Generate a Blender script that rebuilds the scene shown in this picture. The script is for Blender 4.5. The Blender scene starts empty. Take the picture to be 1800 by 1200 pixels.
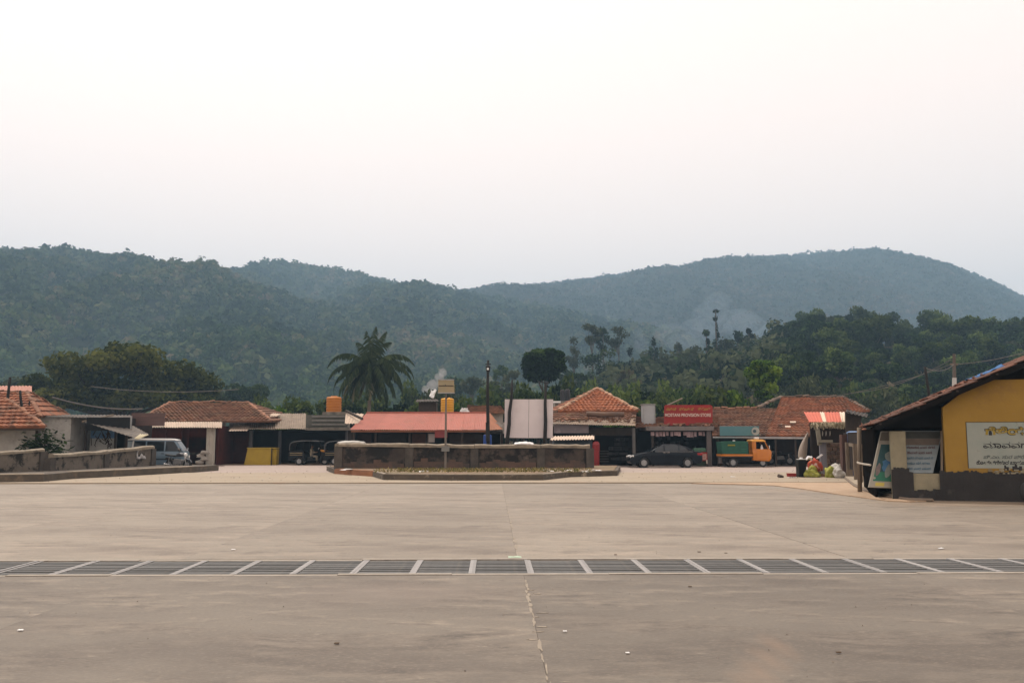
import bpy, math, random
import numpy as np
from mathutils import Vector, Matrix, Euler, noise as mnoise

S = bpy.context.scene
C = S.collection
R = math.radians
rng = np.random.RandomState(7)
random.seed(7)

# ------------------------------------------------------------------ camera
FPX = 1559.0
PITCH = math.atan(177.0 / FPX)
YAW = math.atan(32.0 / FPX)
CAMZ = 1.6
cd = bpy.data.cameras.new('camera')
cam = bpy.data.objects.new('camera', cd)
C.objects.link(cam)
cd.sensor_width = 36.0
cd.lens = 36.0 * FPX / 1800.0
cd.clip_start = 0.1
cd.clip_end = 9000.0
cam.location = (0, 0, CAMZ)
cam.rotation_euler = (math.pi / 2 + PITCH, 0, -YAW)
S.camera = cam

# ------------------------------------------------------------------ sky, sun, exposure
SUN_AZ = R(-28.0)      # left of straight ahead
SUN_EL = R(64.0)
w = bpy.data.worlds.new('World')
S.world = w
w.use_nodes = True
nt = w.node_tree
nt.nodes.clear()
sky = nt.nodes.new('ShaderNodeTexSky')
sky.sky_type = 'NISHITA'
sky.sun_disc = False
sky.sun_elevation = SUN_EL
sky.sun_rotation = SUN_AZ
sky.air_density = 1.0
sky.dust_density = 7.0
sky.ozone_density = 1.0
bw = nt.nodes.new('ShaderNodeRGBToBW')
mixs = nt.nodes.new('ShaderNodeMix'); mixs.data_type = 'RGBA'
mixs.inputs['Factor'].default_value = 0.66         # dust haze: an even white veil over the whole sky
mixs.inputs['B'].default_value = (10.9, 10.9, 10.9, 1)
tintm = nt.nodes.new('ShaderNodeMix'); tintm.data_type = 'RGBA'; tintm.blend_type = 'MULTIPLY'
tintm.inputs['Factor'].default_value = 1.0
tintm.inputs['B'].default_value = (1.17, 0.985, 0.88, 1)
bg = nt.nodes.new('ShaderNodeBackground')
bg.inputs['Strength'].default_value = 0.15
out = nt.nodes.new('ShaderNodeOutputWorld')
L = nt.links.new
L(sky.outputs['Color'], bw.inputs['Color'])
L(bw.outputs['Val'], mixs.inputs['A'])
L(mixs.outputs['Result'], tintm.inputs['A'])
L(tintm.outputs['Result'], bg.inputs['Color'])
L(bg.outputs['Background'], out.inputs['Surface'])

sd = bpy.data.lights.new('sun', 'SUN')
sd.energy = 2.6
sd.angle = R(1.0)
sd.color = (1.0, 0.93, 0.83)
sun = bpy.data.objects.new('sun', sd)
C.objects.link(sun)
sdir = Vector((math.sin(SUN_AZ) * math.cos(SUN_EL), math.cos(SUN_AZ) * math.cos(SUN_EL), math.sin(SUN_EL)))
sun.rotation_euler = sdir.to_track_quat('Z', 'Y').to_euler()
sun.location = sdir * 300

S.view_settings.view_transform = 'Standard'
S.view_settings.look = 'None'
S.view_settings.gamma = 1.0
S.view_settings.exposure = 0.0
S.view_settings.use_curve_mapping = False
S.render.engine = 'CYCLES'
S.cycles.use_denoising = True
S.cycles.max_bounces = 6
S.cycles.diffuse_bounces = 3
S.cycles.transmission_bounces = 4
S.cycles.volume_bounces = 0
S.cycles.transparent_max_bounces = 6
S.cycles.caustics_reflective = False
S.cycles.caustics_refractive = False

# ------------------------------------------------------------------ helpers
_F = Vector((math.sin(YAW) * math.cos(PITCH), math.cos(YAW) * math.cos(PITCH), math.sin(PITCH)))
_R = Vector((math.cos(YAW), -math.sin(YAW), 0))
_U = _R.cross(_F)


def ray(px, py):
    return _F + _R * ((px - 900.0) / FPX) + _U * ((600.0 - py) / FPX)


DO = 0.0     # how much farther back the row being built stands


def at(px, py, d):
    """the place at distance d (world Y) that the photograph shows at px, py"""
    d = d + DO
    r = ray(px, py)
    t = d / r.y
    return Vector((r.x * t, d, CAMZ + r.z * t))


def G(px, py, z=0.0):
    r = ray(px, py)
    t = (z - CAMZ) / r.z
    return Vector((r.x * t, r.y * t, z))


ORG = {}


def root_of(o):
    while o.parent:
        o = o.parent
    return o


def thing(name, label, cat, loc=(0, 0, 0), rz=0.0, group=None, local=False):
    o = bpy.data.objects.new(name, None)
    o.empty_display_size = 0.2
    C.objects.link(o)
    o.location = loc
    o.rotation_euler = (0, 0, rz)
    o['label'] = label
    o['category'] = cat
    if group:
        o['group'] = group
    ORG[o.name] = Vector((0, 0, 0)) if local else Vector(loc)
    return o


def tag(o, label, cat, group=None):
    o['label'] = label
    o['category'] = cat
    if group:
        o['group'] = group
    return o


def copy_tree(o, parent=None):
    c = o.copy()
    C.objects.link(c)
    if parent:
        c.parent = parent
    for ch in list(o.children):
        copy_tree(ch, c)
    ORG[c.name] = Vector((0, 0, 0))
    return c


class MB:
    def __init__(self):
        self.v = []; self.f = []; self.t = []

    def add(self, vs, fs, t=0.5):
        n = len(self.v)
        self.v.extend([tuple(p) for p in vs])
        for f in fs:
            self.f.append(tuple(i + n for i in f))
            self.t.append(t)
        return self

    def quad(self, a, b, c, d, t=0.5):
        return self.add([a, b, c, d], [(0, 1, 2, 3)], t)

    def poly(self, pts, t=0.5):
        return self.add(pts, [tuple(range(len(pts)))], t)

    def hexa(self, p, t=0.5):
        """8 corners: bottom ring 0-3 counterclockwise from above, top ring 4-7"""
        return self.add(p, [(3, 2, 1, 0), (4, 5, 6, 7), (0, 1, 5, 4), (1, 2, 6, 5), (2, 3, 7, 6), (3, 0, 4, 7)], t)

    def box(self, x0, x1, y0, y1, z0, z1, t=0.5):
        return self.hexa([(x0, y0, z0), (x1, y0, z0), (x1, y1, z0), (x0, y1, z0),
                          (x0, y0, z1), (x1, y0, z1), (x1, y1, z1), (x0, y1, z1)], t)

    def bx(self, c, s, M=None, t=0.5):
        """box of size s about c, turned by M about its centre"""
        c = Vector(c)
        p = []
        for z in (-.5, .5):
            for x, y in ((-.5, -.5), (.5, -.5), (.5, .5), (-.5, .5)):
                q = Vector((x * s[0], y * s[1], z * s[2]))
                if M is not None:
                    q = M @ q
                p.append(c + q)
        return self.hexa(p, t)

    def beam(self, a, b, wd, h, t=0.5):
        a = Vector(a); b = Vector(b)
        d = (b - a).normalized()
        up = Vector((0, 0, 1)) if abs(d.z) < .9 else Vector((0, 1, 0))
        s = d.cross(up).normalized() * wd * .5
        u = s.cross(d).normalized() * h * .5
        return self.hexa([a - s - u, a + s - u, b + s - u, b - s - u, a - s + u, a + s + u, b + s + u, b - s + u], t)

    def tube(self, pts, radii, n=6, t=0.5, cap=True):
        pts = [Vector(p) for p in pts]
        if not hasattr(radii, '__len__'):
            radii = [radii] * len(pts)
        vs = []
        prev = None
        for i, p in enumerate(pts):
            d = (pts[min(i + 1, len(pts) - 1)] - pts[max(i - 1, 0)]).normalized()
            if prev is None:
                a = Vector((1, 0, 0)) if abs(d.x) < .8 else Vector((0, 1, 0))
                u = d.cross(a).normalized()
            else:
                u = (prev - d * prev.dot(d)).normalized()
            prev = u
            v2 = d.cross(u)
            for k in range(n):
                an = 2 * math.pi * k / n
                vs.append(p + (u * math.cos(an) + v2 * math.sin(an)) * radii[i])
        fs = []
        for i in range(len(pts) - 1):
            for k in range(n):
                fs.append((i * n + k, i * n + (k + 1) % n, (i + 1) * n + (k + 1) % n, (i + 1) * n + k))
        if cap:
            fs.append(tuple(reversed(range(n))))
            fs.append(tuple((len(pts) - 1) * n + k for k in range(n)))
        return self.add(vs, fs, t)

    def prism(self, pts, z0, z1, t=0.5):
        """upright prism over a plan polygon (counterclockwise)"""
        n = len(pts)
        vs = [(p[0], p[1], z0) for p in pts] + [(p[0], p[1], z1) for p in pts]
        fs = [tuple(reversed(range(n))), tuple(range(n, 2 * n))]
        for k in range(n):
            fs.append((k, (k + 1) % n, n + (k + 1) % n, n + k))
        return self.add(vs, fs, t)

    def profile(self, outline, hw, t=0.5):
        """side outline (x, z) carried across y, half width hw(z)"""
        n = len(outline)
        vs = [(x, -hw(z), z) for x, z in outline] + [(x, hw(z), z) for x, z in outline]
        fs = [tuple(range(n)), tuple(reversed(range(n, 2 * n)))]
        for k in range(n):
            fs.append((k, n + k, n + (k + 1) % n, (k + 1) % n))
        return self.add(vs, fs, t)

    def slab(self, pts, thick, t=0.5):
        """a flat polygon in space given depth along its normal (backwards)"""
        pts = [Vector(p) for p in pts]
        nrm = (pts[1] - pts[0]).cross(pts[2] - pts[0]).normalized()
        n = len(pts)
        vs = pts + [p - nrm * thick for p in pts]
        fs = [tuple(range(n)), tuple(reversed(range(n, 2 * n)))]
        for k in range(n):
            fs.append(((k + 1) % n, k, n + k, n + (k + 1) % n))
        return self.add(vs, fs, t)

    def corrugated(self, a, b, c, d, waves, amp, t=0.5, thick=0.012, rows=1, sag=0.0):
        """a lower left, b lower right, c upper right, d upper left"""
        a, b, c, d = map(Vector, (a, b, c, d))
        nrm = (b - a).cross(d - a).normalized()
        n = waves * 4
        vs = []
        for lay in (0, 1):
            for r in range(rows + 1):
                q = r / rows
                for i in range(n + 1):
                    s = i / n
                    p = (a * (1 - s) + b * s) * (1 - q) + (d * (1 - s) + c * s) * q
                    off = math.sin(s * waves * 2 * math.pi) * amp - lay * thick - sag * math.sin(math.pi * q)
                    vs.append(p + nrm * off)
        fs = []
        m = n + 1
        lo = (rows + 1) * m
        for r in range(rows):
            for i in range(n):
                k = r * m + i
                fs.append((k, k + 1, k + m + 1, k + m))
                fs.append((lo + k + m, lo + k + m + 1, lo + k + 1, lo + k))
        for i in range(n):
            fs.append((lo + i, lo + i + 1, i + 1, i))
            k = rows * m + i
            fs.append((k, k + 1, lo + k + 1, lo + k))
        return self.add(vs, fs, t)

    def tiles(self, a, b, c, d, rowh=0.45, tw=0.29, lift=0.10, wave=0.045, gap=0.0):
        """courses of clay tiles on the slope a (lower left) b (lower right) c (upper right) d (upper left)"""
        a, b, c, d = map(Vector, (a, b, c, d))
        nrm = (b - a).cross(d - a).normalized()
        slope = max((d - a).length, (c - b).length)
        h = ((d + c) * .5 - (a + b) * .5).length
        nr = max(1, int(round(h / rowh)))
        # solid deck under the courses
        self.hexa([a - nrm * .06, b - nrm * .06, c - nrm * .06, d - nrm * .06, a, b, c, d], 0.1)
        for r in range(nr):
            q0 = r / nr; q1 = (r + 1.12) / nr
            q1 = min(q1, 1.0)
            l0 = a.lerp(d, q0); r0 = b.lerp(c, q0)
            l1 = a.lerp(d, q1); r1 = b.lerp(c, q1)
            wid = (r0 - l0).length
            n = max(1, int(round(wid / tw)))
            rt = rng.uniform(-.12, .12)
            off = 0.0
            for k in range(n):
                if gap and rng.rand() < gap:
                    continue
                s0 = k / n; s1 = (k + 1) / n
                j = rng.uniform(-.012, .014)
                up0 = nrm * (lift + j); up1 = nrm * (.012 + j * .3)
                sl = rng.uniform(-.02, .02)
                dn = (l0 - l1).normalized() * sl
                A = l0.lerp(r0, s0) + up0 + dn; B = l0.lerp(r0, s1) + up0 + dn
                m0 = (A + B) * .5 + nrm * wave
                D = l1.lerp(r1, s0) + up1; E = l1.lerp(r1, s1) + up1
                m1 = (D + E) * .5 + nrm * wave * .8
                A2 = A - nrm * lift; B2 = B - nrm * lift
                tt = min(1, max(0, .5 + rt + rng.normal(0, .16)))
                if rng.rand() < .04:
                    tt = rng.choice([0.02, .98])
                self.add([A, m0, B, D, m1, E, A2, B2], [(0, 1, 4, 3), (1, 2, 5, 4), (6, 7, 2, 1, 0)], tt)
        return self

    def build(self, name, mat, parent=None, smooth=False, kind=None, bevel=0, at0=None, auto=False):
        me = bpy.data.meshes.new(name)
        org = Vector((0, 0, 0))
        if parent is not None:
            org = ORG.get(root_of(parent).name, org)
        elif at0 is not None:
            org = Vector(at0)
        vs = [(p[0] - org.x, p[1] - org.y, p[2] - org.z) for p in self.v]
        me.from_pydata(vs, [], self.f)
        at_ = me.attributes.new('tint', 'FLOAT', 'FACE')
        at_.data.foreach_set('value', self.t)
        me.materials.append(mat)
        if smooth:
            me.polygons.foreach_set('use_smooth', [True] * len(self.f))
        me.update()
        o = bpy.data.objects.new(name, me)
        C.objects.link(o)
        if parent is not None:
            o.parent = parent
        elif at0 is not None:
            o.location = at0
        if kind:
            o['kind'] = kind
        if bevel:
            b = o.modifiers.new('bevel', 'BEVEL')
            b.width = bevel; b.segments = 2; b.limit_method = 'ANGLE'; b.angle_limit = R(30)
            if auto:
                me.polygons.foreach_set('use_smooth', [True] * len(self.f))
        return o


def fast_mesh(name, verts, quads, tint, mat, parent=None, kind=None, smooth=False, k=4):
    """numpy mesh of k-gons"""
    me = bpy.data.meshes.new(name)
    nq = len(quads)
    me.vertices.add(len(verts))
    me.vertices.foreach_set('co', np.asarray(verts, np.float32).ravel())
    me.loops.add(nq * k)
    me.loops.foreach_set('vertex_index', np.asarray(quads, np.int32).ravel())
    me.polygons.add(nq)
    me.polygons.foreach_set('loop_start', np.arange(0, nq * k, k, dtype=np.int32))
    a = me.attributes.new('tint', 'FLOAT', 'FACE')
    a.data.foreach_set('value', np.asarray(tint, np.float32))
    if smooth:
        me.polygons.foreach_set('use_smooth', np.ones(nq, bool))
    me.materials.append(mat)
    me.update(calc_edges=True)
    me.validate()
    o = bpy.data.objects.new(name, me)
    C.objects.link(o)
    if parent is not None:
        o.parent = parent
    if kind:
        o['kind'] = kind
    return o


# ------------------------------------------------------------------ materials
def N(nt, typ, **kw):
    n = nt.nodes.new(typ)
    for k, v in kw.items():
        setattr(n, k, v)
    return n


def rgb(c):
    return (c[0], c[1], c[2], 1)


def mat(name, col, col2=None, scale=2.0, rough=.85, metal=0.0, spec=.35, stain=None, bump=0.0, bscale=30.0,
        tint=0.0, stretch=(1, 1, 1), orand=0.0, alpha=None, coat=0.0, emis=None):
    """col/col2 mixed by noise; stain=(colour, scale, lo, hi); tint = strength of per piece value change"""
    m = bpy.data.materials.new(name)
    m.use_nodes = True
    nt = m.node_tree
    L = nt.links.new
    b = nt.nodes['Principled BSDF']
    b.inputs['Roughness'].default_value = rough
    b.inputs['Metallic'].default_value = metal
    b.inputs['Specular IOR Level'].default_value = spec
    if coat:
        b.inputs['Coat Weight'].default_value = coat
        b.inputs['Coat Roughness'].default_value = .08
    tc = N(nt, 'ShaderNodeTexCoord')
    mp = N(nt, 'ShaderNodeMapping')
    mp.inputs['Scale'].default_value = stretch
    L(tc.outputs['Object'], mp.inputs['Vector'])
    vec = mp.outputs['Vector']
    cur = None
    if col2 is None:
        col2 = tuple(c * .8 for c in col)
    nz = N(nt, 'ShaderNodeTexNoise')
    nz.inputs['Scale'].default_value = scale
    nz.inputs['Detail'].default_value = 6
    nz.inputs['Roughness'].default_value = .65
    L(vec, nz.inputs['Vector'])
    cr = N(nt, 'ShaderNodeValToRGB')
    cr.color_ramp.elements[0].position = .32
    cr.color_ramp.elements[0].color = rgb(col)
    cr.color_ramp.elements[1].position = .68
    cr.color_ramp.elements[1].color = rgb(col2)
    L(nz.outputs['Fac'], cr.inputs['Fac'])
    cur = cr.outputs['Color']
    if stain:
        sts = stain if isinstance(stain, list) else [stain]
        for sc, ss, lo, hi in sts:
            n2 = N(nt, 'ShaderNodeTexNoise')
            n2.inputs['Scale'].default_value = ss
            n2.inputs['Detail'].default_value = 7
            n2.inputs['Roughness'].default_value = .7
            L(vec, n2.inputs['Vector'])
            mr = N(nt, 'ShaderNodeMapRange')
            mr.inputs['From Min'].default_value = lo
            mr.inputs['From Max'].default_value = hi
            L(n2.outputs['Fac'], mr.inputs['Value'])
            mx = N(nt, 'ShaderNodeMix', data_type='RGBA')
            L(mr.outputs['Result'], mx.inputs['Factor'])
            L(cur, mx.inputs['A'])
            mx.inputs['B'].default_value = rgb(sc)
            cur = mx.outputs['Result']
    if tint:
        atn = N(nt, 'ShaderNodeAttribute', attribute_name='tint')
        mr = N(nt, 'ShaderNodeMapRange')
        mr.inputs['To Min'].default_value = 1 - tint
        mr.inputs['To Max'].default_value = 1 + tint
        L(atn.outputs['Fac'], mr.inputs['Value'])
        mx = N(nt, 'ShaderNodeMix', data_type='RGBA', blend_type='MULTIPLY')
        mx.inputs['Factor'].default_value = 1
        L(cur, mx.inputs['A'])
        L(mr.outputs['Result'], mx.inputs['B'])
        cur = mx.outputs['Result']
    if orand:
        oi = N(nt, 'ShaderNodeObjectInfo')
        mr = N(nt, 'ShaderNodeMapRange')
        mr.inputs['To Min'].default_value = 1 - orand
        mr.inputs['To Max'].default_value = 1 + orand
        L(oi.outputs['Random'], mr.inputs['Value'])
        mx = N(nt, 'ShaderNodeMix', data_type='RGBA', blend_type='MULTIPLY')
        mx.inputs['Factor'].default_value = 1
        L(cur, mx.inputs['A'])
        L(mr.outputs['Result'], mx.inputs['B'])
        cur = mx.outputs['Result']
    L(cur, b.inputs['Base Color'])
    if emis:
        L(cur, b.inputs['Emission Color']); b.inputs['Emission Strength'].default_value = emis
    if bump:
        n3 = N(nt, 'ShaderNodeTexNoise')
        n3.inputs['Scale'].default_value = bscale
        n3.inputs['Detail'].default_value = 5
        L(vec, n3.inputs['Vector'])
        bp = N(nt, 'ShaderNodeBump')
        bp.inputs['Strength'].default_value = bump
        bp.inputs['Distance'].default_value = .02
        L(n3.outputs['Fac'], bp.inputs['Height'])
        L(bp.outputs['Normal'], b.inputs['Normal'])
    return m


def leaf_mat(name, cols, trans=.35, orand=.25):
    """cols: dark to light; the tint of each leaf clump picks one"""
    m = bpy.data.materials.new(name)
    m.use_nodes = True
    nt = m.node_tree
    nt.nodes.clear()
    L = nt.links.new
    o = N(nt, 'ShaderNodeOutputMaterial')
    atn = N(nt, 'ShaderNodeAttribute', attribute_name='tint')
    cr = N(nt, 'ShaderNodeValToRGB')
    el = cr.color_ramp.elements
    while len(el) < len(cols):
        el.new(.5)
    for i, c in enumerate(cols):
        el[i].position = i / (len(cols) - 1)
        el[i].color = rgb(c)
    L(atn.outputs['Fac'], cr.inputs['Fac'])
    oi = N(nt, 'ShaderNodeObjectInfo')
    mr = N(nt, 'ShaderNodeMapRange')
    mr.inputs['To Min'].default_value = 1 - orand
    mr.inputs['To Max'].default_value = 1 + orand
    L(oi.outputs['Random'], mr.inputs['Value'])
    mx = N(nt, 'ShaderNodeMix', data_type='RGBA', blend_type='MULTIPLY')
    mx.inputs['Factor'].default_value = 1
    L(cr.outputs['Color'], mx.inputs['A'])
    L(mr.outputs['Result'], mx.inputs['B'])
    d = N(nt, 'ShaderNodeBsdfDiffuse')
    t = N(nt, 'ShaderNodeBsdfTranslucent')
    ms = N(nt, 'ShaderNodeMixShader')
    ms.inputs['Fac'].default_value = trans
    L(mx.outputs['Result'], d.inputs['Color'])
    L(mx.outputs['Result'], t.inputs['Color'])
    L(d.outputs['BSDF'], ms.inputs[1])
    L(t.outputs['BSDF'], ms.inputs[2])
    L(ms.outputs['Shader'], o.inputs['Surface'])
    return m


def vol_mat(name, col, dens, aniso=0.0):
    m = bpy.data.materials.new(name)
    m.use_nodes = True
    nt = m.node_tree
    nt.nodes.clear()
    o = N(nt, 'ShaderNodeOutputMaterial')
    v = N(nt, 'ShaderNodeVolumePrincipled')
    v.inputs['Color'].default_value = rgb(col)
    v.inputs['Density'].default_value = dens
    v.inputs['Anisotropy'].default_value = aniso
    nt.links.new(v.outputs['Volume'], o.inputs['Volume'])
    return m


def glass_mat(name, col=(.015, .018, .02), rough=.06):
    return mat(name, col, col, rough=rough, spec=.6)


def text_mesh(name, body, size, m, parent, loc, rot, width=None, extrude=.003, align='LEFT', shear=0.0, offset=0.0):
    """flat lettering; loc and rot are in the parent's frame"""
    c = bpy.data.curves.new('lettering', 'FONT')
    c.body = body
    c.size = size
    c.extrude = extrude
    c.align_x = align
    c.shear = shear
    c.offset = offset
    o = bpy.data.objects.new('lettering', c)
    C.objects.link(o)
    dg = bpy.context.evaluated_depsgraph_get()
    me = bpy.data.meshes.new_from_object(o.evaluated_get(dg))
    bpy.data.objects.remove(o)
    bpy.data.curves.remove(c)
    me.materials.clear()
    me.materials.append(m)
    me.name = name
    if width and len(me.vertices):
        xs = [v.co.x for v in me.vertices]
        k = width / max(1e-6, max(xs) - min(xs))
        x0 = min(xs)
        for v in me.vertices:
            v.co.x = (v.co.x - x0) * k
    q = bpy.data.objects.new(name, me)
    C.objects.link(q)
    q.parent = parent
    q.location = loc
    q.rotation_euler = rot
    return q


# shared palette
m_tile = mat('clay_tile', (.275, .105, .05), (.19, .075, .042), scale=1.1, tint=.42, rough=.9,
             stain=[((.085, .06, .043), .8, .50, .68), ((.26, .18, .11), 1.7, .57, .72)])
m_tile_old = mat('weathered_clay_tile', (.20, .095, .055), (.13, .066, .043), scale=.9, tint=.45, rough=.92,
                 stain=[((.075, .055, .04), .7, .50, .68), ((.24, .18, .11), 1.3, .56, .72)])
m_ridge = mat('ridge_mortar', (.24, .115, .065), (.15, .07, .042), scale=3, orand=.3)
m_void = mat('shade_black', (.012, .010, .009), (.008, .007, .006), rough=1, spec=0)  # under-roof and porch shade put into a near black colour
m_dark = mat('shade_dark_interior', (.030, .022, .019), (.018, .014, .013), scale=1.5, rough=.95, spec=.1)  # shade of the open interiors put into a dark wall colour
m_dred = mat('dark_red_paint', (.10, .024, .018), (.06, .018, .014), scale=1.5, rough=.9, spec=.15)
m_white = mat('stained_whitewash', (.40, .39, .365), (.29, .28, .26), scale=1.6, stain=((.16, .15, .13), 1.1, .52, .72))
m_conc = mat('old_concrete', (.20, .18, .15), (.13, .115, .095), scale=2.5, stain=((.06, .055, .045), 1.4, .5, .7), bump=.3)
m_concdark = mat('mould_stained_plaster', (.075, .057, .045), (.038, .03, .026), scale=1.6,
                 stain=[((.012, .011, .010), 1.3, .45, .55), ((.13, .10, .08), 1.0, .60, .70)], bump=.4, bscale=12)
m_coping = mat('rough_coping', (.28, .235, .175), (.17, .145, .11), scale=3.0, stain=((.07, .06, .05), 2.5, .56, .72), bump=.5, bscale=14)
m_asb = mat('asbestos_sheet', (.30, .245, .19), (.20, .16, .125), scale=1.2, tint=.2, stain=((.12, .09, .065), 1.6, .52, .7))
m_wood = mat('grey_weathered_wood', (.21, .165, .12), (.12, .095, .07), scale=3, stretch=(6, 6, .6), tint=.3)
m_wooddark = mat('dark_timber', (.05, .036, .028), (.03, .023, .018), scale=4)
m_pole = mat('blackened_pole', (.011, .010, .0095), (.018, .016, .014), scale=5, rough=.8)
m_metal = mat('galvanised_steel', (.33, .33, .33), (.24, .24, .24), scale=4, rough=.45, metal=.6)
m_black = mat('black_rubber', (.016, .016, .016), (.024, .024, .023), scale=8, rough=.75)
m_blackp = mat('black_paint', (.008, .008, .009), (.012, .012, .012), scale=3, rough=.4, spec=.12)
m_walll = mat('streaked_wall_plaster', (.155, .13, .105), (.10, .083, .066), scale=1.4,
              stain=[((.02, .018, .015), 1.6, .50, .58), ((.19, .165, .13), 1.0, .6, .7)], bump=.4, bscale=12)
m_glass = mat('tinted_glass', (.012, .016, .02), rough=.08, spec=.3)
m_chrome = mat('bright_metal', (.7, .7, .7), (.6, .6, .6), rough=.25, metal=1.0)
m_rim = mat('alloy_rim', (.40, .41, .42), (.33, .34, .35), rough=.4, metal=.7)
m_lightg = mat('lamp_glass', (.75, .76, .74), (.7, .7, .68), rough=.15, spec=.6)
m_redlamp = mat('red_lamp', (.30, .012, .012), (.24, .01, .01), rough=.2, spec=.6)
# ================================================================== GROUND
m_earth = mat('red_earth', (.30, .205, .13), (.24, .16, .10), scale=.5, stain=((.33, .25, .17), 2.0, .5, .7), bump=.3, bscale=4)
m_verge = mat('sandy_verge', (.315, .262, .192), (.25, .205, .15), scale=.7, stretch=(.4, 1.2, 1),
              stain=[((.29, .20, .135), 1.3, .54, .74), ((.39, .325, .245), 3.0, .56, .72)], bump=.3, bscale=9)
m_road = mat('dusty_road', (.33, .27, .235), (.28, .225, .195), scale=.8, stretch=(.3, 1.5, 1),
             stain=((.37, .30, .23), 1.5, .54, .72), bump=.2, bscale=30)

g = MB()
g.quad((-3500, -60, -.9), (3500, -60, -.9), (3500, 4500, -.9), (-3500, 4500, -.9))
g.build('ground', m_earth, kind='structure')
g = MB(); g.box(-130, 130, 35.05, 46.5, -.9, .045); g.build('sandy_verge', m_verge, kind='structure')
g = MB(); g.box(-130, 130, 46.5, 63.2, -.9, .030); g.build('road', m_road, kind='structure')
g = MB(); g.box(-130, 130, 63.2, 170, -.9, .055); g.build('village_ground', m_earth, kind='structure')


# concrete of the yard, with worn streaks, pale scuffs and one orange stain
def yard_mat(nm='yard_concrete', kk=1.0):
    m = mat(nm, tuple(c * kk for c in (.268, .23, .183)), tuple(c * kk for c in (.186, .16, .129)), scale=.55, stretch=(.5, 1.2, 1), rough=.66, spec=.36,
            stain=[((.315, .262, .20), 1.6, .50, .74), (tuple(c * kk for c in (.155, .126, .10)), .45, .44, .62), (tuple(c * kk for c in (.32, .268, .21)), 1.1, .52, .68), (tuple(c * kk for c in (.115, .094, .076)), 1.7, .53, .68), (tuple(c * kk for c in (.09, .075, .062)), 5.5, .60, .72),
                   ((.37, .315, .245), 6.0, .64, .74), (tuple(c * kk for c in (.33, .278, .215)), 38, .52, .70), (tuple(c * kk for c in (.16, .135, .105)), 55, .52, .70)], orand=.09, bump=.25, bscale=45)
    nt = m.node_tree; L = nt.links.new
    b = nt.nodes['Principled BSDF']
    cur = b.inputs['Base Color'].links[0].from_socket
    geo = N(nt, 'ShaderNodeNewGeometry')

    def dist(c, s):
        sub = N(nt, 'ShaderNodeVectorMath', operation='SUBTRACT'); sub.inputs[1].default_value = c
        L(geo.outputs['Position'], sub.inputs[0])
        mul = N(nt, 'ShaderNodeVectorMath', operation='MULTIPLY'); mul.inputs[1].default_value = s
        L(sub.outputs[0], mul.inputs[0])
        ln = N(nt, 'ShaderNodeVectorMath', operation='LENGTH')
        L(mul.outputs[0], ln.inputs[0])
        nz = N(nt, 'ShaderNodeTexNoise'); nz.inputs['Scale'].default_value = 3.5; nz.inputs['Detail'].default_value = 9
        nz.inputs['Roughness'].default_value = .7
        L(geo.outputs['Position'], nz.inputs['Vector'])
        ad = N(nt, 'ShaderNodeMath', operation='ADD')
        L(ln.outputs['Value'], ad.inputs[0]); L(nz.outputs['Fac'], ad.inputs[1])
        return ad.outputs[0]

    def spot(c, s, colr, lo, hi, cur):
        mr = N(nt, 'ShaderNodeMapRange')
        mr.inputs['From Min'].default_value = lo; mr.inputs['From Max'].default_value = hi
        mr.inputs['To Min'].default_value = .42; mr.inputs['To Max'].default_value = 0
        L(dist(c, s), mr.inputs['Value'])
        mx = N(nt, 'ShaderNodeMix', data_type='RGBA')
        L(mr.outputs['Result'], mx.inputs['Factor']); L(cur, mx.inputs['A']); mx.inputs['B'].default_value = rgb(colr)
        return mx.outputs['Result']
    for px_, py_ in ((1368, 1135), (1352, 1158), (1336, 1182), (1322, 1205)):
        p = G(px_, py_); cur = spot(p, (7.5, 1.9, 1), (.235, .155, .10), .35, 1.55, cur)
    for px_, py_, q_ in ((860, 1180, 1.6), (800, 1165, 2.2), (900, 1195, 1.8), (1170, 1030, 2.6), (590, 1040, 1.8), (1420, 1098, 2.4), (520, 1085, 2.2), (300, 1140, 1.4), (1600, 1180, 1.6), (1110, 1150, 3.0)):
        p = G(px_, py_); cur = spot(p, (q_, q_ * 1.3, 1), (.10, .084, .068), .45, 1.3, cur)
    p = G(700, 1040); cur = spot(p, (.6, .9, 1), (.20, .16, .13), .5, 1.4, cur)
    for (px, py, sx) in ((1640, 870, .22), (1480, 862, .25), (1720, 884, .25)):
        p = G(px, py); cur = spot(p, (sx, .5, 1), (.31, .215, .135), .55, 1.3, cur)
    L(cur, b.inputs['Base Color'])
    return m


m_yard = yard_mat('yard_concrete', .87)
m_yard2 = yard_mat('near_yard_concrete', .58)  # darker copy of the yard concrete for the near rows
m_chan = mat('drain_channel', (.03, .028, .026), (.02, .019, .018), scale=3)
DY0, DY1 = 11.13, 12.40
yard = MB()
yard.box(-45, 45, -4, DY0 - .11, -.9, -.012)
yard.box(-45, 45, DY1 + .12, 35.05, -.9, -.012)
yard = yard.build('concrete_yard', mat('joint_filler', (.24, .20, .155), (.15, .125, .10), scale=6), kind='structure')
chan = MB()
chan.box(-45, 45, DY0 - .11, DY1 + .12, -.9, -.42)
chan.box(-45, 45, DY0 - .11, DY0, -.42, -.03)
chan.box(-45, 45, DY1, DY1 + .12, -.42, -.03)
chan.build('drain_channel', m_chan, kind='structure')
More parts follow.
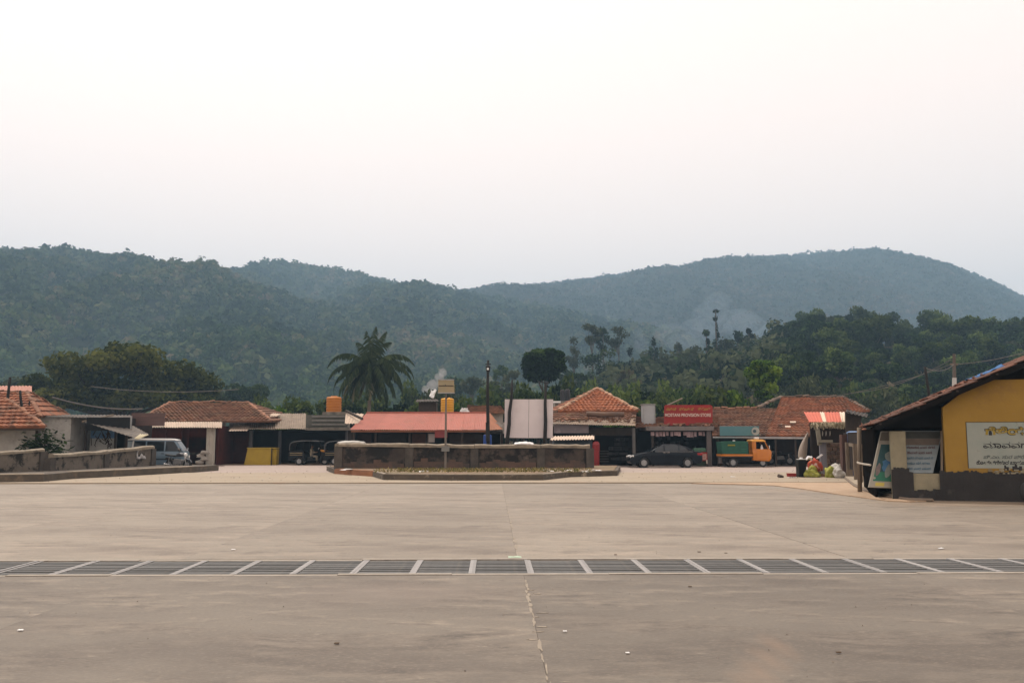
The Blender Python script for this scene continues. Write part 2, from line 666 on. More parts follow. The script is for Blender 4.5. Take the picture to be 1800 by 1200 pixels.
# raised lips of the channel
m_lip = mat('pale_drain_lip', (.34, .305, .26), (.22, .195, .16), scale=5, stretch=(1, 4, 1), stain=((.14, .12, .10), 4, .6, .72))
lip = MB()
for y0, y1, zt in ((DY0 - .11, DY0, .004), (DY1, DY1 + .12, .003)):
    x = -45.0
    while x < 45:
        l = rng.uniform(.8, 2.2)
        lip.box(x, x + l, y0 + rng.uniform(0, .02), y1, -.03, zt + rng.uniform(-.006, .010))
        x += l + .004
lipo = lip.build('drain_lip', m_lip, kind='structure')

# slabs: strips 4.6 m wide
rows = [(-3.9, 4.5), (4.508, DY0 - .114), (DY1 + .125, 22.4), (22.408, 35.0)]
xs = [-43.1 + 4.62 * k for k in range(19)]   # a joint runs just right of the middle
off = .37 - xs[9] - 0
slab_src = {}
for ri, (y0, y1) in enumerate(rows):
    me0 = None
    for k in range(18):
        x0 = xs[k] + off + (.0 if ri < 2 else -.04); x1 = x0 + 4.6165
        if x1 < -32 or x0 > 34:
            continue
        b = MB()
        b.box(-2.3085, 2.3085, -(y1 - y0) / 2, (y1 - y0) / 2, -.14, 0)
        if me0 is None:
            o = b.build('concrete_slab', m_yard2 if ri < 2 else m_yard)
            me0 = o
        else:
            o = me0.copy(); C.objects.link(o)
        o.parent = yard
        o.location = ((x0 + x1) / 2, (y0 + y1) / 2, rng.uniform(-.002, .0025))
# pale mortar smears along the middle joint
m_mortar = mat('pale_mortar_smear', (.29, .252, .20), (.22, .19, .15), scale=14, stain=((.24, .20, .155), 9, .5, .62))
mm = MB()
xj = xs[9] + off
def smear(cx, cy, wd, ln, z):
    n = 16; pts = []
    for k in range(n):
        an = 2 * math.pi * k / n
        rr = rng.uniform(.5, 1.2)
        pts.append((cx + math.cos(an) * wd * rr, cy + math.sin(an) * ln * rr))
    mm.prism(pts, .001, z)
y = 4.3; i_ = 0
while y < 33:
    if DY0 - .5 < y < DY1 + .4:
        y = DY1 + .5
    ln = rng.uniform(.10, .5) * (1 if y < 11 else 1.6)
    dens = .8 if y < DY0 else (.55 if y < 18 else .25)
    if rng.rand() < dens:
        smear(xj - (.02 if y > DY1 else 0) + rng.uniform(-.012, .012), y + ln * .5, rng.uniform(.008, .026) * (1 if y < DY0 else 1.5), ln * .55, .0032 + .0001 * (i_ % 7))
    if rng.rand() < .25 and y < 11:
        smear(xj + rng.uniform(-.05, .14), y, rng.uniform(.03, .07), rng.uniform(.012, .03), .0034)
    y += ln; i_ += 1
o = mm.build('mortar_smears', m_mortar, parent=yard); o['kind'] = 'stuff'

# fine grit and stones lying about the yard and verge
gr = MB()
for k in range(1000):
    if k < 500:
        y = rng.uniform(3.5, 34); x = rng.uniform(-.62, .62) * y
        s = rng.uniform(.003, .009)
        if DY0 - .2 < y < DY1 + .2:
            continue
        z = .003
    else:
        y = rng.uniform(35.5, 50); x = rng.uniform(-.62, .62) * y
        s = rng.uniform(.012, .035); z = .045
    M_ = Euler((rng.uniform(0, 6), rng.uniform(0, 6), rng.uniform(0, 6))).to_matrix()
    gr.bx((x, y, z + s * .2), (s, s * rng.uniform(.6, 1.3), s * .6), M_, rng.uniform(0, 1))
gr.build('loose_grit', mat('grit', (.25, .21, .17), (.16, .13, .11), tint=.5), kind='stuff')

# apron of red earth drifted onto the concrete by the right hand building
def patch(name, pts, z, m, thick=.03):
    b = MB()
    b.prism([(p.x, p.y) for p in pts], z - thick, z)
    return b.build(name, m, kind='structure')


edge = [(1215, 848.5), (1290, 850), (1360, 852), (1410, 858), (1462, 866), (1512, 873), (1560, 879), (1600, 880.5), (1640, 879)]
pts = [G(px, py + rng.uniform(-.5, .5), .03) for px, py in edge]
back = [G(1660, 862, .03), G(1560, 846, .03), G(1440, 838, .03), G(1300, 846, .03)]
dp = MB()
poly = [(p.x, p.y) for p in pts + back]
dp.prism(poly, -.02, .03)
dp.build('earth_drift', mat('drifted_earth', (.38, .275, .185), (.31, .215, .14), scale=1.2, stain=((.43, .35, .26), 3, .55, .7), bump=.4, bscale=8), kind='structure')

# ------------------------------------------------------------------ drain grates
m_grate = mat('grate_bar', (.12, .121, .118), (.08, .081, .079), scale=6, orand=.22, rough=.7, stain=((.15, .13, .11), 8, .60, .74))
m_gframe = mat('grate_end_plate', (.27, .26, .255), (.21, .205, .20), scale=7, orand=.12, rough=.7)
PITCHX = .729
bar_me = MB(); bar_me.box(-(PITCHX - .09) / 2, (PITCHX - .09) / 2, -.039, .039, -.10, 0)
endp = MB(); endp.box(-.0205, .0205, -(DY1 - DY0) / 2 + .006, (DY1 - DY0) / 2 - .006, -.12, 0)
x_first = G(832, 990).x - PITCHX * .5 + 0.0
first = None
for k in range(-17, 19):
    # grate centre between two end plates
    cx = x_first + PITCHX * (k + 1) - PITCHX
    px_ = 868 + cx / 11.7 * FPX
    if px_ < -520 or px_ > 2400:
        continue
    if first is None:
        t = thing('drain_grate', 'grey slotted drain grate in the row across the concrete yard', 'drain grate',
                  (cx, (DY0 + DY1) / 2, 0), group='drain grates across the yard', local=True)
        for sx in (-1, 1):
            o = endp.build('end_plate', m_gframe, t); o.location = (sx * (PITCHX / 2 - .0206), 0, 0.006)
        for j in range(9):
            o = bar_me.build('bar', m_grate, t)
            o.location = (0, -(DY1 - DY0) / 2 + .075 + j * (DY1 - DY0 - .15) / 8, rng.uniform(-.004, .002))
        first = t
    else:
        t = copy_tree(first)
    gap = (.028 if k < -6 else 0)
    t.location = (cx - (gap if k < -6 else 0) * (-6 - k), (DY0 + DY1) / 2, rng.uniform(-.004, .003))
    t.rotation_euler = (rng.uniform(-.002, .002), rng.uniform(-.002, .002), rng.uniform(-.0003, .0003))

# ================================================================== MIDDLE ISLAND
isl = [(588, 834), (655, 839), (674, 845), (800, 846), (955, 845.5), (1000, 840), (1085, 837.5)]
front = [G(px, py) for px, py in isl]
backp = [at(1090, 777, 50.5), at(575, 777, 50.5)]
plan = [(p.x, p.y) for p in front] + [(backp[0].x, backp[0].y), (backp[1].x, backp[1].y)]
b = MB(); b.prism(plan, -.3, .27)
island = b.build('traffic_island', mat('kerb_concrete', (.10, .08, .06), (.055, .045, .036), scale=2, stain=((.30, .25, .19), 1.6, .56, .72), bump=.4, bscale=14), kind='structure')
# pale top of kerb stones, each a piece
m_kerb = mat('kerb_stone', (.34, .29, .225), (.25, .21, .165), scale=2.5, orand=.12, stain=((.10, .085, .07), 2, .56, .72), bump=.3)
m_kerbred = mat('brick_kerb', (.30, .135, .065), (.22, .095, .05), scale=2.5, orand=.12)
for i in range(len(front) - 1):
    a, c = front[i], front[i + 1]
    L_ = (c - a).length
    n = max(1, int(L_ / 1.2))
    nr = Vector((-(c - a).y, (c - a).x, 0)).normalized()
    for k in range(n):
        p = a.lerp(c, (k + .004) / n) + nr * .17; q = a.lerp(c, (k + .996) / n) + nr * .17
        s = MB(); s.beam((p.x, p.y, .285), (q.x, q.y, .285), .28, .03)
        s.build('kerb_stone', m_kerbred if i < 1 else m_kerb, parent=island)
red = MB()
a, c = front[0], front[1]
nr = Vector(((c - a).y, -(c - a).x, 0)).normalized() * .012
red.hexa([(a.x + nr.x, a.y + nr.y, .03), (c.x + nr.x, c.y + nr.y, .03), (c.x, c.y, .03), (a.x, a.y, .03),
          (a.x + nr.x, a.y + nr.y, .262), (c.x + nr.x, c.y + nr.y, .262), (c.x, c.y, .262), (a.x, a.y, .262)])
red.build('brick_face', m_kerbred, parent=island)
soil = MB()
soil.prism([(p.x * .985, p.y + .45) for p in front] + [(backp[0].x - .2, backp[0].y - .2), (backp[1].x + .2, backp[1].y - .2)], .24, .3)
soil.build('island_soil', mat('island_soil', (.20, .125, .075), (.13, .095, .055), scale=1.1, stain=((.12, .11, .045), .9, .48, .66), bump=.6, bscale=8), parent=island)


def tuft_field(name, boxf, n, h, m, z=.29):
    vs = []; qs = []; ts = []
    for k in range(n):
        x, y = boxf()
        hh = h * rng.uniform(.4, 1.2)
        an = rng.uniform(0, 6.28)
        dx, dy = math.cos(an) * .04, math.sin(an) * .04
        lx, ly = rng.uniform(-.12, .12, 2)
        i = len(vs)
        vs += [(x - dx, y - dy, z), (x + dx, y + dy, z), (x + lx + dx * .3, y + ly + dy * .3, z + hh), (x + lx - dx * .3, y + ly - dy * .3, z + hh)]
        qs.append((i, i + 1, i + 2, i + 3)); ts.append(rng.rand())
    return fast_mesh(name, vs, qs, ts, m, kind='stuff')


m_grass = leaf_mat('dry_grass', [(.07, .075, .025), (.15, .13, .05), (.26, .20, .09)], .25, 0)


def isl_pt():
    px = rng.choice([rng.uniform(660, 1040), rng.uniform(700, 960)])
    d = rng.uniform(39.2, 44.5)
    return at(px, 777, d).x, d


tuft_field('island_grass', isl_pt, 1700, .09, m_grass)

# island wall: panels, pillars, copings
def wall_run(root, stations, th, mw, mp, mc, cop_t=.20, cop_w=.55, pil=.40, pil_at=None):
    """stations: list of (x, y, zb, zt) along a wall; panel, coping per span and pillar per station"""
    for i in range(len(stations) - 1):
        (x0, y0, b0, t0), (x1, y1, b1, t1) = stations[i], stations[i + 1]
        d = Vector((x1 - x0, y1 - y0, 0)).normalized(); nrm = Vector((-d.y, d.x, 0)) * th / 2
        p, q = Vector((x0, y0, 0)), Vector((x1, y1, 0))
        A = [p - nrm, q - nrm, q + nrm, p + nrm]
        s = MB()
        s.hexa([(v.x, v.y, bb) for v, bb in zip(A, (b0, b1, b1, b0))] + [(v.x, v.y, tt) for v, tt in zip(A, (t0 - cop_t, t1 - cop_t, t1 - cop_t, t0 - cop_t))])
        s.build('wall_panel', mw, parent=root)
        # coping, lumpy
        s = MB(); n = 7; vs = []; fs = []
        cw = nrm.normalized() * cop_w / 2
        for k in range(n + 1):
            u = k / n; e = .003 if 0 < k < n else .004
            c = p.lerp(q, min(max(u, .003), .997)); tt = t0 + (t1 - t0) * u
            jz = rng.uniform(-.03, .03); jb = rng.uniform(-.03, .03); jw = rng.uniform(.9, 1.08)
            lo = c - cw * jw; hi = c + cw * jw
            vs += [(lo.x, lo.y, tt - cop_t + .002 + jb * .5), (lo.x, lo.y, tt - .06 + jz), ((lo.x + c.x) / 2, (lo.y + c.y) / 2, tt + jz), (hi.x, hi.y, tt - .05 + jz), (hi.x, hi.y, tt - cop_t + .002)]
        for k in range(n):
            for r in range(5):
                fs.append((k * 5 + r, (k + 1) * 5 + r, (k + 1) * 5 + (r + 1) % 5, k * 5 + (r + 1) % 5))
        fs.append((4, 3, 2, 1, 0)); fs.append(tuple(n * 5 + r for r in range(5)))
        s.add([(v[0], v[1], v[2]) for v in vs], [tuple(reversed(f)) for f in fs])
        s.build('coping', mc, parent=root)
    for i, (x, y, zb, zt) in enumerate(stations):
        if pil_at and i not in pil_at:
            continue
        j = min(i, len(stations) - 2)
        d = Vector((stations[j + 1][0] - stations[j][0], stations[j + 1][1] - stations[j][1], 0)).normalized()
        nrm = Vector((-d.y, d.x, 0))
        M_ = Matrix((d, nrm, Vector((0, 0, 1)))).transposed()
        s = MB(); s.bx((x, y, (zb + zt - cop_t) / 2 - .004), (pil, th + .16, zt - cop_t - zb), M_)
        s.build('pillar', mp, parent=root)


m_pillar = mat('worn_pillar', (.09, .076, .064), (.05, .043, .036), scale=2.5, stain=((.05, .045, .04), 1.5, .55, .7), bump=.3)
iw = thing('boundary_wall', 'low mould-blackened wall with lumpy pale coping on the middle island', 'wall', at(815, 820, 45.6))
iw.location.z = .27; ORG[iw.name] = iw.location.copy()
st = []
for px, d, py in ((596, 45.4, 777.5), (720, 45.5, 779), (834, 45.6, 780.5), (950, 45.7, 780), (1036, 45.8, 781)):
    p = at(px, py, d); st.append((p.x, d, .25, p.z))
wall_run(iw, st, .3, m_concdark, m_pillar, m_coping)
# returning side wall at the left end
p0 = st[0]
wall_run(iw, [(p0[0] - .02, 45.75, .25, p0[3] - .02), (p0[0] + .35, 49.3, .25, p0[3])], .28, m_concdark, m_pillar, m_coping, pil_at=[1])
pl = MB()
for i in range(4):
    (x0, y0, b0, t0), (x1, y1, b1, t1) = st[i], st[i + 1]
    n = 8
    for k in range(n):
        u0, u1 = k / n, (k + 1) / n
        h = .28 + .5 * max(0, mnoise.noise(Vector((x0 + k * .6, i, 3.1)))) + rng.uniform(0, .12)
        xa, xb = x0 + .24 + (x1 - x0 - .48) * u0, x0 + .24 + (x1 - x0 - .48) * u1
        ya = y0 - .158
        pl.box(xa, xb - .003, ya, ya + .004 + .02, b0 + .02, b0 + h)
o = pl.build('fallen_plaster_patch', mat('pinkish_bare_plaster', (.115, .07, .052), (.075, .052, .04), scale=2, stain=((.05, .045, .04), 2, .5, .66)), parent=iw); o['kind'] = 'stuff'
# sheets of plastic on the coping
def blob_sheet(name, c, rx, ry, h, m, label, cat, seed=0):
    n1, n2 = 18, 8
    vs = []; fs = []
    for j in range(n2 + 1):
        for i in range(n1 + 1):
            u = i / n1 * 2 - 1; v = j / n2 * 2 - 1
            r2 = max(0, 1 - u * u) * max(0, 1 - v * v)
            nz = mnoise.noise(Vector((u * 3 + seed, v * 3, seed)))
            vs.append((c[0] + u * rx * (1 + .15 * nz), c[1] + v * ry, c[2] + h * r2 ** .6 + .04 * nz))
    m1 = n1 + 1
    for j in range(n2):
        for i in range(n1):
            k = j * m1 + i
            fs.append((k, k + 1, k + m1 + 1, k + m1))
    b = MB(); b.add(vs, fs)
    o = b.build(name, m, smooth=True, at0=c)
    sol = o.modifiers.new('thickness', 'SOLIDIFY'); sol.thickness = .02
    return tag(o, label, cat)


m_plastic = mat('pale_plastic_sheet', (.38, .36, .33), (.27, .255, .23), scale=3, rough=.4)
m_wplastic = mat('white_plastic', (.78, .78, .77), (.66, .66, .66), scale=5, rough=.35)
p = at(618, 777, 45.6); blob_sheet('plastic_sheet', (p.x, 45.6, st[0][3] - .02), .70, .3, .12, m_plastic, 'pale domed sheet lying on the left end of the island wall', 'sheet', 1)
p = at(921, 778, 45.7); blob_sheet('plastic_bag', (p.x, 45.7, st[3][3] - .01), .50, .24, .13, m_wplastic, 'crumpled white plastic on the island wall under the blank billboard', 'plastic', 4)

# litter and small weeds along the island
def litter(px, py, s, m, label, z=.3, name='paper_scrap', cat='litter', group=None, grd=None):
    p = G(px, py, z)
    b = MB()
    n = 7; vs = []; fs = []
    for j in range(n):
        for i in range(n):
            u, v = i / (n - 1) - .5, j / (n - 1) - .5
            vs.append((p.x + u * s * 1.4, p.y + v * s, z + .004 + s * (.5 if name == 'paper_scrap' else .22) * abs(mnoise.noise(Vector((u * 4 + px, v * 4, py)))) * (1 - 2 * max(abs(u), abs(v)) * .8)))
    for j in range(n - 1):
        for i in range(n - 1):
            k = j * n + i
            fs.append((k, k + 1, k + n + 1, k + n))
    b.add(vs, fs)
    o = b.build(name, m, at0=(p.x, p.y, z))
    sol = o.modifiers.new('thickness', 'SOLIDIFY'); sol.thickness = .006; sol.offset = 1
    return tag(o, label, cat, group)


for i, (px, py) in enumerate([(612, 825), (603, 826), (738, 829), (748, 828), (917, 822), (922, 825), (958, 826), (968, 828), (1000, 827), (1040, 826), (1052, 827), (1029, 829)]):
    litter(px, py, .3 if i in (0, 4, 9) else .2, m_wplastic if i % 3 else m_plastic, 'crumpled pale paper scrap lying in the dry grass of the island', group='paper scraps on the island')
for px, py, s, lab in ((36, 1108, .03, 'small white paper scrap on the concrete near the left edge'), (993, 1110, .022, 'tiny white pebble-like scrap just right of the middle joint'),
                       (1103, 1148, .02, 'tiny white scrap alone on the concrete right of the middle'), (1288, 838, .16, 'small white scrap on the sandy verge below the cargo rickshaw'),
                       (1654, 964, .05, 'white crumb on the concrete beyond the drain at right'), (410, 966, .04, 'pale crumb on the concrete just beyond the drain at left')):
    litter(px, py, s, m_wplastic, lab, z=.004 if py > 850 else .047)
litter(905, 979.5, .13, mat('pale_green_plastic', (.40, .52, .38), rough=.4), 'pale green plastic scrap at the far edge of the drain grates', z=.006, name='plastic_scrap')
pp = G(925, 978)
m_leafd = mat('dead_leaf', (.06, .04, .025), (.10, .06, .03))
for px, py, s, lab in ((592, 1131, .05, 'curled dark dead leaf alone on the near concrete'), (1474, 1147, .045, 'thin dark dead leaf on the near concrete at right'),
                       (1213, 1031, .05, 'dark dead leaf just in front of the drain'), (1229, 970, .06, 'dark dead leaf just beyond the drain right of the middle'),
                       (1276, 972, .05, 'brown dead leaf beyond the drain, right of a darker one'), (1082, 975, .05, 'small dark leaf beside the far drain lip')):
    litter(px, py, s * .55, m_leafd, lab, z=.004, name='dead_leaf', cat='leaf')
st_ = MB(); p = G(1372, 839, .045)
st_.bx((p.x, p.y, .10), (.22, .2, .14), Euler((.3, .2, .5)).to_matrix())
tag(st_.build('stone', mat('dark_stone', (.08, .06, .05)), bevel=.03, at0=(p.x, p.y, .045)), 'lone dark stone on the sandy verge left of the red crate', 'stone')

# ================================================================== LEFT PLATFORM AND WALLS
lp = [(-120, 851), (76, 848), (77, 848), (128, 843), (240, 837), (341, 831)]
lf = [G(px, py) for px, py in lp]
plan = [(lf[0].x, lf[0].y), (lf[1].x, lf[1].y), (lf[3].x, lf[3].y), (lf[4].x, lf[4].y), (lf[5].x, lf[5].y),
        (lf[5].x + .3, lf[5].y + 3.2), (lf[0].x, lf[0].y + 18)]
b = MB(); b.prism(plan, -.3, .33)
plat = b.build('raised_pavement', mat('pavement_kerb', (.105, .086, .065), (.06, .05, .04), scale=1.8, stain=((.15, .11, .075), 1.3, .58, .72), bump=.4, bscale=12), kind='structure')
for a, c in ((lf[0], lf[1]), (lf[3], lf[4]), (lf[4], lf[5])):
    L_ = (c - a).length
    n = max(2, int(L_ / 1.3))
    nr = Vector((-(c - a).y, (c - a).x, 0)).normalized()
    for k in range(n):
        p = a.lerp(c, (k + .004) / n) + nr * .2; q = a.lerp(c, (k + .996) / n) + nr * .2
        s = MB(); s.beam((p.x, p.y, .345), (q.x, q.y, .345), .4, .035)
        s.build('kerb_stone', m_kerb, parent=plat)

lwA = thing('boundary_wall', 'short stained wall at the far left edge ending in a stepped pillar', 'wall', at(20, 830, 38))
st = []
for px, d, py in ((-150, 34.5, 797), (-30, 37.6, 794.5), (72, 40.3, 787)):
    p = at(px, py, d); st.append((p.x, d, .33, p.z))
wall_run(lwA, st, .3, m_walll, m_pillar, m_coping, cop_t=.16, cop_w=.46)
lwB = thing('boundary_wall', 'long stained wall with three pillars in front of the van at left', 'wall', at(180, 830, 44))
st = []
for px, d, py in ((86, 40.4, 797.5), (182, 45.2, 790.5), (265, 49.4, 782.5)):
    p = at(px, py, d); st.append((p.x, d, .33, p.z))
wall_run(lwB, st, .3, m_walll, m_pillar, m_coping, cop_t=.18, cop_w=.5)
# plaster rag hanging on the wall
def cloth(name, quadpts, m, label, cat, amp=.06, n=9, seed=0.0, thick=.015):
    a, b_, c, d = map(Vector, quadpts)
    nrm = (b_ - a).cross(d - a).normalized()
    vs = []; fs = []
    for j in range(n + 1):
        for i in range(n + 1):
            u, v = i / n, j / n
            p = a.lerp(b_, u).lerp(d.lerp(c, u), v)
            vs.append(p + nrm * amp * mnoise.noise(Vector((u * 3.5 + seed, v * 2.5, seed))))
    for j in range(n):
        for i in range(n):
            k = j * (n + 1) + i
            fs.append((k, k + 1, k + n + 2, k + n + 1))
    bb = MB(); bb.add(vs, fs)
    o = bb.build(name, m, smooth=True, at0=(a + c) / 2)
    sol = o.modifiers.new('thickness', 'SOLIDIFY'); sol.thickness = thick
    return tag(o, label, cat) if label else o


m_rag = mat('grey_rag', (.42, .40, .39), (.25, .24, .23), scale=4)
cloth('rag', [at(238, 807, 47.75), at(256, 806, 48.6), at(252, 788, 48.6), at(241, 790, 47.75)], m_rag, 'pale torn rag hanging on the left wall beside its end pillar', 'rag', .10, seed=2.2)
litter(224, 808, .25, m_wplastic, 'white scrap lying at the foot of the left wall', z=.34)
# ================================================================== SHOPS AND HOUSES
def tube_half(L_, r, n=6, t=.5):
    vs = []; fs = []
    for x in (-L_ / 2, L_ / 2):
        k_ = 1.12 if x > 0 else .92
        for i in range(n + 1):
            a = math.pi * i / n
            vs.append((x, math.cos(a) * r * k_, math.sin(a) * r * k_ * .8))
    m = n + 1
    for i in range(n):
        fs.append((i, i + 1, m + i + 1, m + i))
    fs.append(tuple(reversed(range(m)))); fs.append(tuple(range(m, 2 * m)))
    return MB().add(vs, fs, t)


def ridge(parent, p, q, size=.42, r=.13, m=None):
    """a line of ridge tiles, each a piece"""
    p = Vector(p); q = Vector(q)
    Ln = (q - p).length
    n = max(2, int(Ln / size))
    base = tube_half(Ln / n * 1.06, r).build('ridge_tile', m or m_ridge)
    base.parent = parent
    d = (q - p).normalized()
    rot = d.to_track_quat('X', 'Z')
    org = ORG[root_of(parent).name]
    for k in range(n):
        o = base if k == 0 else base.copy()
        if k:
            C.objects.link(o)
            o.parent = parent
        o.rotation_mode = 'QUATERNION'
        o.rotation_quaternion = rot @ Euler((rng.uniform(-.3, .3), rng.uniform(-.13, .13), rng.uniform(-.16, .16))).to_quaternion()
        o.location = p.lerp(q, (k + .5) / n) - org + Vector((0, 0, rng.uniform(-.05, .03)))
        sc_ = rng.uniform(.8, 1.18); o.scale = (rng.uniform(.72, .98), sc_, sc_ * rng.uniform(.8, 1.1))


def X(px, d):
    return at(px, 777, d).x


def Z(py, d):
    return at(900, py, d).z


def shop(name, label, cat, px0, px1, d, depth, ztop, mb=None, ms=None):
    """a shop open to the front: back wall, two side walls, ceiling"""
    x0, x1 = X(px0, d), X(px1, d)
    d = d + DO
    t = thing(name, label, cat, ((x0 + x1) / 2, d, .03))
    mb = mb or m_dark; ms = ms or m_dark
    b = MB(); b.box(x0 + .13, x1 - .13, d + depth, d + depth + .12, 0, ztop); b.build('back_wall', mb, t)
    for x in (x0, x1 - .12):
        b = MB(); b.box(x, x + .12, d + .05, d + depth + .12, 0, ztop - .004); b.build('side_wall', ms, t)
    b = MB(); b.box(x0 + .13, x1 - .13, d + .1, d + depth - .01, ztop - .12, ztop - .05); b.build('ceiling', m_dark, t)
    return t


def pillar(t, px, wd, d, py0, py1=None, m=None, dp=None, zb=.02):
    x = X(px, d); z1 = Z(py0, d); z0 = zb if py1 is None else Z(py1, d)
    d = d + DO
    h = wd / FPX * d / 2
    b = MB(); b.box(x - h, x + h, d - (dp or h), d + (dp or h), z0, z1)
    return b.build('pillar', m or m_conc, t, bevel=.015)


def panel(name, t, px0, px1, py0, py1, d, m, th=.06):
    b = MB(); b.box(X(px0, d), X(px1, d), d + DO, d + DO + th, Z(py1, d), Z(py0, d))
    return b.build(name, m, t)


# ---------------- left house
A = thing('house', 'whitewashed house with tiled roof in two levels at the left edge', 'house', (X(-30, 47), 47, .03))
b = MB(); b.box(X(-150, 46.8), X(64, 46.8), 46.8, 47.0, 0, Z(747, 46.8)); b.build('wall', m_white, A)
b = MB(); b.box(X(64.5, 50.6), X(123, 50.6), 50.6, 50.8, 0, Z(731, 50.6)); b.build('wall', m_white, A)
b = MB(); b.box(X(123, 50.6) - .2, X(123, 50.6) - .004, 50.81, 57, 0, Z(733, 50.6)); b.build('wall', m_white, A)
b = MB(); b.tiles(at(-140, 752, 45.4), at(80, 751, 45.4), at(12, 702, 47.8), at(-140, 702, 47.8)); b.build('roof_tiles', m_tile, A, kind='stuff')
b = MB(); b.tiles(at(-150, 734, 49.6), at(71, 733, 49.6), at(46, 690, 53), at(-150, 690, 53)); b.build('roof_tiles', m_tile, A, kind='stuff')
b = MB(); b.tiles(at(72.5, 732.5, 49.7), at(122, 731.5, 57), at(47.4, 689.5, 53.1), at(47, 689.5, 53)); b.build('roof_tiles', m_tile, A, kind='stuff')
ridge(A, at(71, 731, 49.6), at(47, 689, 53)); ridge(A, at(122, 730, 57), at(48, 688, 53)); ridge(A, at(-100, 688, 53), at(46, 688, 53))
ridge(A, at(80, 749, 45.4), at(12, 701, 47.8))
b = MB(); b.beam(at(-140, 755, 45.5), at(78, 754, 45.5), .08, .12); b.build('eave_beam', m_wooddark, A)
b = MB(); b.box(X(61, 46.5), X(66, 46.5), 46.5, 46.76, 0, Z(754, 46.5)); b.build('pillar', m_wooddark, A)
rf = MB(); rf.corrugated(at(-60, 691, 60), at(56, 691, 60), at(56, 678, 64), at(-60, 678, 64), 20, .03)
B0 = thing('house', 'house with a flat dusty pink sheet roof behind the left tiled house', 'house', (X(0, 62), 62, .03))
rf.build('roof_sheet', mat('dusty_pink_sheet', (.42, .20, .15), (.34, .17, .13), scale=1), B0)
b = MB(); b.box(X(-60, 60.5), X(54, 60.5), 60.5, 60.7, 0, Z(693, 60.5)); b.build('wall', m_white, B0)

# leaning wooden poles at the left edge
def pole(name, label, cat, a, b_, r0, r1, m=None, group=None):
    mb = MB(); a = Vector(a); b_ = Vector(b_)
    n = 6
    pts = [a.lerp(b_, k / n) + Vector((mnoise.noise(Vector((k * .9, a.x, 1))) * .03, 0, 0)) for k in range(n + 1)]
    mb.tube(pts, [r0 + (r1 - r0) * k / n for k in range(n + 1)], 8)
    o = mb.build(name, m or m_pole, smooth=True, at0=a)
    return tag(o, label, cat, group)


pole('wooden_pole', 'dark leaning wooden pole sticking up above the left tiled roof', 'pole', at(9, 760, 48.6), at(17.5, 663, 48.6), .09, .07)
pole('wooden_pole', 'short dark stub pole beside the hip of the left roof', 'pole', at(40, 735, 49.2), at(35, 686, 49.2), .09, .06)
pole('wooden_pole', 'dark stub post right behind the hip of the left roof', 'pole', at(53, 734, 51.0), at(51.5, 704, 51.0), .05, .04)

# ---------------- shed with the dark awning
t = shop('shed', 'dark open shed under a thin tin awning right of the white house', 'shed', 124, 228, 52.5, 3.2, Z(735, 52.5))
b = MB(); b.corrugated(at(70, 732, 50.4), at(232, 735, 50.4), at(232, 729.5, 55.5), at(70, 728, 55.5), 26, .025); b.build('awning_sheet', mat('sooty_tin', (.10, .085, .07), (.06, .05, .045), scale=2), t)
b = MB(); b.corrugated(at(147, 741, 50.2), at(243, 771, 48.6), at(262, 763, 49.2), at(200, 729.5, 52.3), 14, .02); b.build('tilted_sheet', mat('dull_tin', (.16, .14, .12), (.09, .08, .07), scale=2), t)
b = MB(); b.beam(at(145, 741, 50.1), at(199, 729, 52.2), .10, .08); b.build('light_batten', m_wood, t)
b = MB(); b.corrugated(at(236, 770, 48.5), at(243, 771.5, 48.5), at(262, 763.4, 49.1), at(246, 762.5, 49.1), 4, .02); b.build('cream_sheet_end', mat('cream_sheet', (.60, .55, .40)), t)
for px, d in ((150, 51.5), (203, 51.5), (222, 50.6)):
    pillar(t, px, 4, d, 742, m=m_wooddark)
BD = thing('signboard', 'large blank black board hung under the tin awning at left', 'board', at(188, 744, 50.0))
panel('board', BD, 150, 227, 733.5, 757, 50.0, m_blackp)
b = MB(); b.box(X(227.2, 49.97), X(229, 49.97), 49.97, 50.08, Z(761, 50), Z(731, 50)); b.build('edge_strip', m_metal, BD)
PO = thing('poster', 'weathered blue and white poster board behind the left wall', 'poster', at(180, 790, 52.2))
panel('board', PO, 158, 203, 755, 792, 52.2, mat('poster_white', (.50, .50, .47), (.36, .37, .35), scale=3))
panel('blue_band', PO, 158.5, 202.5, 755.5, 770, 52.17, mat('poster_blue', (.09, .20, .36), (.16, .27, .40), scale=2), th=.02)
bb = MB()
for k in range(26):
    px = rng.uniform(160, 200); py = rng.uniform(764, 790)
    q = at(px, py, 52.0)
    bb.beam(q, q + Vector((rng.uniform(-.3, .3), -.03, rng.uniform(.1, .5))), .035, .035)
bs = bb.build('dry_branches', m_wooddark, at0=at(180, 795, 52)); tag(bs, 'heap of dark dry branches in front of the blue poster', 'branches')

BR = thing('signboard', 'brown weathered plank board on the roof edge above the van', 'board', at(258, 738, 53.2))
for k in range(4):
    b = MB(); z1 = Z(726 + k * 5.6, 53.2); z0 = Z(726 + k * 5.6 + 5.4, 53.2)
    b.box(X(229, 53.2), X(288.5, 53.2) - rng.uniform(0, .05), 53.2 + rng.uniform(-.01, .01), 53.26, z0, z1)
    o = b.build('plank', mat('purple_brown_board', (.105, .06, .055), (.07, .045, .04), scale=1.5, stretch=(.4, 1, 4), orand=.3) if k == 0 else bpy.data.materials['purple_brown_board'], BR)

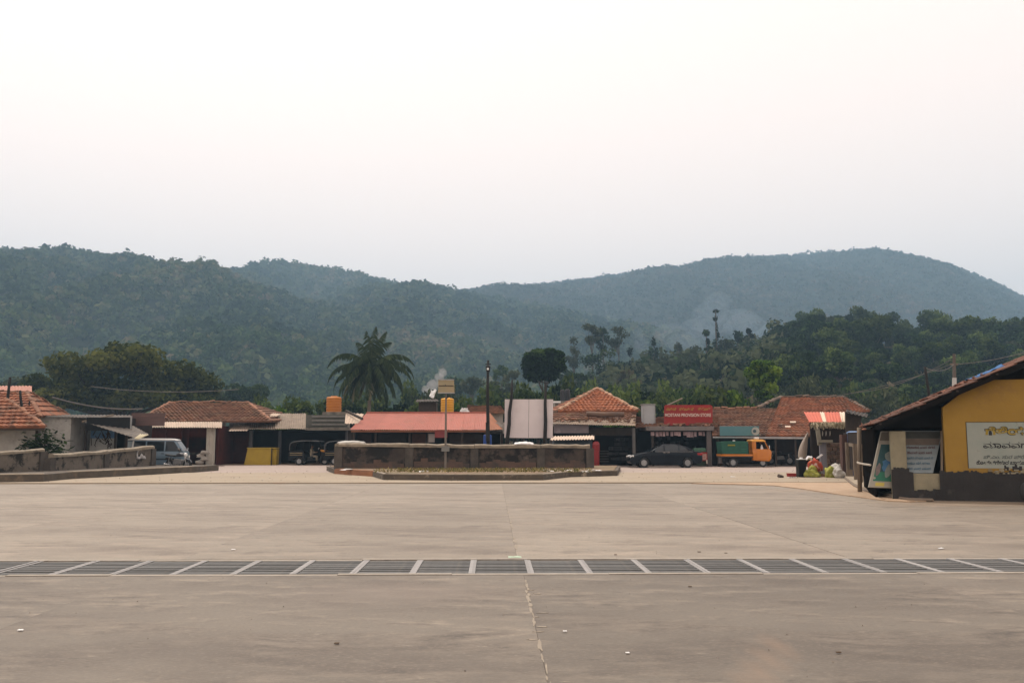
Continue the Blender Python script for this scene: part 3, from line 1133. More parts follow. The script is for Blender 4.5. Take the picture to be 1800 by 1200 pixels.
# ---------------- tiled shop with white pillar
DO = 7.0
t = shop('shop', 'tiled dark red shop front with a white corner pillar behind the van', 'shop', 226, 383, 55.0, 3.5, Z(748, 55), mb=m_dred, ms=m_dred)
b = MB(); b.tiles(at(240, 741, 56.2), at(478, 741, 56.2), at(436, 708.5, 61.5), at(299, 708.5, 61.5)); b.build('roof_tiles', m_tile_old, t, kind='stuff')
b = MB(); b.tiles(at(479, 741, 56.4), at(530, 738, 65), at(436.7, 708.3, 61.6), at(436.3, 708.3, 61.5)); b.build('roof_tiles', m_tile_old, t, kind='stuff')
ridge(t, at(300, 706.5, 61.5), at(436, 706.5, 61.5)); ridge(t, at(240, 739.5, 56.2), at(299, 707, 61.5)); ridge(t, at(478, 739.5, 56.2), at(436, 707, 61.5))
m_asb2 = mat('pale_asbestos', (.50, .40, .32), (.40, .32, .25), scale=1.0, stain=((.20, .15, .11), 1.6, .56, .72), orand=.12)  # paler variant of the asbestos sheet colour
for k in range(4):
    b = MB(); a0 = 288 + k * 25.5
    b.corrugated(at(a0, 751 + rng.uniform(-.5, .5), 52.6), at(a0 + 25.4, 751 + rng.uniform(-.5, .5), 52.6), at(a0 + 26, 741, 56), at(a0 + .6, 741, 56), 6, .03)
    b.build('awning_sheet', m_asb2, t)
b = MB(); b.corrugated(at(226, 750, 53.0), at(287.5, 751, 53.0), at(287.5, 747.2, 55.2), at(226, 747, 55.2), 14, .03); b.build('awning_sheet', m_asb, t)
panel('fascia', t, 230, 362, 753, 769, 54.9, m_dred)
b = MB(); b.box(X(236, 56.2), X(316, 56.2), 56.2 + DO, 56.3 + DO, .02, Z(769.5, 56.2)); b.build('shutter_wall', m_dred, t)
for px in (290, 318, 330):
    pillar(t, px, 3, 54.75, 754, m=m_dred)
panel('counter', t, 319, 362, 795, 799, 54.8, m_concdark, th=.5)
pillar(t, 370.5, 12, 53.4, 752, m=mat('white_pillar', (.44, .41, .36), (.30, .28, .24), scale=1.4, stretch=(1, 1, .4), stain=((.12, .10, .085), 1.5, .55, .72)))


def sack(c, r, m, label=None, cat='sack', seed=0, group=None, name='sack', rot=(0, 0, 0)):
    n1, n2 = 20, 12
    vs = []; fs = []
    E_ = Euler(rot).to_matrix()
    for j in range(n2 + 1):
        th = math.pi * j / n2
        for i in range(n1):
            ph = 2 * math.pi * i / n1
            p = Vector((math.sin(th) * math.cos(ph), math.sin(th) * math.sin(ph), math.cos(th)))
            k = 1 + .42 * mnoise.noise(p * 1.6 + Vector((seed, 0, 0))) + .22 * mnoise.noise(p * 3.6 + Vector((seed, 3, 0))) - .10 * abs(mnoise.noise(p * 8 + Vector((seed, 9, 0))))
            q = Vector((math.copysign(abs(p.x) ** .7, p.x) * r[0], math.copysign(abs(p.y) ** .7, p.y) * r[1], math.copysign(abs(p.z) ** .8, p.z) * r[2])) * k
            q = E_ @ q
            vs.append(Vector(c) + q)
    for j in range(n2):
        for i in range(n1):
            fs.append((j * n1 + i, (j + 1) * n1 + i, (j + 1) * n1 + (i + 1) % n1, j * n1 + (i + 1) % n1))
    b = MB(); b.add(vs, fs)
    zmin = min(v.z for v in vs)
    o = b.build(name, m, smooth=True, at0=(c[0], c[1], zmin))
    if label:
        tag(o, label, cat, group)
    return o


m_sack = mat('cement_sack', (.36, .33, .29), (.25, .23, .20), scale=3)
for i, (px, py, lab) in enumerate(((352, 812, 'lowest grey sack heaped left of the white pillar'), (359, 806, 'second grey sack in the heap against the white pillar'), (353, 801, 'third grey sack in the heap by the white pillar'), (360, 795, 'topmost grey sack leaning on the white pillar'))):
    q = at(px, py, 52.7); sack((q.x, q.y, q.z), (.27, .24, .13), m_sack, lab, seed=i * 3)

# ---------------- asbestos shed with the parked rickshaws
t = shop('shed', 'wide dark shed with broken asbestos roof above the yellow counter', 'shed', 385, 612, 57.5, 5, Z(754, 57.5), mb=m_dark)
for k in range(5):
    b = MB(); a0 = 402 + k * 27
    tp = 727 if k > 2 else 741 - (k * 5)
    b.corrugated(at(a0, 753.5 + rng.uniform(-1, 1), 56.2 + rng.uniform(-.1, .1)), at(a0 + 27.2, 753.5 + rng.uniform(-.8, .8), 56.2), at(a0 + 30 - k * .5, tp - 1, 60.5), at(a0 + 3 - k * .5, tp, 60.5), 7, .035, sag=.05)
    b.build('roof_sheet', m_asb, t)
b = MB(); b.corrugated(at(401, 757, 55.4), at(434, 756.5, 55.4), at(440, 748.5, 57.0), at(412, 745.5, 57.4), 7, .03, rows=3, sag=.08); b.build('broken_sheet', m_asb2, t)
b = MB(); b.corrugated(at(468, 731, 58.4), at(486, 731, 58.4), at(494, 727, 59.8), at(480, 726, 59.8), 4, .03); b.build('broken_sheet', m_asb2, t)
b = MB(); b.box(X(536, 56.4), X(612, 56.4), 56.4 + DO, 62 + DO, Z(756, 56.4), Z(751.2, 56.4)); b.build('canopy_slab', m_conc, t)
pn = MB(); pn.box(X(537, 56.8), X(610, 56.8), 56.8 + DO, 56.86 + DO, Z(751, 56.8) + .01, Z(729, 56.8)); pn.build('parapet_panel', mat('grey_green_panel', (.10, .10, .085), (.07, .07, .06), scale=2), t)
for k in range(3):
    b = MB(); z = Z(732 + k * 7, 56.75); b.box(X(547, 56.7), X(608, 56.7), 56.7 + DO, 56.78 + DO, z - .05, z + .05); b.build('rail', mat('grey_rail', (.20, .195, .18), (.14, .135, .12), scale=3) if k == 0 else bpy.data.materials['grey_rail'], t)
for px, wd, d in ((441, 6, 56.9), (492, 5, 57.6), (609, 4, 56.9)):
    pillar(t, px, wd, d, 756, m=mat('grey_post', (.08, .075, .08), (.05, .048, .05)) if px == 441 else bpy.data.materials['grey_post'])
panel('partition', t, 386, 440, 757, 815, 59.5, m_dred, th=.1)
pq = MB(); pq.box(X(394, 59.3), X(405, 59.3), 59.3 + DO, 59.45 + DO, Z(800, 59.3), Z(793, 59.3)); tag(pq.build('plaque', m_plastic, at0=at(399, 800, 59.3)), 'small white plaque fixed to the dark red partition', 'sign')

DO = 0.0
YC = thing('counter', 'yellow box counter standing in front of the dark shed', 'counter', at(457, 815, 62.4))
m_yel = mat('yellow_paint', (.36, .25, .025), (.27, .18, .02), scale=1.4, stain=((.12, .09, .02), 2, .6, .72))
x0, x1 = X(430, 62.4), X(476, 62.4)
b = MB(); b.hexa([(x0, 62.4, .03), (x1 + .05, 62.4, .03), (x1 + .05, 63.5, .03), (x0 + .1, 63.5, .03), (x0 + .18, 62.55, Z(788, 62.4)), (x1 + .02, 62.55, Z(788, 62.4)), (x1, 63.4, Z(788, 62.4)), (x0 + .2, 63.4, Z(788, 62.4))]); b.build('body', m_yel, YC, bevel=.02)
b = MB(); b.box(x0 + .14, x1 + .35, 62.5, 63.5, Z(788, 62.4) + .003, Z(786.5, 62.4) + .003); b.build('top', mat('yellow_top', (.40, .30, .05)), YC)
b = MB(); b.box(x1 + .07, x1 + .36, 62.65, 63.4, .03, Z(789, 62.4)); b.build('side_cloth', m_yel, YC)
b = MB(); b.box(x1 + .055, x1 + .10, 62.38, 62.44, .03, Z(787, 62.4)); b.build('leg', m_wooddark, YC)


def tank(px0, px1, py0, py1, d, m, label, ribs=4, cat='water tank', name='water_tank', neck=True):
    x0, x1 = X(px0, d), X(px1, d); z1, z0 = Z(py0, d), Z(py1, d)
    d = d + DO
    r = (x1 - x0) / 2; c = (x0 + x1) / 2
    t = thing(name, label, cat, (c, d, z0))
    pts = []; rad = []
    h = z1 - z0
    n = 10
    for k in range(n + 1):
        pts.append((c, d, z0 + h * .86 * k / n)); rad.append(r * (1.0 if k % 2 == 0 else .955))
    pts.append((c, d, z0 + h * .93)); rad.append(r * .85)
    pts.append((c, d, z0 + h * .955)); rad.append(r * .45)
    b = MB(); b.tube(pts, rad, 24); b.build('body', m, t, smooth=False)
    b = MB(); b.tube([(c, d, z0 + h * .955), (c, d, z1)], [r * .42, r * .40], 16); b.build('lid', m, t)
    return t


m_ytank = mat('orange_plastic_tank', (.42, .145, .012), (.36, .12, .012), scale=1.2, rough=.5, stain=((.28, .11, .03), 2, .6, .75))
m_ytank2 = mat('yellow_plastic_tank', (.62, .31, .02), (.52, .25, .018), scale=1.2, rough=.5)
m_btank = mat('black_plastic_tank', (.022, .022, .026), (.03, .03, .035), rough=.5)
DO = 7.0
tank(572, 599, 696, 724.5, 60, m_ytank, 'orange yellow water tank on the grey slab left of the palm')
sl = MB(); sl.box(X(566, 59), X(606, 59), 58.9 + DO, 61.2 + DO, Z(751, 59), Z(724.6, 60) - .003)
tag(sl.build('tank_plinth', m_conc, at0=(X(586, 60), 60 + DO, Z(751, 59))), 'grey block under the orange yellow tank', 'plinth')

# ---------------- red sheet roof
DO = 0.0
t = shop('shop', 'long shop under a sunlit salmon red metal roof behind the island', 'shop', 618, 884, 57.2, 4.5, Z(757, 57.2))
m_redroof = mat('salmon_red_roof', (.40, .135, .095), (.34, .115, .082), scale=.7, orand=.07, rough=.55, stain=((.27, .125, .085), 1.5, .54, .72))
nn = 11
for k in range(nn):
    a0, a1 = 615 + (856 - 615) * k / nn, 615 + (856 - 615) * (k + 1) / nn
    c0, c1 = 645 + (857 - 645) * k / nn, 645 + (857 - 645) * (k + 1) / nn
    b = MB(); j = rng.uniform(-.5, .5)
    b.corrugated(at(a0, 755 + j, 56), at(a1 + .5, 755 + j, 56), at(c1 + .5, 725, 61), at(c0, 725, 61), 7, .022)
    b.build('roof_sheet', m_redroof, t)
b = MB(); b.corrugated(at(857, 756, 56.1), at(884, 754, 59.5), at(862, 726, 61.2), at(858, 725.2, 61), 6, .02); b.build('roof_sheet', mat('rusty_sheet', (.33, .14, .075), (.24, .105, .06), scale=1), t)
b = MB(); b.beam(at(645, 724.5, 61), at(858, 724.5, 61), .3, .06); b.build('ridge_cap', m_redroof, t)
b = MB(); b.beam(at(617, 757.5, 56.1), at(856, 757.5, 56.1), .06, .12); b.build('eave_board', mat('orange_board', (.22, .085, .04), (.14, .06, .035), scale=2), t)
for px in (622, 660, 720, 752, 812, 853):
    pillar(t, px, 3.5, 56.6, 758, m=m_wooddark)
for px0, px1, c in ((628, 652, (.06, .035, .03)), (664, 714, (.035, .03, .03)), (724, 748, (.10, .045, .03)), (790, 848, (.06, .045, .04))):
    panel('shutter', t, px0, px1, 762, 812, 58.6, mat('faded_shutter', c, tuple(v * .6 for v in c), scale=2), th=.08)
panel('red_cloth_sign', t, 764, 786, 757, 769, 56.0, mat('faded_red_cloth', (.20, .04, .035), (.15, .03, .03)), th=.03)
panel('grey_notice', t, 753, 764, 762, 777, 56.3, mat('grey_notice', (.22, .20, .19)), th=.03)
panel('end_wall', t, 861, 887, 742, 762, 59.7, m_white, th=.1)
b = MB(); b.beam(at(608, 722, 60.2), at(637, 736, 57.5), .12, .14); b.build('loose_timber', m_wooddark, t)
b = MB(); b.corrugated(at(606, 744, 57.6), at(630, 744, 57.6), at(640, 727, 60.2), at(608, 726, 60.2), 5, .03); b.build('roof_sheet', m_asb2, t)
DR = thing('drum', 'blue plastic drum on the ground beside the black electric pole', 'drum', at(857, 790, 52))
b = MB(); q = at(857, 795, 52); b.tube([(q.x, 52, .05), (q.x, 52, .3), (q.x, 52, 1.3), (q.x, 52, Z(765, 52)), (q.x, 52, Z(764, 52))], [.22, .26, .26, .25, .2], 14); b.build('body', mat('blue_drum', (.02, .06, .25), (.018, .05, .2)), DR)
tank(774, 797.5, 698.5, 724, 62.5, m_ytank2, 'bright yellow water tank behind the salmon red roof')
BB = thing('house', 'house with a dull red roof strip just behind the metal roofed shop', 'house', (X(848, 72), 72, .03))
b = MB(); b.tiles(at(818, 724, 70), at(888, 726, 70), at(880, 714, 74), at(822, 713, 74)); b.build('roof_tiles', m_tile_old, BB, kind='stuff')
b = MB(); b.box(X(822, 71), X(884, 71), 71, 71.2, 0, Z(726, 71)); b.build('wall', m_white, BB)
cloth('tarpaulin', [at(806, 725, 62), at(828, 726, 62), at(822, 716, 63), at(812, 717, 63)], m_rag, 'grey tarpaulin heap on the ridge right of the yellow tank', 'tarpaulin', .2, seed=4)
cloth('plastic_sheet', [at(754, 697, 71.4), at(762, 700, 71.4), at(768, 684, 71.8), at(758, 687, 71.8)], m_wplastic, 'white plastic sheet flapping behind the roof between palm and solar light', 'sheet', .3, seed=9)
hut = thing('hut', 'small grey shack behind the salmon roof below the white sheet', 'hut', (X(750, 72), 72, .03))
b = MB(); b.box(X(735, 72), X(766, 72), 72, 74, 0, Z(706, 72)); b.build('wall', m_wooddark, hut)
b = MB(); b.corrugated(at(730, 706, 71.5), at(771, 705, 71.5), at(769, 701, 75), at(733, 702, 75), 8, .03); b.build('roof_sheet', m_wooddark, hut)

# ---------------- billboard, poles
BI = thing('billboard', 'blank pale billboard in two sheets between two crooked black posts', 'billboard', at(929, 790, 49.3))
m_bill = mat('blank_board', (.66, .60, .61), (.58, .53, .54), scale=.8, stain=[((.56, .49, .50), 1.0, .54, .76), ((.50, .45, .46), 3, .62, .78)])
b = MB(); b.slab([at(886.5, 769, 49.4), at(928.6, 769.5, 49.4), at(929.6, 701.6, 49.4), at(887.5, 701.5, 49.4)], .05); b.build('sheet', m_bill, BI)
b = MB(); b.slab([at(929.2, 769.5, 49.4), at(971.5, 769.5, 49.4), at(972.3, 701.5, 49.4), at(930.2, 701.6, 49.4)], .05); b.build('sheet', m_bill, BI)
b = MB(); b.beam(at(886, 703, 49.5), at(973, 703, 49.5), .04, .05); b.beam(at(886, 768, 49.5), at(973, 768, 49.5), .04, .05); b.build('frame', m_wooddark, BI)
b = MB()
pts = [at(890, 800, 49.2), at(892, 770, 49.2), at(895, 745, 49.2), at(895.5, 725, 49.2), at(899, 700, 49.2), at(900.5, 668, 49.2)]
b.tube(pts, [.11, .105, .10, .095, .08, .05], 8); b.build('post', m_pole, BI, smooth=True)
b = MB()
b.tube([at(957.5, 800, 49.2), at(958, 770, 49.2), at(959, 740, 49.2), at(958.3, 710, 49.2), at(959.5, 672, 49.2)], [.11, .105, .10, .085, .06], 8); b.build('post', m_pole, BI, smooth=True)
b = MB(); b.tube([at(959.5, 673, 49.2), at(952, 671, 49.1), at(947, 674, 49)], [.035, .03, .02], 5); b.build('twig', m_pole, BI)

EP = thing('electric_pole', 'black electric pole with a lamp near its top rising behind the island', 'pole', at(857, 815, 50))
b = MB(); b.tube([at(858.5, 818, 50), at(858, 760, 50), at(857, 690, 50), at(858, 633, 50)], [.105, .10, .085, .065], 8); b.build('post', m_pole, EP, smooth=True)
b = MB(); b.tube([at(858, 644, 49.85), at(858, 654, 49.85)], [.15, .10], 10); b.tube([at(858, 644, 49.85), at(858, 641.5, 49.85)], [.15, .04], 10); b.build('lamp_head', m_pole, EP)
b = MB(); b.tube([at(857.5, 646.5, 49.6), at(857.5, 650, 49.6)], [.06, .06], 10); b.build('lamp_glass', m_lightg, EP)
b = MB(); b.beam(at(853, 640, 50), at(863, 640, 50), .06, .06); b.build('crossarm', m_pole, EP)
b = MB(); b.tube([at(856.5, 742, 49.85), at(857, 775, 49.85)], [.09, .10], 8); b.build('cable_bundle', m_pole, EP)

SL = thing('solar_light', 'thin grey solar street light standing on the island grass', 'street light', at(783, 818, 43.6))
b = MB(); q = at(783, 820, 43.6); b.tube([(q.x, 43.6, .3), (q.x, 43.6, Z(692, 43.6))], [.055, .045], 8); b.build('pole', mat('dull_steel', (.19, .165, .14), (.13, .11, .095)), SL)
b = MB(); b.slab([at(770, 690, 43.3), at(799, 690, 43.3), at(798, 667.5, 44.1), at(770.5, 667.5, 44.1)], .05); b.build('solar_panel', mat('solar_panel_back', (.15, .105, .05), (.11, .09, .045)), SL)
b = MB(); b.slab([at(770, 673, 43.85), at(799, 673, 43.85), at(798, 668, 44.02), at(770.5, 668, 44.02)], .01)
b = MB(); b.beam(at(769.5, 690.4, 43.3), at(799.5, 690.4, 43.3), .05, .05); b.beam(at(770, 667.2, 44.1), at(798.5, 667.2, 44.1), .05, .05); b.build('panel_frame', m_metal, SL)
b = MB(); b.beam(at(783, 692, 43.6), at(783, 676, 43.75), .05, .05); b.beam(at(771, 678, 43.72), at(797, 678, 43.72), .04, .05); b.build('bracket', m_wooddark, SL)
b = MB(); b.box(q.x - .19, q.x + .19, 43.40, 43.53, Z(793, 43.5), Z(784, 43.5)); b.build('battery_box', mat('grey_box', (.19, .19, .18), (.15, .15, .14)), SL, bevel=.01)
b = MB(); b.tube([(q.x, 43.6, Z(700, 43.6)), (q.x + .25, 43.3, Z(696, 43.4))], [.03, .025], 6); b.build('lamp_arm', m_pole, SL)

# ---------------- pyramid roofed shop
t = shop('shop', 'shop with a pointed orange tile roof over rusty awnings right of the billboard', 'shop', 972, 1118, 59, 4, Z(749, 59))
ap = at(1050, 683, 67)
b = MB(); b.tiles(at(981, 723, 61), at(1122, 723, 61), ap + Vector((.05, 0, 0)), ap - Vector((.05, 0, 0)), wave=.045); b.build('roof_tiles', mat('orange_clay_tile', (.34, .125, .055), (.26, .095, .045), scale=1.1, tint=.4, stain=((.16, .10, .07), .8, .58, .74)), t, kind='stuff')
b = MB(); b.tiles(at(962, 723, 73), at(980.5, 723, 61.2), ap + Vector((0, -.05, 0)), ap + Vector((-.06, .05, 0))); b.build('roof_tiles', m_tile, t, kind='stuff')
m_ridgel = mat('pale_ridge_tile', (.32, .195, .12), (.20, .115, .07), scale=3, orand=.35)
ridge(t, at(981, 721.5, 61), ap + Vector((0, 0, .05)), .5, .16, m_ridgel); ridge(t, at(1122, 721.5, 61), ap + Vector((0, 0, .05)), .5, .16, m_ridgel)
b = MB(); b.tiles(at(972, 739, 59.3), at(1034, 737, 59.3), at(1034, 722.5, 61.6), at(972, 722.5, 61.6), gap=.08); b.build('roof_tiles', m_tile_old, t, kind='stuff')
b = MB(); b.tube([at(1031, 727, 59.8), at(1060, 728.5, 59.8), at(1097, 728, 59.8)], [.16, .18, .16], 10); b.build('rolled_tarpaulin', mat('rust_brown_roll', (.17, .105, .07), (.10, .065, .05), scale=2, stretch=(.5, 1, 1)), t, smooth=True)
b = MB(); b.tiles(at(1034, 740, 59.4), at(1117, 741, 59.4), at(1119, 724, 61.4), at(1034, 724, 61.4), gap=.12); b.build('roof_tiles', m_tile_old, t, kind='stuff')
m_asbr = mat('dirty_asbestos', (.24, .18, .13), (.15, .11, .08), scale=2.2, orand=.2, stain=((.07, .05, .04), 2.5, .52, .68))
for k in range(6):
    a0 = 970 + k * 24.5
    b = MB(); b.corrugated(at(a0, 744 + k * .6 + rng.uniform(-.8, .8), 57.4), at(a0 + 24.6, 744.5 + k * .6 + rng.uniform(-.5, .5), 57.4), at(a0 + 24.6, 735.5, 60.0), at(a0, 735.5, 60.0), 6, .018, sag=.06)
    b.build('awning_sheet', m_asbr, t)
deb = MB()
for k in range(70):
    q = at(rng.uniform(972, 1116), rng.uniform(735, 745), 58.6 + rng.uniform(-.3, .3))
    deb.bx(q, (rng.uniform(.08, .3), rng.uniform(.08, .2), rng.uniform(.04, .1)), Euler((rng.uniform(-.4, .4), rng.uniform(-.4, .4), rng.uniform(0, 3))).to_matrix(), rng.rand())
o = deb.build('broken_tile_debris', m_tile_old, t); o['kind'] = 'stuff'
panel('sign_panel', t, 974, 1035, 746, 761, 57.6, mat('faded_signboard', (.15, .125, .13), (.10, .09, .10), scale=2, stain=((.24, .20, .20), 2, .56, .7)), th=.05)
panel('beam', t, 1036, 1117, 752, 765, 58.8, m_wooddark, th=.15)
pillar(t, 1114, 5, 58.4, 752, m=mat('grey_white_post', (.14, .13, .12), (.10, .095, .09)))
for k in range(5):
    z = Z(792 + k * 4.6, 59.6)
    b = MB(); b.box(X(1055, 59.6), X(1070, 59.6), 59.6, 59.9, z - .03, z); b.build('shelf_slat', mat('shelf_slat', (.12, .11, .10)) if k == 0 else bpy.data.materials['shelf_slat'], t)
sh = MB()
for k in range(34):
    q = at(rng.uniform(1072, 1108), rng.choice([772, 780, 788, 797, 806]), 61.2 + rng.uniform(0, .6))
    sh.bx(q, (rng.uniform(.15, .5), .3, rng.uniform(.12, .3)), None, rng.rand())
o = sh.build('shelved_goods', mat('dull_goods', (.07, .06, .055), (.04, .035, .032), scale=3, tint=.7), t); o['kind'] = 'stuff'
RC = thing('drum', 'red metal drum with a domed top at the shop doorway right of the island', 'drum', at(1048, 815, 57.2))
q = at(1048, 800, 57.2)
b = MB(); b.tube([(q.x, 57.2, .05), (q.x, 57.2, Z(792, 57.2))], [.20, .21], 14); b.build('lower_body', mat('red_metal', (.24, .018, .018), (.17, .015, .015), rough=.4), RC)
b = MB(); b.tube([(q.x, 57.2, Z(792, 57.2) + .003), (q.x, 57.2, Z(781, 57.2)), (q.x, 57.2, Z(777, 57.2)), (q.x, 57.2, Z(775.5, 57.2))], [.23, .24, .19, .08], 14); b.build('upper_body', bpy.data.materials['red_metal'], RC)
KI = thing('kiosk', 'small dark blue kiosk with a pale tin roof behind the island wall end', 'kiosk', at(1008, 815, 53))
b = MB(); b.box(X(974, 52.6), X(1041, 52.6), 52.6, 54.2, .03, Z(773.5, 52.6)); b.build('body', mat('slate_blue_paint', (.035, .05, .065), (.025, .035, .045), scale=2), KI)
b = MB(); b.corrugated(at(967, 773, 52.0), at(1044.5, 771.5, 52.0), at(1044.5, 765.2, 54.6), at(970, 766.5, 54.6), 15, .035); b.build('roof_sheet', mat('pale_tin_roof', (.62, .50, .40), (.50, .40, .32), scale=1.5), KI)
tank(985, 993, 684, 705, 74, m_btank, 'left of the two black water tanks behind the billboard')
tank(993.5, 1003, 683, 705, 74.6, m_btank, 'right of the two black water tanks behind the billboard')
ts = thing('tank_stand', 'grey concrete stand under the two black tanks', 'stand', at(992, 720, 74.3))
b = MB(); b.box(X(975, 74), X(1010, 74), 73.4, 75.4, 0, Z(705.2, 74)); b.build('block', m_conc, ts)
b = MB(); b.box(X(973, 73.1), X(986, 73.1), 73.1, 73.3, Z(707.5, 73), Z(704.5, 73)); b.build('white_pipe', m_wplastic, ts)

# ---------------- provision store
t = shop('shop', 'provision store with a flat grey canopy and hanging packets behind the car', 'shop', 1119, 1256, 60.5, 4, Z(752, 60.5))
b = MB(); b.box(X(1137, 58.6), X(1256, 58.6), 58.6, 63, Z(756.5, 58.6), Z(749, 58.6)); b.build('canopy', mat('grey_canopy', (.185, .16, .15), (.13, .115, .105), scale=1.5, stain=((.06, .05, .05), 1.2, .56, .7)), t, bevel=.02)
b = MB(); b.tiles(at(1117, 750, 59), at(1170, 749, 59), at(1170, 734, 63), at(1117, 733, 63), gap=.2); b.build('roof_tiles', m_tile_old, t, kind='stuff')
b = MB(); b.tiles(at(1225, 749, 58.9), at(1262, 750, 58.9), at(1262, 730, 64), at(1225, 730, 64), gap=.15); b.build('roof_tiles', m_tile_old, t, kind='stuff')
deb = MB()
for k in range(60):
    px = rng.uniform(1120, 1265)
    q = at(px, 748 + rng.uniform(-3, 0), 59.0 + rng.uniform(0, 1))
    deb.bx(q, (rng.uniform(.08, .32), rng.uniform(.08, .2), rng.uniform(.05, .14)), Euler((rng.uniform(-.5, .5), rng.uniform(-.5, .5), rng.uniform(0, 3))).to_matrix(), rng.rand())
o = deb.build('broken_tile_debris', m_tile_old, t); o['kind'] = 'stuff'
pillar(t, 1246, 8, 59.0, 757, m=mat('mauve_grey_pillar', (.20, .17, .165), (.15, .13, .125), scale=2))
pillar(t, 1147, 4, 59.0, 757, m=m_wooddark)
pillar(t, 1115.5, 3, 59.2, 760, m=m_metal)
sh = MB()
for k in range(60):
    q = at(rng.uniform(1150, 1238), rng.choice([770, 778, 787, 796, 805]), 63.5 + rng.uniform(0, .5))
    sh.bx(q, (rng.uniform(.12, .4), .25, rng.uniform(.12, .3)), None, rng.rand())
o = sh.build('shelved_goods', bpy.data.materials['dull_goods'], t); o['kind'] = 'stuff'
pk = None
m_pack = mat('snack_packet', (.36, .27, .27), (.26, .17, .18), scale=2.5, orand=.35, rough=.45)
pxs = [1147, 1155, 1161, 1167, 1173, 1181, 1188, 1194, 1204, 1210, 1216, 1222, 1231, 1237]
for px in pxs:
    q = at(px, 758.5, 58.9)
    if pk is None:
        b = MB(); n = 6; vs = []; fs = []
        for j in range(n + 1):
            for i in range(5):
                u = i / 4 - .5; v = j / n
                pz = .5 * (1 - abs(2 * ((v * 3) % 1) - 1)) + .2
                vs.append((u * .22, -.05 * (1 - 4 * u * u) * pz, -v * .34))
        for j in range(n):
            for i in range(4):
                k = j * 5 + i
                fs.append((k, k + 5, k + 6, k + 1))
        b.add(vs, fs)
        pk = b.build('snack_packet', m_pack)
        sol = pk.modifiers.new('thickness', 'SOLIDIFY'); sol.thickness = .03
        tag(pk, 'pale mauve snack packet strip hanging in the row under the store canopy', 'packet', 'snack packets under the canopy')
        o = pk
    else:
        o = pk.copy(); C.objects.link(o)
    o.location = q + Vector((0, rng.uniform(-.04, .04), -.002)); o.scale = (rng.uniform(.7, 1.15), 1, rng.uniform(.7, 1.1)); o.rotation_euler = (0, 0, rng.uniform(-.2, .2))
SG = thing('shop_sign', 'big red provision store sign with pale letters on the canopy', 'sign', at(1210, 748, 60.2))
m_sred = mat('sign_red', (.27, .022, .018), (.215, .02, .016), scale=1.2, stain=((.16, .05, .03), 1.6, .58, .74))
b = MB(); b.slab([at(1167, 747.5, 60.0), at(1252.5, 747.5, 60.0), at(1252.5, 714, 60.2), at(1249, 711.5, 60.2), at(1170, 711.5, 60.2), at(1168, 713, 60.2)], .08); b.build('panel', m_sred, SG)
for px in (1180, 1238):
    b = MB(); b.beam(at(px, 749, 60.4), at(px, 714, 60.5), .08, .08); b.build('post', m_wooddark, SG)
b = MB(); b.beam(at(1173, 712, 60.6), at(1199, 700, 63), .07, .07); b.build('brace', m_wood, SG)
m_cream = mat('cream_lettering', (.62, .55, .47), (.52, .46, .39))
m_olive = mat('yellow_lettering', (.30, .20, .03), (.26, .17, .025))
org = ORG[SG.name]
q = at(1169, 731.8, 59.9) - org
text_mesh('lettering', 'MOSTANI PROVISION STORE', .30, m_cream, SG, q, (math.pi / 2, 0, 0), width=X(1250, 60) - X(1169, 60), offset=.004)
for px, s, wpx in ((1171, 'ಮೊಸ್ತಾನಿ', 18), (1194, 'ಪ್ರೊವಿಜನ್', 26), (1227, 'ಸ್ಟೋರ್', 22)):
    q = at(px, 721, 59.93) - org
    text_mesh('lettering', s, .24, m_olive, SG, q, (math.pi / 2, 0, 0), width=(X(px + wpx, 60) - X(px, 60)), offset=.008)
ST = thing('water_tank', 'grey boxy steel tank standing on the canopy left of the red sign', 'water tank', at(1142, 746, 60))
b = MB(); b.box(X(1131.5, 59.7), X(1153, 59.7), 59.7, 60.6, Z(745.5, 59.7), Z(711, 59.7)); b.build('body', mat('blue_grey_tank', (.34, .35, .36), (.28, .29, .30), scale=1, rough=.5), ST, bevel=.03)
b = MB(); b.box(X(1130.5, 59.6), X(1154, 59.6), 59.64, 60.66, Z(711, 59.7) + .003, Z(709.6, 59.7)); b.build('lid', m_metal, ST)
for px in (1132.3, 1152):
    b = MB(); b.box(X(px, 59.66) - .02, X(px, 59.66) + .02, 59.64, 59.69, Z(745, 59.7), Z(711.5, 59.7)); b.build('edge_angle', m_metal, ST)
GB = thing('cool_box', 'red picture box with a green lid behind the rear of the dark car', 'box', at(1232, 815, 57.9))
m_gr = mat('green_lid', (.06, .13, .085), (.045, .10, .065))
b = MB(); b.box(X(1222, 57.7), X(1243, 57.7), 57.7, 58.5, .40, Z(794.5, 57.7)); b.build('body', mat('box_red', (.28, .022, .02), (.22, .02, .018)), GB, bevel=.02)
b = MB(); b.box(X(1221.4, 57.7), X(1241, 57.7), 57.72, 58.48, Z(794.5, 57.7) + .003, Z(787.5, 57.7)); b.build('lid', m_gr, GB, bevel=.05)
b = MB(); b.box(X(1231, 57.67), X(1241.5, 57.67), 57.67, 57.69, Z(808, 57.7), Z(797, 57.7)); b.build('picture_panel', mat('pale_picture', (.42, .28, .24), (.30, .12, .10), scale=5), GB)
b = MB(); b.box(X(1225, 57.8), X(1240, 57.8), 57.8, 58.3, .10, .397); b.build('stand', mat('dark_green_stand', (.03, .05, .03)), GB)
b = MB(); b.box(X(1240.5, 57.66), X(1242.5, 57.66), 57.60, 57.66, .22, Z(808, 57.66)); b.build('pale_leg', m_cream, GB)

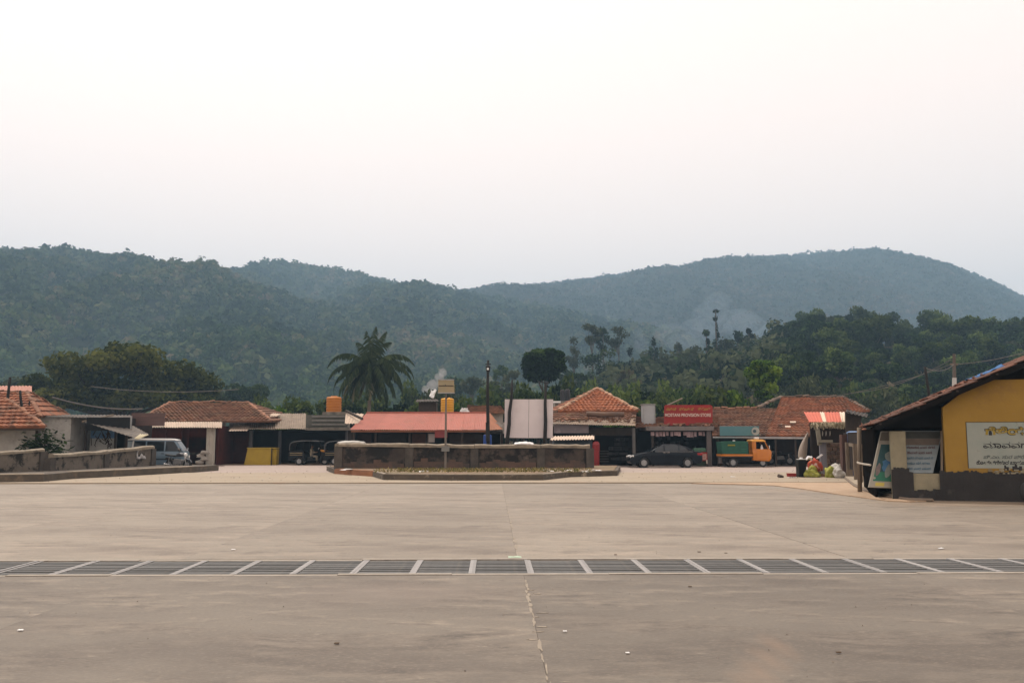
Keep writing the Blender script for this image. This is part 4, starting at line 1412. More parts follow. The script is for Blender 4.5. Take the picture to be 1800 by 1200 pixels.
# ---------------- wide low tiled shop
t = shop('shop', 'long low shop with a wide weathered tile roof behind the cargo rickshaw', 'shop', 1257, 1525, 60.5, 4, Z(762, 60.5))
b = MB(); b.tiles(at(1252, 766, 58), at(1345, 766.5, 58), at(1366, 718, 65.6), at(1252, 718, 65.6)); b.build('roof_tiles', m_tile_old, t, kind='stuff')
b = MB(); b.tiles(at(1345.6, 766.5, 58), at(1530, 766, 58), at(1482, 698.5, 68.8), at(1374, 698.5, 68.8)); b.build('roof_tiles', m_tile, t, kind='stuff')
b = MB(); b.tiles(at(1497, 723.5, 63), at(1529, 722.5, 63), at(1483.2, 698.3, 68.9), at(1482.6, 698.3, 68.9)); b.build('roof_tiles', m_tile, t, kind='stuff')
m_lich = mat('lichened_ridge', (.13, .085, .055), (.075, .055, .042), scale=3, orand=.4)
ridge(t, at(1331, 717, 66), at(1373, 697.5, 68.8), .55, .2, m_lich); ridge(t, at(1374, 697, 68.8), at(1482, 697, 68.8), .5, .13, m_lich)
ridge(t, at(1482, 697, 68.8), at(1528, 721, 63), .5, .16, m_lich); ridge(t, at(1254, 716.8, 65.6), at(1331, 716.8, 65.6), .5, .12)
b = MB(); b.tube([at(1253, 769, 57.9), at(1420, 770, 57.9)], [.07, .07], 8); b.build('eave_pipe', m_metal, t)
for px in (1262, 1363, 1398):
    pillar(t, px, 3, 58.1, 768, m=m_wooddark)
for px, py, wd in ((1384, 752, 9), (1357, 758, 6), (1345, 761, 7), (1372, 747, 4), (1393, 744, 10)):
    q = at(px, py, 60 if py > 750 else 61)
    b = MB(); b.bx(q + Vector((0, -.1, .09)), (wd / 26, .35, .04), Euler((.3, 0, rng.uniform(-.3, .3))).to_matrix()); b.build('patch_sheet', m_asb2, t)
panel('partition', t, 1365, 1400, 768, 815, 62, mat('murky_goods', (.05, .04, .042), (.025, .02, .022), scale=1.2), th=.1)
CS = thing('shop_sign', 'plain teal sign board with a pale round emblem under the low tile roof', 'sign', at(1300, 766, 57.2))
panel('board', CS, 1266, 1335, 748.5, 765.5, 57.2, mat('teal_sign', (.065, .165, .19), (.10, .19, .20), scale=.8, stain=((.05, .16, .13), 1.2, .54, .7)), th=.06)
q = at(1328, 757.5, 57.17) - ORG[CS.name]
b = MB(); b.tube([q + ORG[CS.name], q + ORG[CS.name] + Vector((0, -.012, 0))], [.26, .26], 20); b.build('emblem', mat('emblem_pale', (.33, .34, .31), (.26, .27, .25)), CS)
b = MB(); b.tube([q + ORG[CS.name] + Vector((-.06, -.013, 0)), q + ORG[CS.name] + Vector((-.06, -.02, 0))], [.11, .11], 14); b.build('emblem_mark', mat('emblem_dark', (.05, .09, .11)), CS)
b = MB(); b.box(X(1262.5, 57.3), X(1270, 57.3), 57.3, 57.35, .25, Z(798, 57.3)); tag(b.build('notice_board', mat('grey_notice_board', (.22, .20, .20), (.17, .155, .155)), at0=at(1266, 815, 57.3)), 'narrow grey notice board standing left of the cargo rickshaw', 'board')
# ================================================================== STALL AND FENCE AT RIGHT
t = thing('stall', 'roadside stall with a red and white striped tin roof and rough brick front', 'stall', at(1455, 830, 42.5))
d0, d1 = 42.6, 45.2
m_str = mat('stall_red_sheet', (.52, .135, .085), (.46, .12, .08), scale=1)
m_strw = mat('stall_cream_sheet', (.66, .56, .44), (.58, .48, .38), scale=1)
for (u0, u1, l0, l1, m) in ((1413, 1440.5, 1423, 1446.5, m_str), (1441, 1448.5, 1447, 1453, m_strw), (1449, 1475, 1453.5, 1479.5, m_str), (1475.5, 1487.5, 1480, 1487.5, m_strw)):
    b = MB(); b.corrugated(at(l0, 741.5, d0), at(l1, 741.5, d0), at(u1, 724, d1), at(u0, 724, d1), max(2, int((u1 - u0) / 5)), .02)
    b.build('roof_sheet', m, t)
th = MB()
for k in range(420):
    px = rng.uniform(1426, 1487); py = rng.uniform(741, 748)
    q = at(px, py, d0 - .12 + rng.uniform(-.14, .08))
    a = rng.uniform(-.6, .6); l = rng.uniform(.06, .2)
    e = q + Vector((math.sin(a) * l, rng.uniform(-.08, .05), -math.cos(a) * l))
    s = Vector((math.cos(a), 0, math.sin(a))) * rng.uniform(.02, .05)
    th.quad(q - s, q + s, e + s * .6, e - s * .6, rng.rand())
o = th.build('thatch_fringe', leaf_mat('thatch', [(.12, .10, .06), (.34, .29, .19), (.60, .54, .40)], .2, 0), t); o['kind'] = 'stuff'
panel('white_edge_board', t, 1441, 1487, 748.5, 752, d0 - .1, m_strw, th=.05)
b = MB(); b.beam(at(1436, 748, 42.5), at(1441, 782, 42.4), .17, .14); b.build('post', mat('cream_post', (.22, .20, .155), (.16, .145, .11)), t)
b = MB(); b.beam(at(1438, 775, 42.3), at(1463, 775, 42.3), .14, .12); b.build('counter_beam', bpy.data.materials['cream_post'], t)
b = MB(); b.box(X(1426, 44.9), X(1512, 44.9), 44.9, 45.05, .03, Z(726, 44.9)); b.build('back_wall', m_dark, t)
b = MB(); b.box(X(1441, 42.5), X(1452, 42.5), 42.5, 42.62, .05, Z(777, 42.5)); b.build('door', mat('blue_grey_door', (.20, .195, .22), (.14, .135, .155), scale=2, stretch=(3, 3, .5)), t)
b = MB(); b.box(X(1452.5, 42.5), X(1481, 42.5), 42.52, 42.7, .03, Z(778, 42.5)); b.build('mortar_core', mat('brick_mortar', (.27, .215, .165), (.20, .16, .12), scale=3), t)
m_brick = mat('laterite_brick', (.135, .085, .06), (.09, .06, .045), scale=4, orand=.35, bump=.4)
rowsn = 8; z0 = .05; z1 = Z(778.5, 42.5); hh = (z1 - z0) / rowsn
xa, xb = X(1453, 42.5), X(1480.5, 42.5)
bk = MB(); bk.box(-.125, .125, -.06, .06, -hh * .43, hh * .43); bk0 = None
for r in range(rowsn):
    x = xa + (.0 if r % 2 else -.0)
    n = 3
    wd = (xb - xa) / n
    for k in range(n + (r % 2)):
        if r % 2:
            c0 = xa + max(0, (k - .5) * wd); c1 = xa + min(n * wd, (k + .5) * wd)
        else:
            c0 = xa + k * wd; c1 = c0 + wd
        if bk0 is None:
            bk0 = bk.build('brick', m_brick); o = bk0
        else:
            o = bk0.copy(); C.objects.link(o)
        o.parent = t
        o.location = Vector(((c0 + c1) / 2, 42.50 + rng.uniform(-.015, .01), z0 + hh * (r + .5))) - ORG[t.name]
        o.scale = ((c1 - c0 - .035) / .25, 1, rng.uniform(.86, .96))
# things hanging in the opening
for k, px in enumerate((1446, 1452, 1459)):
    q = at(px, 757, 42.45)
    b = MB(); b.tube([q, q - Vector((0, 0, .12)), q - Vector((.02, 0, .24))], [.01, .025, .012], 6); tag(b.build('hanging_bundle', m_sack, at0=q), 'small pale bundle hanging in the stall opening', 'bundle', 'bundles hanging in the stall')
b = MB(); n = 10; vs = []; fs = []
for j in range(n + 1):
    v = j / n
    py = 760 + (806 - 760) * v
    bow = math.sin(v * math.pi * .62)
    xl = 1419 - 16.5 * math.sin(min(1, v * 1.15) * math.pi / 2); xr = 1421 - 3 * v
    for i in range(5):
        u = i / 4
        q = at(xl * (1 - u) + xr * u, py, 43.6 - .25 * math.sin(u * math.pi))
        vs.append(q)
for j in range(n):
    for i in range(4):
        k = j * 5 + i
        fs.append((k, k + 5, k + 6, k + 1))
b.add(vs, fs)
o = b.build('bamboo_mat', mat('grey_mat', (.30, .25, .21), (.22, .185, .155), scale=14, stretch=(2, 2, .5)), smooth=True, at0=at(1412, 806, 43.6))
sol = o.modifiers.new('thickness', 'SOLIDIFY'); sol.thickness = .03
tag(o, 'curved grey mat leaning at the left side of the striped stall', 'mat')

# dark timber shed behind the fence
t = thing('shed', 'dark timber shed between the striped stall and the yellow building', 'shed', at(1503, 800, 42))
for k in range(6):
    b = MB(); u0 = 1488 + k * 4.6
    b.box(X(u0, 41.5), X(u0 + 4.45, 41.5), 41.5 + rng.uniform(-.02, .02), 41.56, .03, Z(722 + rng.uniform(-1, 2) + k * 1.2, 41.5))
    b.build('plank', m_wooddark, t)
b = MB(); b.corrugated(at(1486, 724, 41.0), at(1524, 733, 40.6), at(1526, 727, 44), at(1488, 719.5, 44), 6, .03); b.build('roof_sheet', m_wooddark, t)
DR = thing('drum', 'blue plastic drum with a pale lid behind the plank fence', 'drum', at(1500, 790, 39.5))
q = at(1500.5, 785, 39.5)
b = MB(); b.tube([(q.x, 39.5, .05), (q.x, 39.5, 1.2), (q.x, 39.5, Z(762, 39.5))], [.24, .25, .25], 16); b.build('body', mat('navy_drum', (.02, .035, .12), (.015, .025, .09), rough=.5), DR)
b = MB(); b.tube([(q.x, 39.5, Z(762, 39.5) + .002), (q.x, 39.5, Z(759, 39.5)), (q.x, 39.5, Z(757.5, 39.5))], [.27, .27, .15], 16); b.build('lid', mat('pale_blue_lid', (.20, .33, .55), (.12, .22, .45), rough=.4), DR)
b = MB(); q = at(1487, 775, 40.0); b.box(q.x - .22, q.x + .22, 39.9, 40.2, .05, Z(763.5, 40)); tag(b.build('crate', mat('brown_crate', (.10, .05, .04), (.07, .038, .03)), at0=(q.x, 40, .05)), 'brown box standing beside the blue drum', 'box')

# plank fence running towards the camera
t = thing('fence', 'short fence of wide grey upright boards on a curved earth kerb', 'fence', at(1498, 850, 38))
line = [G(1481, 834), G(1495, 842.5), G(1514, 856)]
boards = [(1480, 1482.8, 834, 776.5, 42.6), (1486.5, 1496, 841.5, 777, 38.8), (1499.5, 1505.5, 848, 779, 36.0), (1507.5, 1513.5, 853, 780, 34.0)]
for (a, c, yb, yt, d) in boards:
    d = G(1490, yb).y
    b = MB(); b.hexa([(X(a, d), d, .0), (X(c, d), d - .05, .0), (X(c, d), d + .03, .0), (X(a, d), d + .08, .0),
                      (X(a, d), d, Z(yt, d)), (X(c, d) , d - .05, Z(yt + .6, d)), (X(c, d), d + .03, Z(yt + .6, d)), (X(a, d), d + .08, Z(yt, d))]); b.build('board', m_wood, t)
b = MB(); b.beam(at(1481, 779, 42.9), at(1514, 784, 34.3), .12, .14); b.build('top_rail', m_wood, t)
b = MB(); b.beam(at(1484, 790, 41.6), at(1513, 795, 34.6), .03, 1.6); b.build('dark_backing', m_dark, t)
kb = [G(1478, 836), G(1490, 846), G(1503, 856), G(1520, 864), G(1545, 871), G(1572, 878)]
b = MB()
for i in range(len(kb) - 1):
    p, q = kb[i], kb[i + 1]
    b.beam((p.x + .28, p.y + .1, .06), (q.x + .28, q.y + .12, .06), .45, .12)
tag(b.build('earth_kerb', m_verge, at0=kb[2]), 'rough earth kerb under the grey board fence', 'kerb')
pp = []
for i in range(len(kb) - 1):
    for k in range(4):
        pp.append(kb[i].lerp(kb[i + 1], k / 4) + Vector((0, 0, .05)))
pp += [G(1600, 880.5) + Vector((0, 0, .045)), G(1640, 881.5) + Vector((0, 0, .045))]
b = MB(); b.tube(pp, .045, 8); tag(b.build('pipe', mat('dusty_pipe', (.19, .15, .11), (.13, .10, .08)), smooth=True, at0=kb[2]), 'dusty pipe curving along the ground to the yellow building', 'pipe')

# goods piled by the stall
m_ygs = mat('yellow_green_sack', (.33, .32, .05), (.17, .19, .035), scale=5, stain=((.45, .42, .22), 7, .56, .66))
m_wsack = mat('white_sack', (.50, .48, .44), (.30, .285, .26), scale=5, stain=((.20, .17, .12), 6, .58, .68))
m_ors = mat('orange_red_packets', (.46, .075, .035), (.34, .05, .028), scale=3, stain=[((.60, .46, .42), 4.5, .56, .60), ((.50, .20, .05), 6, .58, .64)])
def S_(px, py, d, r, m, lab, seed, rot=(0, 0, 0), cat='sack', name='sack'):
    q = at(px, py, d); sack((q.x, d, max(q.z, r[2] * .8 + .03)), r, m, lab, cat, seed, name=name, rot=rot)
S_(1432, 819, 40.6, (.30, .26, .30), m_ors, 'bright orange red packet bale in the heap by the striped stall', 1, name='bale', cat='bale')
S_(1424, 834, 39.9, (.27, .25, .20), m_ygs, 'larger yellow green sack in front of the orange bale', 5)
S_(1434, 836, 39.8, (.17, .2, .12), m_ygs, 'small pale green sack lying right of the larger one', 8)
S_(1429, 829, 40.2, (.2, .2, .26), m_ygs, 'upright yellow sack leaning on the orange bale', 13)
S_(1460, 836, 39.6, (.24, .24, .26), m_ygs, 'yellow green sack leaning on the pale heap by the fence', 21, (0, .3, 0))
S_(1470, 826, 40.4, (.36, .26, .22), m_wsack, 'large slumped white sack beside the brick wall', 31, (0, -.5, 0))
S_(1475, 838, 39.0, (.22, .22, .24), m_wsack, 'white sack nearest the curved earth kerb', 37, (0, -.3, 0))
S_(1438, 828, 40.9, (.16, .2, .26), m_wsack, 'small white sack right of the orange bale', 44)
b = MB(); q = G(1446, 838, .03); b.box(q.x - .32, q.x + .3, q.y, q.y + .35, .03, .16); tag(b.build('wooden_block', mat('brown_block', (.24, .14, .07)), at0=q), 'low brown wooden block between the two heaps of sacks', 'block')
SC = thing('can_stand', 'black stand carrying a pale square can at the stall corner', 'stand', at(1410, 840, 40))  # black stand with a pale can on top
q = at(1410, 838, 40)
b = MB(); b.box(q.x - .17, q.x + .17, 39.9, 40.3, .03, .82); b.build('body', m_blackp, SC, bevel=.02)
b = MB(); b.box(q.x - .16, q.x + .17, 39.85, 40.25, .823, Z(806.5, 40)); b.build('pale_can', mat('pale_can', (.48, .49, .47), (.40, .41, .39)), SC, bevel=.03)
b = MB(); b.tube([(q.x, 40.05, Z(806.5, 40)), (q.x, 40.05, Z(803.5, 40))], [.08, .06], 10); b.build('can_lid', m_wplastic, SC)
b = MB(); b.tube([at(1417, 808, 40.1), at(1421, 803.5, 40.1), at(1426, 804.5, 40.1), at(1428, 808, 40.1)], [.05, .08, .09, .06], 8); tag(b.build('steel_pan', m_chrome, at0=at(1422, 808, 40.1)), 'pale curved metal pan above the orange bale', 'pan')
b = MB(); b.slab([at(1435, 805, 41), at(1438, 806, 41), at(1447, 799, 41), at(1444, 797.5, 41)], .03); tag(b.build('white_board', m_wplastic, at0=at(1440, 805, 41)), 'small white board propped against the blue grey door', 'board')
CR = thing('crate', 'small red plastic crate alone on the verge left of the stall', 'crate', G(1393, 839.5, .04))
m_cr = mat('red_crate', (.25, .02, .018), (.19, .018, .016)); p = G(1393, 839.5, .045)
b = MB(); b.box(p.x - .17, p.x + .17, p.y, p.y + .25, .10, .2); b.build('body', m_cr, CR)
b = MB(); b.box(p.x - .18, p.x + .18, p.y - .012, p.y + .26, .203, .24); b.build('rim', m_cr, CR)
for k in range(4):
    b = MB(); xx = p.x - .145 + k * .097; b.box(xx - .025, xx + .025, p.y - .004, p.y + .1, .045, .098); b.build('foot', m_wplastic, CR)

# ================================================================== YELLOW BUILDING (own frame: x along the front, y into it)
P0 = G(1570, 878); RZ = R(-18.6)
YB = thing('building', 'yellow gable ended building with a dark plinth and painted sign at right', 'building', (P0.x, P0.y, 0), RZ, local=True)
cz, sz = math.cos(RZ), math.sin(RZ)


def LX(px, y=0.0):
    k = ray(px, 777); k = k.x / k.y
    # (P0.x + x cz - y sz) = k (P0.y + x sz + y cz)
    return (k * (P0.y + y * cz) - P0.x + y * sz) / (cz - k * sz)


def LZ(px, py, y=0.0):
    x = LX(px, y)
    d = P0.y + x * sz + y * cz
    return at(px, py, d).z


m_yell = mat('yellow_limewash', (.30, .182, .032), (.235, .138, .024), scale=.8, rough=.9,
             stain=[((.20, .115, .035), .9, .54, .72), ((.28, .19, .07), 7, .60, .70), ((.10, .075, .04), 2.2, .64, .76)], bump=.2, bscale=25)
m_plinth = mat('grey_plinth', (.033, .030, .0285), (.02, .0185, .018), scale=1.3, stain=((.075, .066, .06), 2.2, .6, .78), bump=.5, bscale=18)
m_creamw = mat('dirty_cream_wall', (.27, .245, .165), (.19, .17, .115), scale=1.8, stain=((.12, .10, .07), 1.4, .55, .7), bump=.3)
xw = LX(1660); XR = 9.4
zt = LZ(1725, 668); zl = LZ(1660, 716); xk = LX(1726)
b = MB()
pts = [(xw, 0), (XR, 0), (XR, zt), (xk, zt), (xw, zl)]
b.add([(x, 0, z) for x, z in pts] + [(x, .28, z) for x, z in pts], [(0, 1, 2, 3, 4), (9, 8, 7, 6, 5), (0, 5, 6, 1), (1, 6, 7, 2), (2, 7, 8, 3), (3, 8, 9, 4), (4, 9, 5, 0)])
b.build('front_wall', m_yell, YB)
b = MB(); b.box(0, LX(1592.5), 0, .32, 0, LZ(1580, 757.5)); b.build('corner_pillar', m_creamw, YB, bevel=.02)
b = MB(); b.box(LX(1592.5) + .003, xw - .003, .02, .26, 0, LZ(1620, 832)); b.build('sill_wall', m_creamw, YB)
# plinth with a torn upper edge
b = MB()
x = -.012
edge_top = lambda x: (LZ(1580, 823) if x < LX(1594) else (LZ(1600, 860) if LX(1600) < x < LX(1648) else LZ(1700, 828)))
while x < XR:
    wd = rng.uniform(.03, .07)
    zz = edge_top(x) + rng.uniform(-.025, .025) + .05 * mnoise.noise(Vector((x * 3, 0, 0)))
    if x > LX(1700):
        zz += .10 * max(0, mnoise.noise(Vector((x * 2.2, 7, 0)))) - .03
    b.box(x, x + wd, -.03 + rng.uniform(-.004, .004), .02 if x > xw or x < LX(1592) else .018, 0, zz)
    x += wd + .0005
o = b.build('plinth', m_plinth, YB); o['kind'] = 'stuff'
# shade of the open attic and porch, put into black boards and walls
slope = .443; ex = -.42; ez = LZ(1522, 746.5)
rz_ = lambda x: ez + slope * (x - ex)
RX = 5.9
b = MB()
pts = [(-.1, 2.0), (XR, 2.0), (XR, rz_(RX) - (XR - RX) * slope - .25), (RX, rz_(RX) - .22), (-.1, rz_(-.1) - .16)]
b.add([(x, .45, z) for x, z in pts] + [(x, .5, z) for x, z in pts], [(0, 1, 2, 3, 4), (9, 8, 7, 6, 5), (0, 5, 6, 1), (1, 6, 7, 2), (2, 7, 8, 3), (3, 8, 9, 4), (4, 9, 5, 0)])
b.build('attic_shade_boards', m_void, YB)  # filler added to stand in for the dark of the open attic
b = MB(); b.box(-.40, -.33, .62, 5, 0, rz_(-.4) - .10); b.build('side_wall', m_void, YB)  # black sheet added for the shade inside the open porch side
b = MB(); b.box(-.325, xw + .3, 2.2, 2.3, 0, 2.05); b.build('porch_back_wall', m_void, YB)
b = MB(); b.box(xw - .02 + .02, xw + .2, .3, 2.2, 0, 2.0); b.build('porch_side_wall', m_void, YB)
b = MB(); b.box(XR - .28, XR, .3, 5, 0, 2.6); b.build('side_wall', m_yell, YB)
b = MB(); b.box(0, XR, 5, 5.2, 0, 2.0); b.build('rear_wall', m_yell, YB)
# timbers
for y in (-.30, .42):
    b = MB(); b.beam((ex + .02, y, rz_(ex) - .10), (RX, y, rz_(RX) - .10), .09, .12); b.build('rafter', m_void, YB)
for k in range(7):
    xx = ex + .12 + k * 1.0
    b = MB(); b.box(xx, xx + .06, -.36, 5.1, rz_(xx) - .06, rz_(xx) - .012); b.build('batten', m_wooddark, YB)
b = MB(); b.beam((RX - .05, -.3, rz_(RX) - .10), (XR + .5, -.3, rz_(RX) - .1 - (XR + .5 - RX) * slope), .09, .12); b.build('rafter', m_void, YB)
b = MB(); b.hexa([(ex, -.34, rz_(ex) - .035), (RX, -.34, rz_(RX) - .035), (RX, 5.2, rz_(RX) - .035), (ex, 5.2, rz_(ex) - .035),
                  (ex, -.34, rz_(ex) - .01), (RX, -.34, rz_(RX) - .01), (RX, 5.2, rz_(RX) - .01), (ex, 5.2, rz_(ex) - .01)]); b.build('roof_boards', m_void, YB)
zr = rz_(RX); xe2 = XR + .5; ze2 = zr - (xe2 - RX) * slope
b = MB(); b.tiles((xe2, -.38, ze2), (xe2, 5.2, ze2), (RX + .02, 5.2, zr), (RX + .02, -.38, zr), .36, .26); b.build('roof_tiles', m_tile_old, YB, kind='stuff')
# near slope: tiles one by one
ang = math.atan(slope)
TL, TW = .36, .27
nrow = int((RX - ex) / math.cos(ang) / TL); ncol = int(5.5 / TW)
prof = [(-TW / 2, .0), (-TW * .25, .035), (0, .012), (TW * .25, .035), (TW / 2, .0)]
def tile_mb():
    b = MB(); n = len(prof); vs = []
    for xx, lift in ((-.03, .035), (TL * 1.08, .008)):
        for (yy, h) in prof:
            vs.append((xx, yy, h + lift))
        for (yy, h) in prof:
            vs.append((xx, yy, h + lift - .022))
    fs = []
    for i in range(n - 1):
        fs.append((i + 1, i, 2 * n + i, 2 * n + i + 1))
        fs.append((n + i, n + i + 1, 3 * n + i + 1, 3 * n + i))
        fs.append((i, i + 1, n + i + 1, n + i))
    fs.append((0, n, 3 * n, 2 * n)); fs.append((n - 1, 3 * n - 1, 4 * n - 1, 2 * n - 1)[::1])
    return b.add(vs, fs)
m_rt = mat('dark_clay_tile', (.15, .056, .032), (.085, .04, .027), scale=2.5, orand=.5, stain=[((.06, .045, .038), 2.0, .52, .68), ((.27, .20, .15), 3, .62, .74)])
t0 = None; cnt = 0; rest = MB()
rotm = Euler((0, -ang, 0))
for r in range(nrow):
    for c in range(ncol):
        xx = ex + (r * TL) * math.cos(ang); yy = -.36 + (c + .5) * TW
        jit = Euler((rng.uniform(-.06, .06), -ang + rng.uniform(-.05, .05), rng.uniform(-.05, .05)))
        loc = Vector((xx, yy, rz_(xx) + rng.uniform(-.004, .014)))
        if c < 20 and cnt < 290 and xx < 5.3:
            if t0 is None:
                t0 = tile_mb().build('roof_tile', m_rt); o = t0
            else:
                o = t0.copy(); C.objects.link(o)
            o.parent = YB; o.location = loc; o.rotation_euler = jit; cnt += 1
        else:
            tb = tile_mb(); M_ = jit.to_matrix()
            rest.add([M_ @ Vector(v) + loc for v in tb.v], tb.f, rng.rand())
rest.build('roof_tiles', mat('dark_clay_tile_far', (.20, .085, .055), (.12, .06, .045), scale=2.5, tint=.5, stain=((.06, .045, .038), 2.0, .52, .68)), YB, kind='stuff')
base = tube_half(.42, .14).build('ridge_tile', m_ridge, YB)
for k in range(13):
    o = base if k == 0 else base.copy()
    if k:
        C.objects.link(o); o.parent = YB
    o.location = (RX, -.3 + k * .42, zr + .01); o.rotation_euler = (0, 0, math.pi / 2 + rng.uniform(-.05, .05))
deb = MB()
for k in range(40):
    xx = rng.uniform(ex, 2.6)
    deb.bx((xx, rng.uniform(-.3, .8), rz_(xx) + .09), (rng.uniform(.05, .22), rng.uniform(.05, .2), .025), Euler((rng.uniform(-.5, .5), rng.uniform(-.6, .3), rng.uniform(0, 3))).to_matrix())
o = deb.build('broken_tile_bits', m_rt, YB); o['kind'] = 'stuff'
# blue tarpaulin
vs = []; fs = []; n1, n2 = 16, 8
xa_, xb_ = LX(1708, .8), LX(1768, .8)
for j in range(n2 + 1):
    for i in range(n1 + 1):
        u, v = i / n1, j / n2
        xx = xa_ + (xb_ - xa_) * u + .1 * mnoise.noise(Vector((u * 4, v * 4, 9))); yy = .3 + v * 1.4
        vs.append((xx, yy, rz_(xx) + .07 + .10 * max(0, mnoise.noise(Vector((u * 5, v * 3, 2)))) + .05 * math.sin(v * 3.1)))
for j in range(n2):
    for i in range(n1):
        k = j * (n1 + 1) + i
        fs.append((k, k + 1, k + n1 + 2, k + n1 + 1))
b = MB(); b.add([Matrix.Rotation(RZ, 3, 'Z') @ Vector(v) + Vector((P0.x, P0.y, 0)) for v in vs], fs)
o = b.build('tarpaulin', mat('blue_tarp', (.03, .10, .27), (.09, .17, .30), scale=3, rough=.9, spec=.05), smooth=True, at0=(Matrix.Rotation(RZ, 3, 'Z') @ Vector((xa_, .8, rz_(xa_))) + Vector((P0.x, P0.y, 0))))
sol = o.modifiers.new('thickness', 'SOLIDIFY'); sol.thickness = .015
tag(o, 'crumpled blue tarpaulin on the tiles of the yellow building', 'tarpaulin')

# painted sign on the wall with Kannada lettering
sx0 = LX(1700.5)
zs1, zs0 = LZ(1702, 742.5), LZ(1702, 822.5)
b = MB(); b.box(sx0, sx0 + 2.55, -.008, -.0005, zs0, zs1)
sp = b.build('sign_panel', mat('painted_sign_white', (.29, .305, .27), (.23, .265, .235), scale=1.2, stain=[((.22, .30, .26), .9, .54, .72), ((.12, .10, .085), 2.6, .64, .76)]), YB)
b = MB(); b.box(sx0 - .02, sx0 - .001, -.009, -.0005, zs0, zs1 + .018); b.box(sx0, sx0 + 2.55, -.009, -.0005, zs1 + .001, zs1 + .018); b.build('sign_border', mat('sign_border_dark', (.06, .045, .02)), YB)
m_kb = mat('black_lettering', (.02, .02, .022), (.03, .03, .03)); m_ky = mat('ochre_lettering', (.30, .22, .035), (.24, .17, .03)); m_kg = mat('grey_lettering', (.06, .075, .075), (.09, .10, .10))
rot = (math.pi / 2, 0, 0)
x1 = LX(1733)
wl = LX(1830) - x1
text_mesh('lettering', 'ಗೆಳೆಯರ', .25, m_kb, sp, (x1 - .02, -.0105, LZ(1733, 763.5)), rot, width=wl * 1.02, extrude=.001, offset=.020)
text_mesh('lettering', 'ಗೆಳೆಯರ', .25, m_ky, sp, (x1, -.0125, LZ(1733, 763.5)), rot, width=wl, extrude=.001, offset=.008)
text_mesh('lettering', 'ಮಾವವಗದ', .22, m_kb, sp, (LX(1727.5), -.011, LZ(1728, 787.0)), rot, width=LX(1822) - LX(1727.5), extrude=.001, offset=.004)
text_mesh('lettering', 'ಪಿ.ಎಂ. ಸುರ ಪ್ರೇಮ', .12, m_kg, sp, (LX(1727), -.011, LZ(1728, 805.5)), rot, width=LX(1815) - LX(1727), extrude=.001, offset=.002, shear=.2)
text_mesh('lettering', 'ಕೊಟ್ಟಿಗೆಹಾರ ಬಾಳೂರ್ ಚಾ', .13, m_kb, sp, (LX(1714), -.011, LZ(1714, 815.5)), rot, width=LX(1822) - LX(1714), extrude=.001, offset=.004, shear=.25)
# torn lower edge of the sign paint
pb = MB()
for k in range(22):
    px = rng.uniform(1762, 1835); xx = LX(px)
    zz = zs0 + abs(rng.normal(0, .05)); s = rng.uniform(.03, .10)
    pb.box(xx, xx + s, -.0115 - k * .00005, -.009, zs0 - .05, zz + .02 * (px > 1760))
o = pb.build('peeled_plaster', m_plinth, YB); o['kind'] = 'stuff'
pb = MB()
for k in range(26):
    px = rng.uniform(1722, 1800); xx = LX(px); z = LZ(px, rng.uniform(824, 833)); s = rng.uniform(.03, .12)
    pb.box(xx, xx + s, -.038 - k * .00008, -.03, z, z + rng.uniform(.02, .05))
o = pb.build('bare_plaster', m_creamw, YB); o['kind'] = 'stuff'
# post at the porch corner
def wl_(x, y, z):
    return Matrix.Rotation(RZ, 3, 'Z') @ Vector((x, y, z)) + Vector((P0.x, P0.y, 0))
b = MB(); b.tube([at(1511.5, 864, 28.4) * 1, at(1510.5, 800, 28.4), at(1510, 751, 28.4)], [.075, .07, .07], 8)
tag(b.build('wooden_post', m_wood, smooth=True, at0=at(1511.5, 864, 28.4)), 'thin grey post at the left corner of the yellow building porch', 'post')
b = MB(); b.tube([at(1507, 812, 28.2), at(1509, 813.5, 28.1), at(1519, 815.5, 26.2), at(1530, 817, 24.9)], [.03, .035, .03, .03], 6); tag(b.build('stick', mat('pale_stick', (.40, .36, .30)), at0=at(1509, 813, 29.2)), 'pale stick tied across the porch post', 'stick')

# leaning picture board beside the corner pillar
PB = thing('picture_board', 'leaning picture board with a pale seated figure on blue and green', 'board', G(1550, 862))
m_pw = mat('board_white', (.34, .315, .265), (.26, .245, .205), scale=3)
dB = 25.15; dT = 25.6
def PQ(u, v, off=0.0):
    """u across, v up the leaning board"""
    a = Vector(at(1527, 855.5, dB)).lerp(at(1574, 857.5, dB), u); c = Vector(at(1549, 757.5, dT)).lerp(at(1596, 757.5, dT), u)
    p = a.lerp(c, v); p.y -= off
    return p
b = MB(); b.slab([PQ(0, 0), PQ(1, 0), PQ(1, 1), PQ(0, 1)], .05); b.build('panel', m_pw, PB)
def pquad(u0, v0, u1, v1, name, m, off=.006):
    b = MB(); b.slab([PQ(u0, v0, off), PQ(u1, v0, off), PQ(u1, v1, off), PQ(u0, v1, off)], .004); return b.build(name, m, PB)
def pblob(cu, cv, ru, rv, name, m, off=.010, n=14, k=0.15):
    pts = [PQ(cu + math.cos(2 * math.pi * i / n) * ru * (1 + rng.uniform(-k, k)), cv + math.sin(2 * math.pi * i / n) * rv * (1 + rng.uniform(-k, k)), off) for i in range(n)]
    b = MB(); b.slab(pts, .003); return b.build(name, m, PB)
pquad(.02, .83, 1, .985, 'brown_band', mat('brown_band', (.15, .13, .10), (.11, .095, .075)))
pquad(.10, .11, 1, .76, 'picture_ground', mat('picture_teal', (.035, .085, .09), (.025, .065, .075), scale=4))
pquad(.10, .11, 1, .27, 'picture_grass', mat('picture_green', (.03, .17, .10), (.04, .12, .09), scale=6), off=.008)
